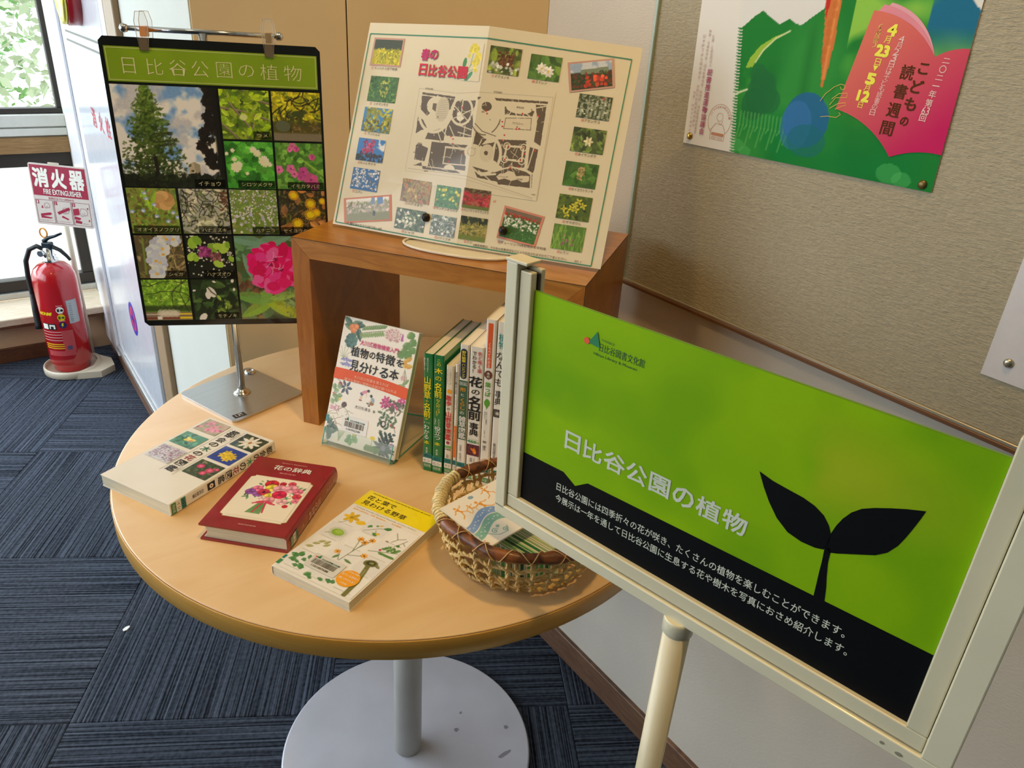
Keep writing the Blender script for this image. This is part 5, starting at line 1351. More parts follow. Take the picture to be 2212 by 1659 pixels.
m_pf = M('frame_pink', '#c49a8c', .4); m_pf2 = M('frame_salmon', '#cf8a74', .4)
SP = [(rq(.0165, .2385, .0670, .2735), '#3c4630', K_field, m_pf), (rq(.0205, .1852, .0710, .2215), '#3c6a2c', K_green, None), (rq(.0195, .1414, .0700, .1764), '#3f86c0', K_sanshu, None), (rq(.0190, .0987, .0672, .1314), '#3f7fc4', K_kanhi, None),
      (rq(.0188, .0560, .0664, .0877), '#3a6fae', K_kobushi, None), (((.0235, .0068), (.0955, .0210), (.0885, .0535), (.0160, .0385)), '#8a8f6a', K_sakura, m_pf2), (rq(.1076, .0503, .1560, .0826), '#a88a4a', K_brown, None),
      (rq(.1649, .0505, .2040, .0806), '#3f7a34', K_unnan, None), (rq(.2086, .0550, .2490, .0824), '#7a7a4a', K_beni, None), (rq(.1051, .0101, .1541, .0403), '#3a4a26', K_shaga, None), (rq(.1640, .0103, .2040, .0390), '#6a7a6c', K_hanamizu, None),
      (rq(.2105, .0112, .2505, .0439), '#8f8f5c', K_fuji, None), (rq(.2159, .2379, .2600, .2730), '#5a6a34', K_hand, None), (rq(.2730, .2375, .3162, .2696), '#3f5a2c', K_suiren, None), (((.3360, .2295), (.3895, .2425), (.3820, .2755), (.3275, .2630)), '#6a7a8a', K_bara, m_pf),
      (rq(.3478, .1962, .3931, .2274), '#3c4a30', K_akan, None), (rq(.3483, .1511, .3935, .1834), '#4a5a30', K_tai, None), (rq(.3462, .1045, .3919, .1373), '#3a6028', K_sei, None), (rq(.3454, .0597, .3915, .0927), '#4f6428', K_yama, None), (rq(.3456, .0181, .3902, .0520), '#5a8034', K_shiran, None),
      (((.2700, .0235), (.3220, .0185), (.3270, .0565), (.2740, .0630)), '#3f6a34', K_tulip, m_pf2)]
for i, (qd, bg_, k_, ed) in enumerate(SP): sph(qd, bg_, k_, 70 + i, edge=ed)


def stx(s, b, mat, bold=0.0, z=.0008, **k): txt(MS, s, SHF, b, mat, bold, z, **k)


caps = [('①', .0177, .2308, .0218, 'ナノハナ３月下旬頃', .0240, .0650), ('②', .0270, .1800, .0310, 'シナマンサク', .0340, .0600), ('③', .0262, .1368, .0300, 'サンシュユ', .0330, .0540), ('④', .0245, .0935, .0285, 'カンヒザクラ', .0290, .0560), ('⑤', .0240, .0510, .0280, 'コブシ', .0290, .0420),
        ('⑥', .0240, .0028, .0285, '雲形池のサクラ3月下旬～4月', .0300, .0850), ('⑦', .1170, .0460, .1212, 'ハナズオウ', .1220, .1460), ('⑧', .1640, .0465, .1682, 'ウンナンオウバイ', .1690, .2035), ('⑨', .2085, .0502, .2120, 'ベニバナトキワマンサク', .2125, .2500), ('⑩', .1190, .0052, .1230, 'シャガ', .1240, .1400),
        ('⑪', .1735, .0052, .1775, 'ハナミズキ', .1780, .1990), ('⑫', .2200, .0068, .2240, 'フジ', .2245, .2330), ('⑬', .2700, .0135, .2740, 'チューリップ4月初旬から中旬頃', .2745, .3400), ('⑭', .3560, .0128, .3600, 'シラン', .3605, .3725), ('⑮', .3560, .0540, .3600, 'ヤマボウシ', .3610, .3820),
        ('⑯', .3560, .0990, .3600, 'セイヨウトチノキ', .3605, .3900), ('⑰', .3560, .1460, .3600, 'タイサンボク', .3605, .3850), ('⑱', .3560, .1910, .3600, 'アカンサス', .3605, .3820), ('⑲', .3790, .2220, .3830, 'バラ', .3840, .3900), ('⑳', .2800, .2325, .2840, 'スイレン', .2850, .3010), ('㉑', .2230, .2325, .2270, 'ナナメノキ', .2280, .2480), ('㉒', .2535, .0675, .2580, '', 0, 0)]
for n_, x, y, x2, s_, xa, xb in caps:
    stx(n_, (x, y, x2, y + .0040), m_red)
    if s_: stx(s_, (xa, y, xb, y + .0040), m_ink)
m_mag = M('ink_magenta', '#c8256f', .4); m_rdt = M('ink_titlered', '#d32a45', .4); m_sh = M('ink_shadow', '#9a8f88', .5)
for s_, b_, mm in (('春', (.1040, .2478, .1175, .2635), m_mag), ('の', (.1190, .2498, .1325, .2625), m_mag), ('日', (.1045, .2272, .1170, .2428), m_rdt), ('比', (.1205, .2270, .1345, .2425), m_rdt), ('谷', (.1365, .2268, .1515, .2425), m_rdt), ('公', (.1530, .2268, .1680, .2425), m_rdt), ('園', (.1700, .2268, .1850, .2425), m_rdt)):
    stx(s_, (b_[0] + .0006, b_[1] - .0007, b_[2] + .0006, b_[3] - .0007), m_sh, .03, .0008); stx(s_, b_, mm, .03, .0011)
stx('※開花時期は、その年の気象状況などにより左右されますのでご了承ください。', (.2345, .0040, .3720, .0078), m_ink); stx('2021. 3', (.3825, .0040, .3920, .0070), m_ink)
# the little rape-blossom drawing beside the title
P = Paint(60, 90, '#dfd5b9', 3)
P.path([(14, 6), (26, 40), (30, 72)], 1.6, '#6a9a70'); P.path([(24, 34), (38, 52), (44, 62)], 1.4, '#6a9a70'); P.path([(20, 22), (36, 28)], 1.2, '#6a9a70')
P.ell(6, 42, 13, 6, '#3c8a44', 1.45); P.ell(24, 10, 17, 5.5, '#4a9a74', .85)
for x, y, r in ((30, 80, 12), (24, 74, 9), (38, 76, 9), (46, 60, 9), (42, 52, 8), (34, 44, 6), (46, 44, 6), (40, 34, 6), (50, 54, 6), (18, 60, 5), (44, 26, 5)): P.flower(x, y, r, 4, '#e9d93c', None, x, 1.0)
pic(MS, 'blossom_drawing', SHF, (.1760, .2245, .2060, .2735), P, m_printg, .0005)
# the park map itself, painted in two halves so that it follows the fold
mx0, my0, mx1, my1 = .1050, .0780, .3150, .2230; rs1 = .00052
MP = Paint(int((mx1 - mx0) / rs1), int((my1 - my0) / rs1), '#dfd5b9', 2)
q2 = lambda x, y: ((x - mx0) / rs1, (y - my0) / rs1); Q = lambda *p: [q2(x, y) for x, y in p]
br1, br2, cr1 = '#655848', '#6f6150', '#dfd5b9'
_ln = MP.line
MP.line = lambda x0, y0, x1, y1, wd, c, al=1.0: _ln(x0, y0, x1, y1, wd * 1.3, c, al)
MP.poly(Q((.1120, .097), (.1145, .2040), (.172, .2025), (.208, .2062), (.3086, .2125), (.3098, .082), (.2085, .099)), cr1)
for g in (((.1160, .2035), (.1720, .2015), (.1720, .1985), (.1160, .2005)), ((.1160, .1990), (.1560, .1980), (.1300, .1720), (.1180, .1800)), ((.1560, .1985), (.1720, .1980), (.1720, .1850), (.1600, .1820)), ((.1150, .1700), (.1160, .1450), (.1330, .1560), (.1250, .1660)),
          ((.1195, .1300), (.1205, .1105), (.1380, .1100), (.1410, .1285), (.1300, .1310), (.1290, .1345), (.1230, .1345)), ((.1450, .1380), (.2050, .1390), (.2055, .1050), (.1450, .1030)), ((.1750, .1960), (.2060, .1990), (.2075, .1500), (.1650, .1480), (.1680, .1750)),
          ((.1360, .1500), (.1640, .1600), (.1640, .1410), (.1330, .1400)), ((.1200, .1020), (.1330, .1080), (.1370, .0990), (.2000, .1000), (.1900, .1040), (.1500, .1040)),
          ((.2090, .2040), (.3060, .2100), (.3060, .2070), (.2090, .2005)), ((.2480, .1960), (.2600, .1990), (.2560, .1880), (.2500, .1850)), ((.2600, .1940), (.2900, .1960), (.2880, .1880), (.2560, .1860)), ((.2900, .2040), (.3050, .2050), (.3060, .1500), (.2960, .1540), (.2960, .1800)),
          ((.2130, .1580), (.2300, .1500), (.2200, .1370), (.2120, .1420)), ((.2230, .1420), (.2420, .1480), (.2390, .1360), (.2300, .1340)), ((.2440, .1520), (.2860, .1560), (.2890, .1200), (.2600, .1150), (.2440, .1240)), ((.2160, .1120), (.2480, .1080), (.2560, .0960), (.2250, .0980)),
          ((.2480, .1080), (.2700, .1180), (.3020, .1130), (.3040, .0940), (.2560, .0930)), ((.2920, .1480), (.3040, .1460), (.3030, .1140), (.2920, .1180))): MP.poly(Q(*g), br1)
def arc(cx, cy, rx, ry, a0, a1, n=24): return [q2(cx + rx * math.cos(math.radians(a0 + (a1 - a0) * k / n)), cy + ry * math.sin(math.radians(a0 + (a1 - a0) * k / n))) for k in range(n + 1)]
MP.poly(arc(.1440, .1870, .0170, .0130, 0, 360), cr1); MP.poly(Q((.1370, .1820), (.1370, .1900), (.1430, .1900), (.1430, .1790)), br2); MP.poly(arc(.1540, .1830, .0110, .0170, 0, 360), '#cfc4aa')
for k in range(9): MP.line(*q2(.1450 + k * .0005, .1700 + k * .003), *q2(.1620, .1720 + k * .003), .8, '#a89c82')
MP.path(arc(.1430, .1800, .0270, .0290, 180, 370), 6, cr1); MP.path(arc(.1440, .1800, .0220, .0250, 190, 350), 1.5, cr1)
MP.path(Q((.1130, .1420), (.1250, .1500), (.1400, .1540), (.1560, .1600), (.1680, .1740), (.1730, .1960)), 6, cr1); MP.path(arc(.1860, .1830, .0170, .0180, 0, 360), 5, cr1)
MP.poly(Q((.1790, .1800), (.1830, .1830), (.1880, .1770), (.1920, .1740), (.1860, .1690), (.1800, .1720)), '#efe7d2')
for a, b in (((.1860, .2010), (.1860, .1640)), ((.1720, .1900), (.2000, .1700)), ((.1700, .1700), (.2050, .1880)), ((.1600, .1540), (.1750, .1420)), ((.1700, .1620), (.1850, .1420)), ((.1500, .1560), (.1600, .1400)), ((.1850, .1550), (.2060, .1520)), ((.1950, .1640), (.1950, .1400)), ((.1350, .1400), (.2080, .1400)), ((.1400, .1400), (.1430, .1020)), ((.1450, .1030), (.2080, .1040)), ((.1860, .1640), (.2060, .1600))): MP.line(*q2(*a), *q2(*b), 2, cr1)
MP.path(Q((.1691, .1325), (.2043, .1330), (.2050, .1120), (.1687, .1105), (.1691, .1325)), 2.5, cr1); MP.line(*q2(.1690, .1330), *q2(.2045, .1340), 4, '#d8ccb0'); MP.poly(arc(.1800, .1040, .0090, .0060, 0, 180), cr1)
MP.poly(arc(.2235, .1830, .0190, .0250, 0, 360), cr1); MP.poly(arc(.2229, .1930, .0072, .0062, 0, 360), br1); MP.path(arc(.2235, .1830, .0215, .0275, 190, 350), 2, br1)
MP.poly(Q((.2519, .1815), (.2872, .1856), (.2888, .1701), (.2514, .1674)), '#ddd0b4'); MP.path(Q((.2519, .1815), (.2872, .1856), (.2888, .1701), (.2514, .1674), (.2519, .1815)), 1.2, br1)
MP.poly(arc(.2680, .1960, .0180, .0070, 0, 360), cr1)
MP.path(arc(.2300, .1300, .0230, .0260, -100, 90), 6, cr1); MP.path(Q((.2300, .1560), (.2550, .1580), (.2750, .1620), (.2950, .1540), (.3080, .1480)), 6, cr1); MP.path(Q((.2100, .1700), (.2250, .1600), (.2450, .1570)), 5, cr1); MP.path(Q((.2100, .1690), (.2220, .1600), (.2420, .1560)), 1.5, br1)
MP.poly(arc(.2130, .1310, .0130, .0110, 0, 360), cr1); MP.path(arc(.2110, .1310, .0055, .0055, 0, 360), 1, '#b3a88c'); MP.poly(arc(.2331, .1320, .0100, .0120, 0, 360), '#d5c9ad'); MP.poly(arc(.2320, .1320, .0030, .0030, 0, 360), br1)
MP.poly(Q((.2584, .1467), (.2847, .1478), (.2850, .1265), (.2574, .1257)), cr1); MP.poly(Q((.2610, .1440), (.2820, .1450), (.2825, .1295), (.2605, .1285)), br1)
for x, y in ((.2600, .1450), (.2835, .1460), (.2840, .1280), (.2595, .1275)): MP.path(arc(x, y, .0045, .0045, 0, 360), 2, cr1)
MP.poly([q2(x, y) for x, y in ((.2520, .1028), (.2560, .1075), (.2620, .1085), (.2680, .1130), (.2760, .1120), (.2800, .1070), (.2880, .1090), (.2980, .1095), (.2990, .1020), (.2900, .1000), (.2820, .1030), (.2740, .1000), (.2640, .1020), (.2560, .0990))], '#ddd0b4')
MP.path(Q((.2440, .1150), (.2500, .1110), (.2700, .1180), (.2880, .1180), (.3000, .1120), (.3030, .0900)), 3, cr1); MP.path(Q((.2120, .1120), (.2300, .1020), (.2500, .1060)), 4, cr1); MP.path(Q((.2250, .1080), (.2500, .0930)), 2, cr1)
for a, b in (((.2640, .1900), (.2700, .1800)), ((.2720, .1920), (.2780, .1850)), ((.2750, .1930), (.2860, .1870)), ((.2920, .2000), (.3050, .2040)), ((.2960, .1900), (.2920, .1700)), ((.2920, .1700), (.2950, .1550)), ((.2900, .1540), (.2930, .1180)), ((.2980, .1500), (.2940, .1200)), ((.2300, .1450), (.2350, .1560)), ((.2200, .1400), (.2230, .1480))): MP.line(*q2(*a), *q2(*b), 2.2, cr1)
for x, y in ((.1860, .1880), (.1750, .1480), (.1790, .1450), (.1800, .1390), (.1780, .1140), (.1990, .1290), (.2230, .1870), (.2250, .1840), (.2480, .1760), (.2490, .1700), (.2690, .1690), (.2730, .1700), (.2740, .1900), (.2960, .1900), (.2540, .1590), (.2520, .1520), (.2620, .1450), (.2830, .1460), (.2860, .1380), (.2820, .1290), (.2600, .1270), (.2700, .1170), (.2800, .1200), (.3000, .1440)): MP.ell(*q2(x, y), 2.6, 2.2, '#cc3a3a')
MP.path(Q((.1085, .0940), (.1100, .2085), (.1750, .2060), (.2080, .2100), (.3120, .2165), (.3135, .0800)), 1, '#b9ad95'); MP.path(Q((.1120, .0970), (.2085, .0980), (.3080, .0810)), 1, '#b0a48c'); MP.path(Q((.1080, .0930), (.2085, .0935), (.3080, .0790)), .8, '#c2b69e')
rm = random.Random(31)
for _ in range(70):      # minor footpaths through the planted plots
    x, y = rm.uniform(.113, .305), rm.uniform(.100, .203); a_ = rm.uniform(0, 6.28)
    pth = [(x, y)]
    for k in range(4): x += math.cos(a_) * .0035; y += math.sin(a_) * .0035; a_ += rm.uniform(-.7, .7); pth.append((x, y))
    MP.path(Q(*pth), .9, cr1)
for _ in range(60):
    x, y = rm.uniform(.113, .305), rm.uniform(.100, .203); MP.ell(*q2(x, y), rm.uniform(1, 2.4), rm.uniform(1, 2), cr1 if rm.random() < .5 else '#7d7060', rm.uniform(0, 3))
hw_ = int(round((HW - mx0) / rs1))
for a, b, xa, xb in ((0, hw_ + 1, mx0, mx0 + hw_ * rs1), (hw_, MP.w, mx0 + hw_ * rs1, mx1)):
    S_ = Paint(2, 2, '#ffffff'); S_.a = MP.a[:, a:b]; S_.w, S_.h = b - a, MP.h
    pic(MS, 'map_print', SHF, (xa, my0, xb, my1), S_, m_printg, .00045)
for s_, b_ in (('日比谷通り', (.2300, .2130, .2420, .2155)), ('地下鉄日比谷駅', (.1200, .2085, .1330, .2110)), ('草地広場', (.2650, .1970, .2750, .1995)), ('テニスコート', (.2630, .1755, .2780, .1785)), ('ハナショウブ', (.2550, .1030, .2680, .1050)), ('日本庭園', (.2820, .1030, .2900, .1050)), ('西幸門', (.1400, .0955, .1460, .0978)), ('健康広場', (.2170, .1850, .2215, .1872)), ('内幸町', (.3060, .0850, .3120, .0870))):
    stx(s_, b_, m_ink, 0, .0009)

# white wire stand with black-tipped prongs
m_wire = M('wire_white', '#e9e2cf', .3, coat=.5); m_tip = M('rubber_black', '#17130f', .5)
wsd = thing('wire_stand', 'white wire display stand with two black ball tips on top of the wooden box', 'stand', Matrix.Translation((.56, .90, 1.0265)))
o0 = Vector((.56, .90, 1.0265))
du = Vector((.5815, -.8135, 0)); de = Vector((.8135, .5815, 0)); cen = Vector((.5600, .8900, 0))
pts = []
for k in range(28):
    a = 2 * math.pi * k / 28; pts.append(Vector((cen.x, cen.y, 0)) + du * (.082 * math.copysign(abs(math.cos(a)) ** .8, math.cos(a))) + de * (.034 * math.sin(a)) + Vector((0, 0, .0022)) - Vector((.56, .90, 0)))
MB().tube(pts, .0021, 8, True).build('base_loop', m_wire, wsd)
MB().prism([((cen + du * .079 * math.cos(a) + de * .031 * math.sin(a)).x - .56, (cen + du * .079 * math.cos(a) + de * .031 * math.sin(a)).y - .90) for a in [2 * math.pi * k / 32 for k in range(32)]], .0006, .0016).build('base_plate', m_wire, wsd)
for bpt, tip in (((.527, .939, 1.030), (.5385, .9415, 1.0600)), ((.5775, .8385, 1.030), (.6030, .8400, 1.0600))):
    a, b = Vector(bpt) - o0, Vector(tip) - o0
    MB().tube([a - de * -.0, a, a.lerp(b, .5) - de * .002, b], .0021, 8).build('prong', m_wire, wsd)
    MB().lathe([(0, -.0065), (.0045, -.0048), (.0064, 0), (.0045, .0048), (0, .0065)], 16, Matrix.Translation(b + Vector((0, 0, .003)))).build('ball_tip', m_tip, wsd)
for s in (-.05, .05):      # the back wires that carry the sheet
    a = cen + du * s + de * .030; a = Vector((a.x, a.y, 1.0290)) - o0
    MB().tube([a, a + de * .055 + Vector((0, 0, .16))], .0021, 8).build('back_wire', m_wire, wsd)

# ================================================================= GREEN SIGN on a cream stand (nearest)
SA = math.radians(-79.0); su = Vector((math.cos(SA), math.sin(SA), .0125)).normalized()
SG = thing('sign_stand', 'green and black sign held in a cream metal frame on a round floor pole', 'sign stand', frame((.426, .532, .865), su, (0, 0, 1)))
m_crm = M('cream_enamel', '#d9d2b4', .38, coat=.25, var=(16, .03)); m_crm2 = M('cream_enamel_inner', '#d2caab', .38, coat=.2, var=(16, .03)); m_slot = M('slot_dark', '#2b2a26', .6)
PW, PH_ = .4047, .2350
sgn = Paint(120, 72, '#82b000', 6); sgn.cloud('#8cb800', 3, .45, .65); sgn.cloud('#74a600', 4, .5, .7); sgn.cloud('#a4b21c', 4, .42, .62, 4, np.clip(1 - np.hypot((np.arange(120)[None, :] - 92) / 26, (np.arange(72)[:, None] - 58) / 11), 0, 1) * 1.6 * .8 if False else np.clip(1.2 - np.hypot((np.arange(120)[None, :] - 93) / 24, (np.arange(72)[:, None] - 54) / 13), 0, 1) * .8)
MB().box(0, -.004, -.0030, PW, PH_ + .001, -.0004).build('sign_panel', M('panel_core', '#5f8f10', .4), SG)
pic(SG, 'green_print', ID, (0, 0, PW, PH_ + .001), sgn, print_mat('print_sign', .7, 0.0), .0)
m_sb = M('sign_black', '#07090c', .6, spec=.15)
flat(SG, 'black_band', ID, [(0, 0), (PW, -.0), (PW, .0690), (.0859, .0600), (.0708, .0495), (.0547, .0585), (0, .0573)], m_sb, .00025)
lf = [(.2499, .1527), (.262, .1495), (.275, .1480), (.288, .1467), (.298, .1440), (.306, .1395), (.3115, .1330), (.3143, .1270), (.3150, .1200), (.3125, .1110), (.306, .1090), (.295, .1085), (.283, .1110), (.272, .1190), (.263, .1300), (.256, .1410)]
rf = [(.3143, .1270), (.3165, .1360), (.3195, .1440), (.3240, .1520), (.330, .1585), (.338, .1635), (.348, .1685), (.358, .1730), (.3696, .1773), (.3680, .1700), (.3655, .1600), (.3630, .1510), (.3600, .1420), (.355, .1330), (.348, .1265), (.3395, .1220), (.331, .1175), (.3225, .1130), (.3165, .1105), (.3135, .1150)]
stm = [(.3128, .1150), (.3178, .1140), (.3182, .1020), (.3200, .0900), (.3222, .0790), (.3238, .0660), (.3150, .0660), (.3145, .0790), (.3140, .0900), (.3138, .1000)]
for nm, p_ in (('leaf_silhouette', lf), ('leaf_silhouette', rf), ('stem_silhouette', stm)): flat(SG, nm, ID, p_, m_sb, .0003)
m_sw = M('sign_white', '#cfd4c2', .5)
TX = [('日', .0535, .0720), ('比', .0765, .0985), ('谷', .1015, .1255), ('公', .1275, .1500), ('園', .1535, .1745), ('の', .1785, .1995), ('植', .2025, .2255), ('物', .2280, .2500)]
for ch, a, b in TX: txt(SG, ch, ID, (a, .0868, b, .1065 if ch != 'の' else .1055), m_sw, .022, .0003)
SL = .0112
def sign_line(s, xa, xb, ya, yb, hgt):
    n = len(s); 
    V, F = glyphs(s, .006, 2, False); P = []
    for x, y in V: X = xa + (xb - xa) * x; P.append((X, ya + (yb - ya) * x + (y - .5) * hgt))
    raw('lettering', put(P, ID, .0005), F, m_sw, SG)
sign_line('日比谷公園には四季折々の花が咲き、たくさんの植物を楽しむことができます。', .0480, .3455, .0385, .0475, .0094)
sign_line('今展示は一年を通して日比谷公園に生息する花や樹木を写真におさめ紹介します。', .0480, .3510, .0245, .0325, .0094)
m_dkg = M('ink_logo', '#14512a', .5)
emblem(SG, Matrix.Translation((.0640, .2040, 0)), 0, 0, .0150)
txt(SG, '日比谷図書文化館', ID, (.0815, .2010, .1310, .2090), m_dkg, 0, .0003); txt(SG, '千代田区立', ID, (.0830, .2110, .0980, .2135), m_dkg, 0, .0003); txt(SG, 'Hibiya Library & Museum', ID, (.0760, .1950, .1240, .1985), m_dkg, 0, .0003)
# frame: left post, bottom rail and right post; each an outer bar, a groove and an inner bar that carries the panel
def bar(nm, x0, y0, x1, y1, z0, z1, mt, bev=.0012): box(nm, (x0, y0, z0), (x1, y1, z1), mt, SG, bev=bev, seg=2)
bar('outer_post', -.0310, -.0215, -.0165, .2600, -.011, .0080, m_crm); bar('inner_post', -.0152, .0000, -.0005, .2535, -.003, .0050, m_crm2)
bar('slot_strip', -.0168, -.0160, -.0147, .2530, -.008, .0015, m_slot, 0); bar('back_post', -.0300, -.0100, .0020, .2560, -.012, -.0065, m_crm2); bar('slot_strip', -.0040, -.0050, .0012, .2520, -.0060, -.0032, m_slot, 0)
bar('post_cap', -.0318, .2600, -.0040, .2632, -.0118, .0088, m_crm, .0008)
bar('outer_rail', -.0310, -.0310, .4420, -.0172, -.011, .0080, m_crm); bar('inner_rail', -.0152, -.0158, .4208, -.0003, -.003, .0050, m_crm2); bar('slot_strip', -.0140, -.0180, .4185, -.0150, -.008, .0015, m_slot, 0)
bar('outer_post', .4215, -.0172, .4420, .2600, -.011, .0080, m_crm); bar('inner_post', .4052, .0, .4208, .2535, -.003, .0050, m_crm2); bar('slot_strip', .4200, -.0010, .4220, .2530, -.008, .0015, m_slot, 0)
bar('post_cap', .4050, .2600, .4428, .2632, -.0118, .0088, m_crm, .0008)
flat(SG, 'chip_mark', ID, disc(.3950, -.0245, .0018, 9, .0015), M('chip_grey', '#8a8672', .6), .0084); flat(SG, 'chip_mark', ID, disc(.4080, -.0258, .0030, 7, .0018), M('chip_grey'), .0084)
ib = SG.matrix_world.inverted(); pb = SG.matrix_world @ Vector((.2065, -.0310, -.0015))
up_ = Matrix.Translation(ib @ Vector((pb.x, pb.y, 0))) @ ib.to_3x3().to_4x4()
MB().lathe([(.0130, .010), (.0130, pb.z - .012)], 28, up_).build('pole', m_crm, SG)
MB().lathe([(.0130, pb.z - .018), (.0148, pb.z - .016), (.0148, pb.z - .002), (.0142, pb.z + .001)], 28, up_).build('pole_collar', m_crm, SG)
MB().lathe([(.150, 0), (.150, .006), (.142, .011), (.020, .014), (.0130, .024)], 56, up_).build('floor_disc', m_crm, SG)

# ================================================================= BASKET and leaflets
BC = Vector((.487, .603, TZ + .0022)); RB, RR_, BHt = .083, .103, .066
bk = thing('basket', 'round openwork rope basket with brown bark rim laced in string', 'basket', Matrix.Translation(BC))
m_rope = M('jute_rope', '#e3c07c', .8, var=(60, .16), bump=(420, .9, (1, 1, 1), .002)); m_bark = wood('bark', '#3d1f0d', '#8a4f22', 30, (1, 1, 2), .5, .2, 1.5, 6); m_str = M('string', '#c9a26a', .75, bump=(500, .5)); m_raff = M('raffia_wrap', '#d9c48c', .75, var=(50, .2), bump=(380, .8))
rb_ = random.Random(21)
def rim(a, dr=0, dz=0):
    rr2 = RR_ + .0022 * math.sin(3 * a + 1) + .0012 * math.sin(7 * a) + dr; return Vector((math.cos(a) * rr2, math.sin(a) * rr2, BHt + .0020 * math.sin(2 * a + .5) + dz))
A0, A1 = math.radians(112), math.radians(168)      # the rope-wrapped stretch of the rim
N_ = 96; arc_ = [A1 + (2 * math.pi - (A1 - A0)) * k / N_ for k in range(N_ + 1)]
MB().tube([rim(a) for a in arc_], [.0070 + .0007 * math.sin(k * .5) + rb_.uniform(-.0003, .0003) for k in range(N_ + 1)], 10, jag=.08, rnd=rb_).build('bark_rim', m_bark, bk)
core = [rim(A0 - .06 + (A1 - A0 + .12) * k / 20) for k in range(21)]
MB().tube(core, .0050, 8).build('rim_core', m_raff, bk)
pts = []
for k in range(0, 420):
    t = k / 419; a = A0 - .03 + (A1 - A0 + .06) * t; c = rim(a); ph = 2 * math.pi * 19 * t; rd = Vector((math.cos(a), math.sin(a), 0))
    pts.append(c + rd * math.cos(ph) * (.0066 + .0008 * math.sin(k * .21)) + Vector((0, 0, 1)) * math.sin(ph) * .0068)
MB().tube(pts, .0021, 6).build('raffia_wrap', m_raff, bk)
pts = []
for k in range(0, 22 * 12 + 1):    # zig-zag lacing over the bark
    t = k / (22 * 12); a = A1 + (2 * math.pi - (A1 - A0)) * t; ph = 2 * math.pi * 17 * t; rd = Vector((math.cos(a), math.sin(a), 0))
    pts.append(rim(a) + rd * (math.cos(ph) * .0082) + Vector((0, 0, math.sin(ph) * .0082)))
MB().tube(pts, .0007, 5).build('lacing', m_str, bk)
pts = [rim(A1 + (2 * math.pi - (A1 - A0)) * (1 - k / 264)) + Vector((math.cos(A1 + (2 * math.pi - (A1 - A0)) * (1 - k / 264)), math.sin(A1 + (2 * math.pi - (A1 - A0)) * (1 - k / 264)), 0)) * (math.cos(2 * math.pi * 13 * k / 264) * .0084) + Vector((0, 0, math.sin(2 * math.pi * 13 * k / 264) * .0084)) for k in range(265)]
MB().tube(pts, .0006, 5).build('lacing', m_str, bk)
def wall(a, t):      # t 0 at the foot, 1 at the rim
    r = RB + (RR_ - RB) * (t ** .7) + .003 * math.sin(math.pi * t); return r, .003 + (BHt - .009) * t
def twist(pts, r, nm, turns):
    """two-strand twisted cord"""
    n = len(pts); 
    for s in (0, math.pi):
        pass
    out = []
    MBx = MB()
    for s in (0, math.pi):
        L_ = []
        for k, p in enumerate(pts):
            t = (pts[min(k + 1, n - 1)] - pts[max(k - 1, 0)]).normalized(); a = t.cross(Vector((.13, .21, 1))).normalized() if abs(t.z) < .95 else t.cross(Vector((1, .2, 0))).normalized(); b = t.cross(a)
            ph = s + turns * 2 * math.pi * k / (n - 1); L_.append(p + (a * math.cos(ph) + b * math.sin(ph)) * r * .55)
        MBx.tube(L_, r * .68, 5)
    return MBx.build(nm, m_rope, bk)
for t in (.02, .26, .52, .78):
    pts = []
    for k in range(145):
        a = 2 * math.pi * k / 144; r, z = wall(a, t); r += rb_.uniform(-.0003, .0003) + .0012 * math.sin(36 * a); z += .0016 * math.sin(18 * a + t * 9) + .0012 * math.sin(5 * a + t * 20)
        pts.append(Vector((math.cos(a) * r, math.sin(a) * r, z)))
    pts[-1] = pts[0]; twist(pts, .0027, 'hoop_cord', 34)
for k in range(34):
    a = 2 * math.pi * (k + rb_.uniform(-.22, .22)) / 34; a2 = a + rb_.uniform(-.05, .05); pts = []
    for j in range(13):
        t = j / 12; r, z = wall(a, t * .98 + .01); aa = a + (a2 - a) * t; r += .0012 * (1 if j % 3 else -1); pts.append(Vector((math.cos(aa) * r, math.sin(aa) * r, z)))
    twist(pts, .0028, 'upright_cord', 3)
dens = MB()
for k in range(110):    # loose fuzzy loops on the tighter-knotted right side
    a = rb_.uniform(-.95, .2); t = rb_.uniform(.0, .95); r, z = wall(a, t); p = Vector((math.cos(a) * (r + .001), math.sin(a) * (r + .001), z)); d_ = Vector((rb_.gauss(0, 1), rb_.gauss(0, 1), rb_.gauss(0, .7))).normalized() * .006
    dens.tube([p - d_, p + Vector((math.cos(a), math.sin(a), 0)) * .003, p + d_], .0014, 4)
o = dens.build('knotted_cord', m_rope, bk); o['kind'] = 'stuff'
bt = []
for k in range(24):
    a = 2 * math.pi * k / 24; bt += stroke([(0, 0), (math.cos(a) * .082, math.sin(a) * .082)], .003)
for r in (.02, .04, .06, .078): bt += stroke([(math.cos(2 * math.pi * k / 32) * r, math.sin(2 * math.pi * k / 32) * r) for k in range(33)], .003)
o = multi(bk, 'woven_bottom', ID, bt, m_rope, .002); o['kind'] = 'stuff'

def leaflet(label, mw, w, h, t, mt): 
    o = thing('leaflet', label, 'leaflet', mw, 'leaflets in the rope basket')
    for k in range(3): box('page', (.0002 * k, .0002 * k, t * k / 3), (w - .0002 * k, h - .0002 * k, t * (k + 1) / 3 - .0002), mt if k == 2 else m_pagew, o)
    return o
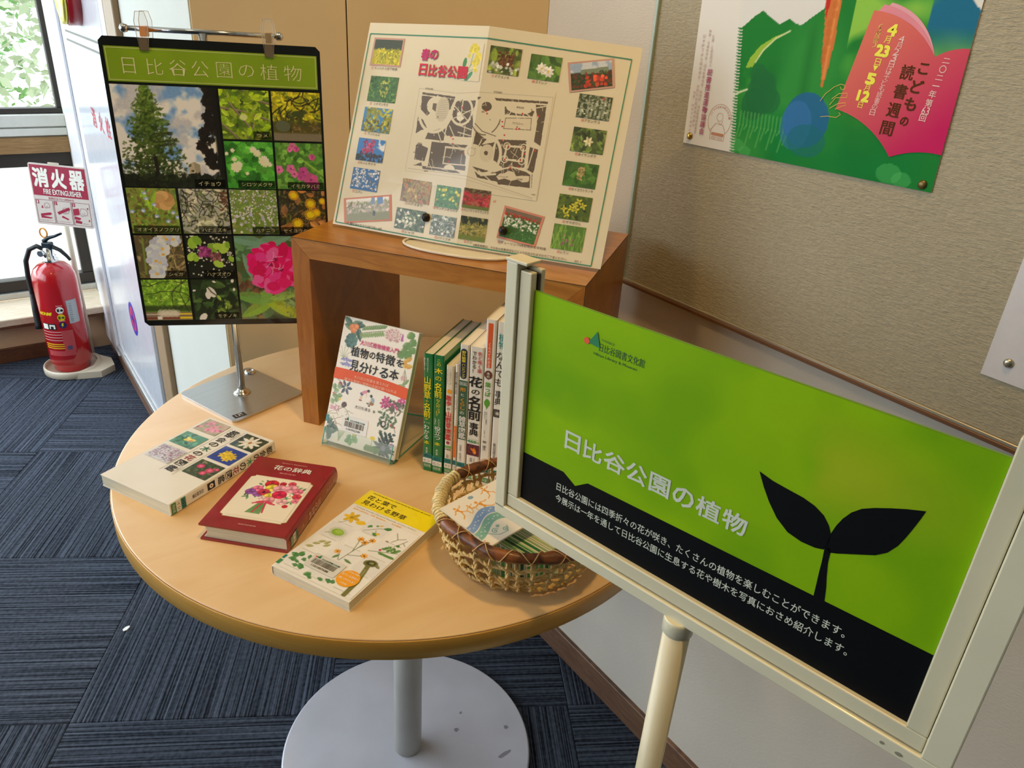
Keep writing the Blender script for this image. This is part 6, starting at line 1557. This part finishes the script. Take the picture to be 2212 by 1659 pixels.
# striped green leaflets, one standing against the net and one lying under the white leaflet
def stripes(P, seed):
    r = random.Random(seed); x = 0
    while x < P.w:
        wd = r.choice((1, 1, 1, 2, 2, 4, 6)); P.poly([(x, 0), (x + wd, 0), (x + wd, P.h), (x, P.h)], r.choice(['#3f9a52', '#2f7a44', '#5fae5a', '#1f5a3a', '#8ac27a'])); x += wd + r.choice((1, 1, 2, 3))
m_lf = M('leaflet_paper', '#e9e6d4', .45)
for i, (lab, mw, w, h) in enumerate([
    ('green and white striped leaflet lying under the leaflet with dancers', Matrix.Translation((.4405, .5185, TZ + .0545)) @ Matrix.Rotation(math.radians(14), 4, 'Z') @ Matrix.Rotation(math.radians(2), 4, 'Y'), .088, .120),
    ('green striped leaflet standing inside the front net of the basket', Matrix.Translation((.4215, .5680, TZ + .0060)) @ Matrix.Rotation(math.radians(-30), 4, 'Z') @ Matrix.Rotation(math.radians(62), 4, 'X'), .080, .046)]):
    o = leaflet(lab, mw, w, h, .0012, m_lf); P = Paint(110, 12, '#e9e8cf', i); stripes(P, 5 + i); pic(o, 'stripe_print', ID, (.0006, .0006, w - .0008, h - .0008), P, m_print, .0014)
WL = frame((.4005, .5480, TZ + .0745), (.988, .150, .030), (-.09, .99, .035))
o = leaflet('white leaflet printed with orange dancers and a blue and green wave', WL, .135, .090, .0012, m_lf)
P = Paint(200, 132, '#ece6da', 9)
def man(x, y, s, a, fl=1):
    c = '#e0962c'; R = lambda u, v: (x + s * (u * fl * math.cos(a) - v * math.sin(a)), y + s * (u * fl * math.sin(a) + v * math.cos(a)))
    P.poly([R(-2.4, 6), R(2.6, 6.5), R(1.2, 1), R(2.4, -2.5), R(-2.4, -2.5), R(-1.0, 1)], c); P.ell(*R(.8, 9), s * 1.7, s * 1.9, c)
    for l in (((2.2, 6), (6, 5), (9, 7)), ((-2.2, 6), (-6, 3.4), (-9, 3)), ((1.5, -2.4), (5, -6), (3.8, -11)), ((-1.5, -2.4), (-4.5, -7), (-10, -9))): P.path([R(*p) for p in l], s * 1.15, c)
man(22, 100, 1.55, .40); man(43, 96, 1.1, .25); man(66, 88, 1.8, .30, -1); man(98, 114, 1.5, .2); man(150, 104, 1.5, .1)
P.ell(62, 120, 6, 4.5, '#86a6b4')
for k in range(200):
    x = k; y1 = 58 - .12 * x + 15 * math.sin(x * .050 + 4.9); P.line(x, y1, x, y1 + 17, 1.6, '#7f9fcf'); P.line(x, y1 - 22, x, y1 - 4, 1.6, '#7fb3a4')
for k in range(60): P.ell(3.3 * k, 58 - .12 * 3.3 * k + 15 * math.sin(3.3 * k * .050 + 4.9) + (9 if k % 2 else -13) + 3 * math.sin(k * 1.9), 1.8, 1.4, '#cfdbe2')
for cx, cy, r in ((34, 24, 7), (52, 16, 6), (46, 30, 4)): P.path([(cx + r * (1 - t / 14) * math.cos(t * .7), cy + r * (1 - t / 14) * math.sin(t * .7)) for t in range(14)], 1.4, '#6aa597')
P.path([(60, 22), (52, 10), (34, 12), (10, 34)], 1.4, '#6aa597')
pic(o, 'picture_print', ID, (.0008, .0008, .1342, .0892), P, m_print, .0014)

# ================================================================= POSTER on the noticeboard
NX = XR - .0138
NP = thing('reading_poster', 'green and pink reading-week poster pinned to the noticeboard', 'poster', frame((NX, .813, 1.17), (0, -1, 0), (0, 0, 1)))
bl, brt, tl_, trt = (.0118, .0057), (.3911, .0113), (-.004, .50), (.3760, .505)      # sheet corners: it hangs a little askew
NF = lambda u, v, z: Vector(((1 - v) * ((1 - u) * bl[0] + u * brt[0]) + v * ((1 - u) * tl_[0] + u * trt[0]), (1 - v) * ((1 - u) * bl[1] + u * brt[1]) + v * ((1 - u) * tl_[1] + u * trt[1]), z))
V = [NF(u, v, z) for z in (-.0003, .0006) for u, v in ((0, 0), (1, 0), (1, 1), (0, 1))]
raw('sheet', V, [(4, 5, 6, 7), (3, 2, 1, 0), (0, 1, 5, 4), (1, 2, 6, 5), (2, 3, 7, 6), (3, 0, 4, 7)], M('poster_paper', '#dedbd3', .45, coat=.2), NP)
NPX = .00125; NW, NH = int(.38 / NPX), int(.235 / NPX)
P = Paint(NW, NH, '#1f7a30', 12)      # local coordinates x .012-.392, y .006-.241 (sheared onto the sheet)
g_ = lambda x, y: ((x - (.0118 - (y - .0057) * .032)) / NPX, (y - .0057 - (x - .0118) * .0148) / NPX); G_ = lambda *p: [g_(x, y) for x, y in p]
P.cloud('#2f8a3a', 3, .4, .6); P.cloud('#166a2a', 4, .5, .7); P.cloud('#459a3c', 5, .55, .7, 4, P.band(60, 400, 40)); P.cloud('#0f7a36', 3, .35, .6, 3, P.band(-5, 50, 30)); P.cloud('#8ac04a', 4, .58, .72, 3, P.band(90, 200, 30) * (np.arange(NW)[None, :] > NW * .62))
P.cloud('#1f6a8a', 4, .52, .66, 3, P.band(120, 260, 30) * (np.arange(NW)[None, :] > NW * .86))
P.poly(G_((.0700, .1620), (.0863, .1660), (.1000, .1775), (.1121, .1849), (.1260, .1780), (.1416, .1703), (.1548, .1777), (.1650, .1730), (.1732, .1706), (.1860, .1800), (.2011, .1907), (.2030, .2600), (.0500, .2600)), '#d9d8d2')
P.poly(G_((.3600, .2600), (.3680, .2090), (.3852, .1949), (.4000, .1900), (.4000, .2600)), '#d9d8d2'); P.mix(np.clip(1 - np.abs(np.arange(NW)[None, :] - .1825 / NPX - 4) / 9, 0, 1) * P.band(20, 130, 20) * .55, '#1c6a2a')
for x, y, r in ((.1236, .1105, .0130), (.1300, .1010, .0170), (.1414, .1007, .0130), (.1340, .0850, .0250), (.1500, .0800, .0160), (.1250, .0730, .0200)): P.ell(*g_(x, y), r / NPX, r / NPX, '#1f6a38', 0, .75)
P.poly(G_((.1010, .1160), (.1050, .1280), (.1180, .1440), (.1380, .1560), (.1594, .1638), (.1400, .1530), (.1260, .1400), (.1160, .1280), (.1120, .1180)), '#93b83c'); P.path(G_((.1594, .1638), (.1400, .1540), (.1240, .1390), (.1150, .1240)), 1.6, '#d3d9a4'); P.path(G_((.0880, .0800), (.1000, .0860), (.1100, .0900)), 2, '#cfd8b0')
for k in range(14): x = .105 + k * .0060; P.path(G_((x, .020 + .01 * (k % 3)), (x + .003, .045), (x + .0015, .062)), 1.8, '#6aae5a', .6)
P.ell(*g_(.2090, .0640), .0330 / NPX, .0330 / NPX, '#23609a', 0, .85); P.ell(*g_(.1960, .0560), .0230 / NPX, .0300 / NPX, '#3a72ac', 0, .6); P.ell(*g_(.2160, .0400), .0280 / NPX, .0200 / NPX, '#1a6a72', 0, .6)
for x, y, r in ((.110, .018, .012), (.125, .012, .010), (.335, .022, .016), (.352, .018, .012)): P.ell(*g_(x, y), r / NPX, r / NPX * .7, '#55b060', 0, .5)
P.poly(G_((.1985, .2600), (.2000, .2021), (.2070, .1700), (.2120, .1400), (.2170, .1200), (.2200, .1050), (.2225, .1050), (.2240, .1200), (.2250, .1500), (.2235, .1800), (.2216, .2027), (.2260, .2600)), '#c9743a'); P.poly(G_((.1975, .2600), (.1990, .2060), (.2060, .1790), (.2080, .2000), (.2060, .2600)), '#bf2f24'); P.path(G_((.2190, .2500), (.2180, .1900), (.2190, .1500), (.2210, .1150)), 3, '#dd9450', .7)
for k in range(7): P.ell(*g_(.2150 + .002 * math.sin(k * 2), .195 - k * .010), 3, 4, '#b8622c', 0, .4)
# the left margin stays paper with a feathered edge
for j in range(NH):
    yy = .0057 + j * NPX; e = (.0990 - (yy) * .115) + (.0075 if j % 3 == 0 else (.0020 if j % 3 == 1 else -.0005)) - .012; k = int((e + .0005) / NPX) + 2
    P.a[j, :max(0, k)] = rgb('#dedbd3')
PICF = lambda u, v, z: Vector((.0118 + (u * .38) - v * .235 * .032, .0057 + v * .235 + u * .38 * .0148, z))
pic(NP, 'picture_print', PICF, (0, 0, .9985, 1), P, print_mat('print_matte', .75), .0009)
m_bkp = M('print_pink', '#c8305f', .4, coat=.2, var=(9, .10)); m_bkp2 = M('print_coral', '#cf5a62', .4, coat=.2, var=(9, .1)); m_bkl = M('print_palepink', '#cf7a7c', .4, coat=.2)
def arcp(p0, p1, bulge, n=12):
    (x0, y0), (x1, y1) = p0, p1; nx, ny = -(y1 - y0), (x1 - x0); return [(x0 + (x1 - x0) * t + nx * bulge * 4 * t * (1 - t), y0 + (y1 - y0) * t + ny * bulge * 4 * t * (1 - t)) for t in [k / n for k in range(n + 1)]]
flat(NP, 'open_book_shape', ID, arcp((.2868, .2017), (.3516, .1503), .13) + [(.3500, .1480), (.2750, .1860)], m_bkl, .0012)
flat(NP, 'open_book_shape', ID, arcp((.2783, .1996), (.3516, .1503), .115) + [(.3490, .1470), (.2680, .1860)], m_bkp2, .0014)
left = arcp((.2672, .1932), (.3516, .1503), .11)
bot = arcp((.3316, .0405), (.2484, .0836), -.09)
PB = Paint(90, 96, '#c63a62', 3)
outl = left + arcp((.3516, .1503), (.3867, .1610), .08)[1:] + [(.3900, .0527)] + arcp((.3900, .0527), (.3316, .0405), -.07)[1:] + bot[1:]
# painted fill: coral at the upper left, crimson at the lower right
PBw, PBh = 150, 140; X0, Y0, X1, Y1 = .2480, .0400, .3905, .1940
bp_ = bmesh.new(); vs = [bp_.verts.new((x, y, 0)) for x, y in outl]; bp_.faces.new(vs)
bmesh.ops.triangulate(bp_, faces=bp_.faces[:]); bmesh.ops.subdivide_edges(bp_, edges=bp_.edges[:], cuts=3, use_grid_fill=True)
me = bpy.data.meshes.new('open_book_shape'); bp_.to_mesh(me); bp_.free()
cA, cB = np.array(lin('#d4705f')), np.array(lin('#bf1f5c')); ca = me.color_attributes.new('Col', 'FLOAT_COLOR', 'POINT')
for i, v in enumerate(me.vertices):
    t = min(1, max(0, ((v.co.x - X0) / (X1 - X0) + (1 - (v.co.y - Y0) / (Y1 - Y0))) / 2 * 1.5 - .25)); c = cA * (1 - t) + cB * t; ca.data[i].color = (*c, 1); v.co.z = .0016
link('open_book_shape', me, MATS['print_matte'], NP)
m_nbr = M('ink_umber', '#55331c', .9, spec=.1); m_nye = M('ink_lemon', '#e6de18', .5); m_nwh = M('ink_rosewhite', '#e8c4bd', .8, spec=.1); m_ngo = M('ink_ochre', '#d9b13c', .5)


def col(par, chars, xa, ya, xb, yb, size, mat, bold=0.0, z=.0019, sizes=None):
    """a column of characters set along a slanted line"""
    n = len(chars)
    for i, ch in enumerate(chars):
        if ch == ' ': continue
        t = (i + .5) / n; x, y = xa + (xb - xa) * t, ya + (yb - ya) * t; s_ = sizes[i] if sizes else size
        txt(par, ch, ID, (x - s_ / 2, y - s_ / 2 * (.12 if ch == '一' else .6 if ch in '二▼' else 1), x + s_ / 2, y + s_ / 2 * (.12 if ch == '一' else .6 if ch in '二▼' else 1)), mat, bold, z, rot=-2)


col(NP, 'こどもの', .3440, .1470, .3370, .0720, .0150, m_nbr, .03, sizes=[.0110, .0135, .0135, .0095])
col(NP, '読書週間', .3270, .1425, .3190, .0610, .0155, m_nbr, .018)
col(NP, '二〇二一年', .3660, .1520, .3605, .1090, .0080, m_nwh, .01); col(NP, '第63回', .3600, .1060, .3575, .0880, .0078, m_nwh, .01) if False else None
for ch, x, y, s_ in (('第', .3600, .1040, .0080), ('63', .3588, .0955, .0085), ('回', .3578, .0880, .0075)): txt(NP, ch, ID, (x - s_ / 2, y - s_ / 2, x + s_ / 2, y + s_ / 2), m_nwh, .01, .0019, rot=-2)
for ch, x, y, w2, h2, b2 in (('4', .2955, .1740, .0100, .0115, .06), ('月', .2925, .1640, .0075, .0075, .0), ('23', .2900, .1520, .0155, .0115, .06), ('日', .2878, .1400, .0070, .0075, .0), ('▼', .2865, .1330, .0065, .0060, 0), ('5', .2845, .1215, .0100, .0115, .06), ('月', .2825, .1115, .0070, .0070, .0), ('12', .2805, .1020, .0145, .0110, .06), ('日', .2795, .0920, .0060, .0068, .0)):
    txt(NP, ch, ID, (x - w2 / 2, y - h2 / 2, x + w2 / 2, y + h2 / 2), m_nye, b2, .0019, rot=-4)
col(NP, '4月23日は子ども読書の日', .3095, .1690, .2965, .0825, .0066, m_nwh, 0); col(NP, '（20日間）', .2805, .1790, .2780, .1555, .0055, m_ngo, 0)
col(NP, '読書推進運動協議会', .0412, .1110, .0442, .0215, .0090, M('ink_plumred', '#a83a5c', .5), .012)
m_pl = M('ink_pinkgrey', '#b08a88', .5)
for s_, xa, ya, xb, yb, z_ in (('後援　文部科学省　日本新聞協会　ＮＨＫ　日本民間放送連盟', .0300, .1610, .0315, .0215, .0040), ('日本ＰＴＡ全国協議会　全国学校図書館協議会', .0205, .1540, .0265, .0300, .0040), ('主催　公益社団法人', .0365, .1540, .0400, .1130, .0040), ('協賛　出版文化振興会', .0185, .0800, .0215, .0220, .0035)):
    col(NP, s_.replace('　', ' '), xa, ya, xb, yb, z_, m_pl, 0)
m_stp = M('ink_stamp', '#b5774c', .5)
multi(NP, 'round_stamp', ID, stroke([(.0727 + .0205 * math.cos(a), .0455 + .0215 * math.sin(a)) for a in [math.radians(-50 + 280 * k / 40) for k in range(41)]], .0005), m_stp, .0012)
multi(NP, 'round_stamp', ID, [[(.0620, .0245), (.0840, .0245), (.0840, .0285), (.0620, .0285)]] + stroke([(.0600, .0190), (.0855, .0190), (.0855, .0320), (.0800, .0400), (.0670, .0410), (.0600, .0320), (.0600, .0190)], .0005) + stroke([(.0727 + .0055 * math.cos(k * .52), .0500 + .0055 * math.sin(k * .52)) for k in range(13)], .0004) + stroke([(.0700, .0440), (.0760, .0400), (.0790, .0460)], .0004), m_stp, .0012)
for k, ch in enumerate('こどもの読書週間2021'): a = math.radians(160 - k * 13); txt(NP, ch, ID, (.0727 + .0175 * math.cos(a) - .0014, .0455 + .0182 * math.sin(a) - .0014, .0727 + .0175 * math.cos(a) + .0014, .0455 + .0182 * math.sin(a) + .0014), m_stp, 0, .0014, rot=math.degrees(a) - 90)
txt(NP, '4/23～5/12', ID, (.0630, .0200, .0830, .0235), m_stp, 0, .0014)
for pts_ in (((.2250, .0900), (.2300, .0990), (.2400, .1080), (.2480, .1120), (.2540, .1110), (.2545, .1070), (.2500, .1060), (.2480, .1090)), ((.2400, .0940), (.2480, .1010), (.2590, .1030), (.2600, .0980), (.2560, .0975), (.2450, .0960), (.2390, .0870)), ((.2400, .0830), (.2500, .0900), (.2600, .0920), (.2610, .0890), (.2570, .0880), (.2480, .0830)), ((.2300, .0720), (.2400, .0740), (.2520, .0740), (.2570, .0780), (.2540, .0800))):
    multi(NP, 'curl_line', ID, stroke(pts_, .0006), m_ngo, .0020)

PN = thing('notice_sheet', 'plain pale sheet pinned at the right end of the noticeboard', 'sheet', frame((NX, .813, 1.17), (0, -1, 0), (0, 0, 1)))
box('sheet', (.5050, -.168, -.0003), (.80, .130, .0005), M('sheet_grey', '#cfcdd0', .5), PN)
m_brass = M('brass', '#b99b52', .25, .9); m_pinb = M('pin_bronze', '#6f6038', .4, .7); m_nick = M('nickel', '#b5b09c', .3, .9)
for x, y, mt, lb in ((.0228, .0167, m_brass, 'round brass pin at the lower left corner of the reading poster'), (.3790, .0181, m_pinb, 'dull bronze pin at the lower right corner of the reading poster'), (.5281, -.1458, m_nick, 'silver pin at the lower corner of the plain pale sheet')):
    o = MB().lathe([(.0052, .0008), (.0052, .0014), (.0046, .0024), (.0030, .0034), (0, .0038)], 20, frame((NX, .813, 1.17), (0, -1, 0), (0, 0, 1)) @ Matrix.Translation((x, y, .0004))).build('push_pin', mt)
    tag(o, lb, 'push pin', 'pins on the noticeboard')

# ================================================================= FIRE EXTINGUISHER on its stand
m_ivory = M('ivory_plastic', '#cfc4ae', .45, coat=.2, var=(18, .03)); m_exr = M('extinguisher_red', '#b5121b', .22, coat=.9, var=(20, .03)); m_blk = M('black_rubber', '#14181b', .5); m_blk2 = M('black_lever', '#1b2b33', .35, .3)
EC = Vector((.215, 3.058, 0)); ER = -40.0
es = thing('extinguisher_stand', 'ivory floor stand with round tray and red fire extinguisher sign on a pole', 'sign stand', rz((.215, 3.058, 0), ER))
# local: x to the right (near end), y to the back
MB().lathe([(0, 0), (.094, 0), (.100, .004), (.101, .022), (.0985, .030), (.0945, .030), (.0915, .020), (.0880, .014), (0, .013)], 48).build('tray', m_ivory, es)
MB().prism([(.055, -.082), (.135, -.045), (.150, .020), (.105, .075), (.02, .098), (.06, .06), (.08, 0)], .001, .026).build('foot', m_ivory, es)
MB().lathe([(.0105, .020), (.0095, .595)], 16, Matrix.Translation((.015, .0985, 0))).build('pole', m_ivory, es)
MB().lathe([(.0135, .560), (.0145, .566), (.0145, .590), (.012, .600)], 16, Matrix.Translation((.015, .0985, 0))).build('pole_collar', m_ivory, es)
sgm = es.matrix_world.inverted() @ frame(Vector((.1950, 2.975, .588)), (math.cos(math.radians(-40)), math.sin(math.radians(-40)), -.02), (0.02, 0.02, 1))
SWD, SHT = .196, .203
MB().prism(rrect(0, 0, SWD, SHT, .006), -.003, 0).build('sign_plate', M('sign_plastic', '#d8ccc2', .4, coat=.3), es, sgm)
MB().box(.070, SHT - .002, -.004, .105, SHT + .006, .001).build('sign_hook', m_ivory, es, sgm)
m_exs = M('sign_crimson', '#a3123a', .4, coat=.3)
flat(es, 'red_panel', sgm, rect(.004, .098, SWD - .004, SHT - .005), m_exs, .0004)
for ch, a, b in (('消', .012, .062), ('火', .074, .122), ('器', .136, .184)): txt(es, ch, sgm, (a, .128, b, .188), m_inkw, .045, .0010)
txt(es, 'FIRE EXTINGUISHER', sgm, (.040, .104, .170, .121), m_inkw, .02, .0010); txt(es, '使用方法 TO OPERATE', sgm, (.052, .086, .140, .095), m_exs, 0, .0008)
multi(es, 'instruction_frame', sgm, outline(.006, .008, .064, .084, .0012) + outline(.068, .008, .126, .084, .0012) + outline(.130, .008, .190, .084, .0012), M('ink_wine', '#7a2a40', .5), .0006)
for x, n_ in ((.008, '1'), (.070, '2'), (.132, '3')): flat(es, 'number_box', sgm, rect(x, .070, x + .009, .082), m_exs, .0006); txt(es, n_, sgm, (x + .003, .072, x + .006, .080), m_inkw, .02, .0010)
multi(es, 'pictogram', sgm, [[(.016, .028), (.050, .034), (.056, .040), (.050, .043), (.016, .036)], [(.016, .022), (.050, .022), (.056, .026), (.018, .030)], [(.022, .056), (.030, .056), (.026, .066)], [(.075, .046), (.118, .066), (.122, .058), (.080, .038)], [(.088, .030), (.110, .022), (.113, .026), (.092, .036)],
                                [(.132, .040), (.152, .044), (.152, .066), (.132, .062)], [(.132, .028), (.150, .026), (.156, .034), (.134, .038)], [(.134, .016), (.154, .014), (.158, .022), (.136, .026)], [(.180, .070), (.186, .070), (.183, .062)], [(.180, .024), (.186, .024), (.183, .032)]], m_exs, .0006)
hand = lambda x, y, s: stroke([(x, y), (x + 10 * s, y + 2 * s), (x + 12 * s, y + 8 * s), (x + 8 * s, y + 13 * s), (x + 1 * s, y + 13 * s), (x - 2 * s, y + 7 * s), (x, y)], .0009) + stroke([(x + 3 * s, y + 1 * s), (x + 3 * s, y + 6 * s)], .0007) + stroke([(x + 6 * s, y + 1.4 * s), (x + 6 * s, y + 6 * s)], .0007)
multi(es, 'hand_outline', sgm, hand(.036, .056, .0014) + hand(.098, .042, .0016) + hand(.158, .040, .0020), M('ink_wine'), .0008)
for a, s_ in (('安全栓を抜きます', .010), ('ホースを火元に向けます', .072), ('レバーを強く握ります', .134)): txt(es, a, sgm, (s_, .0135, s_ + .045, .0165), M('ink_wine'), 0, .0008)

ex = thing('fire_extinguisher', 'red fire extinguisher with black hose and yellow pull ring standing in the ivory tray', 'fire extinguisher', rz((.2130, 3.062, .0142), ER))
ER_ = .0715
MB().lathe([(.060, 0), (.062, .002), (.062, .020), (.0665, .026), (ER_, .034), (ER_, .345), (.0690, .368), (.0600, .390), (.0440, .406), (.0270, .412), (.0250, .414)], 56).build('cylinder', m_exr, ex)
MB().lathe([(.0245, .412), (.0255, .414), (.0255, .424), (.0215, .427), (.0215, .436), (.0170, .438), (.0170, .462), (.013, .466)], 24).build('valve_neck', m_chrome, ex)
MB().box(-.015, -.012, .458, .018, .012, .484, bev=.003).build('valve_head', m_blk2, ex)
MB().tube([(-.012, 0, .470), (.020, 0, .468), (.045, 0, .458), (.066, 0, .438), (.076, 0, .424)], [.0075, .0075, .0070, .006, .005], 8).build('carry_handle', m_blk, ex)
MB().tube([(-.010, 0, .486), (.010, 0, .500), (.035, 0, .508), (.062, 0, .520)], [.008, .0065, .005, .004], 8).build('lever', m_blk2, ex)
MB().tube([(-.004 + .013 * math.cos(a), 0, .517 + .0165 * math.sin(a)) for a in [2 * math.pi * k / 20 for k in range(20)]], .0028, 8, True).build('pull_ring', M('ring_yellow', '#e0902a', .4, coat=.4), ex)
MB().lathe([(.011, -.012), (.011, .012)], 16, Matrix.Translation((-.012, -.018, .448)) @ Matrix.Rotation(math.radians(90), 4, 'X')).build('pressure_gauge', m_chrome, ex)
MB().tube([(-.014, 0, .455), (-.040, 0, .466), (-.068, -.004, .452), (-.086, -.010, .410), (-.090, -.012, .350), (-.086, -.016, .300), (-.080, -.024, .250)], .0085, 10).build('hose', m_blk, ex)
MB().tube([(-.084, -.020, .290), (-.080, -.026, .225), (-.074, -.034, .175), (-.072, -.038, .160)], [.0085, .0115, .0125, .0135], 12).build('nozzle', m_blk, ex)


def cyl(a0, r=ER_ + .0004):
    """wraps a flat print round the cylinder: x metres along the circumference from angle a0, y height"""
    return lambda x, y, z: Vector(((r + z) * math.sin(a0 + x / r), -(r + z) * math.cos(a0 + x / r), y))


cf = cyl(0.25)
def cflat(nm, pts_, mt, z=.0002): return multi(ex, nm, cf, pts_, mt, z)
def crect(x0, y0, x1, y1, n=6): return [rect(x0 + (x1 - x0) * k / n, y0, x0 + (x1 - x0) * (k + 1) / n, y1) for k in range(n)]
m_exy = M('print_exyellow', '#e8cc1a', .4)
txt(ex, 'YAMATO', cf, (-.052, .232, -.006, .243), m_exy, .03, .0004, slant=.3) if False else txt(ex, 'NOHMI', cf, (-.056, .232, -.008, .244), m_exy, .05, .0004, slant=.4)
cflat('label_print', crect(-.058, .176, .000, .200), m_ink); cflat('label_print', crect(-.052, .178, -.030, .198), m_inkw, .0004); cflat('label_print', crect(-.024, .180, -.004, .196), m_inkw, .0004); cflat('label_print', crect(-.020, .178, -.010, .190), m_ink, .0006)
for y in (.166, .155, .144, .133): cflat('label_line', crect(-.060, y, .012, y + .0028), M('print_pinkwhite', '#d8a8a4', .4))
for y in (.117, .109, .101): cflat('label_line', crect(-.058, y, .014, y + .0032), m_exy)
cflat('label_panel', crect(.012, .090, .050, .172), M('print_dullred', '#b84a4c', .4)); cflat('label_panel', crect(.022, .096, .038, .112), M('print_bluegrey', '#5a4a6c', .4), .0004); cflat('label_panel', crect(-.050, .072, .046, .092), M('print_dullred'), .0003)
for y, c_, i_ in ((.252, m_inkw, 0), (.224, m_exy, 1), (.194, M('print_navy', '#23285c', .4), 2)):
    flat(ex, 'fire_class_badge', cf, disc(.022, y, .0125, 24), c_, .0006)
    if i_ == 2: multi(ex, 'fire_class_badge', cf, [[(.020, y + .008), (.026, y + .008), (.022, y + .001), (.026, y + .001), (.018, y - .009), (.021, y - .002), (.017, y - .002)]], m_exy, .0010)
    else: multi(ex, 'fire_class_badge', cf, [rect(.013, y - .006, .020, y + .005), disc(.028, y - .001, .0048, 10)], [m_ink, M('print_olive', '#3f5a20', .5)][i_], .0010)
txt(ex, '普通火災用', cf, (.012, .2665, .032, .2700), m_inkw, 0, .0004); txt(ex, '油火災用', cf, (.014, .2382, .030, .2415), m_inkw, 0, .0004); txt(ex, '電気火災用', cf, (.012, .2085, .032, .2118), m_inkw, 0, .0004)
multi(ex, 'inspection_label', cf, [rrect(.046, .196, .082, .286, .003)] if False else crect(.046, .196, .084, .284), M('label_silver', '#a9adad', .35, .3), .0008)
for k in range(9): txt(ex, '検査' if k % 2 else '年月日', cf, (.052, .270 - k * .0085, .062, .2735 - k * .0085), m_ink, 0, .0012)

# ================================================================= HYDRANT CABINET on the side wall
HM = frame((.383, 3.235, 0), (0, -1, 0), (0, 0, 1))        # u towards the viewer's end, v up, n into the room (-x)
hy = thing('hydrant_cabinet', 'white metal fire hydrant cabinet with red lettering, alarm lamp and round sticker', 'cabinet', HM)
m_hw = M('cabinet_white', '#e6e8ee', .28, .0, var=(5, .02), coat=.3); m_hd = M('cabinet_door', '#dfe2ea', .2, .0, coat=.4); m_hg = M('cabinet_groove', '#6c6a62', .6); m_hs = M('post_beige', '#9a8061', .5)
box('body', (.004, .047, .0005), (1.055, 2.25, .0080), m_hw, hy, bev=.001)
box('frame_strip', (.004, .047, .0080), (.240, 2.25, .0180), m_hw, hy, bev=.002)
box('door', (.340, .100, .0080), (.968, 1.164, .0115), m_hd, hy, bev=.0015); box('upper_panel', (.340, 1.200, .0080), (.968, 2.20, .0115), m_hd, hy, bev=.0015)
box('groove', (.330, 1.166, .0078), (.975, 1.172, .0090), m_hg, hy); box('groove', (.330, 1.191, .0078), (.975, 1.197, .0090), m_hg, hy)
box('bottom_rail', (.240, .078, .0080), (1.055, .096, .0200), m_alu, hy, bev=.002)
box('side_moulding', (.985, .097, .0080), (1.012, 2.25, .0125), m_alu, hy, bev=.002); box('side_moulding', (1.018, .097, .0080), (1.046, 2.25, .0155), m_alu, hy, bev=.002)
pt = struct(box('trim_4', (.368, 2.068, .047), (.383, 2.176, 2.6), m_hs, bev=.002)); pt['label'] = 'beige upright trim between the cabinet and the white wall'
mr_ = M('ink_hydrant', '#c4283c', .5)
for ch, u in (('消', .585), ('火', .695), ('栓', .800)): txt(hy, ch, ID, (u, .948, u + .060, 1.004), mr_, .012, .0122)
lz = 1.295; LU = .672
MB().lathe([(.072, .0115), (.072, .042), (.068, .046)], 36, Matrix.Translation((LU, lz, 0))).build('alarm_lamp', M('lamp_red', '#9c1420', .3, coat=.7), hy)
MB().lathe([(.066, .0460), (.070, .0480), (.068, .0560), (.058, .0580), (.053, .0520), (.022, .0490), (0, .0490)], 36, Matrix.Translation((LU, lz, 0))).build('lamp_bezel', M('lamp_gold', '#d8cf5a', .25, .6), hy)
flat(hy, 'round_sticker', ID, disc(.688, .362, .056, 36), M('sticker_blue', '#3a3cae', .35), .0119); flat(hy, 'round_sticker', ID, disc(.688, .362, .042, 32), M('sticker_red', '#c83c66', .35), .0122)
multi(hy, 'round_sticker', ID, [rect(.660, .355, .716, .369), rect(.681, .330, .695, .394)], M('sticker_blue'), .0124)
# ================================================================= a scrap of paper on the carpet
sc_ = MB().prism([(-.009, -.003), (-.002, -.0055), (.008, -.0015), (.009, .003), (.001, .0052), (-.007, .003)], .0004, .0022).build('paper_scrap', M('scrap_white', '#e6e8ea', .5), None, rz((.098, 1.54, 0), 20))
tag(sc_, 'tiny white scrap of paper on the carpet left of the table', 'scrap')
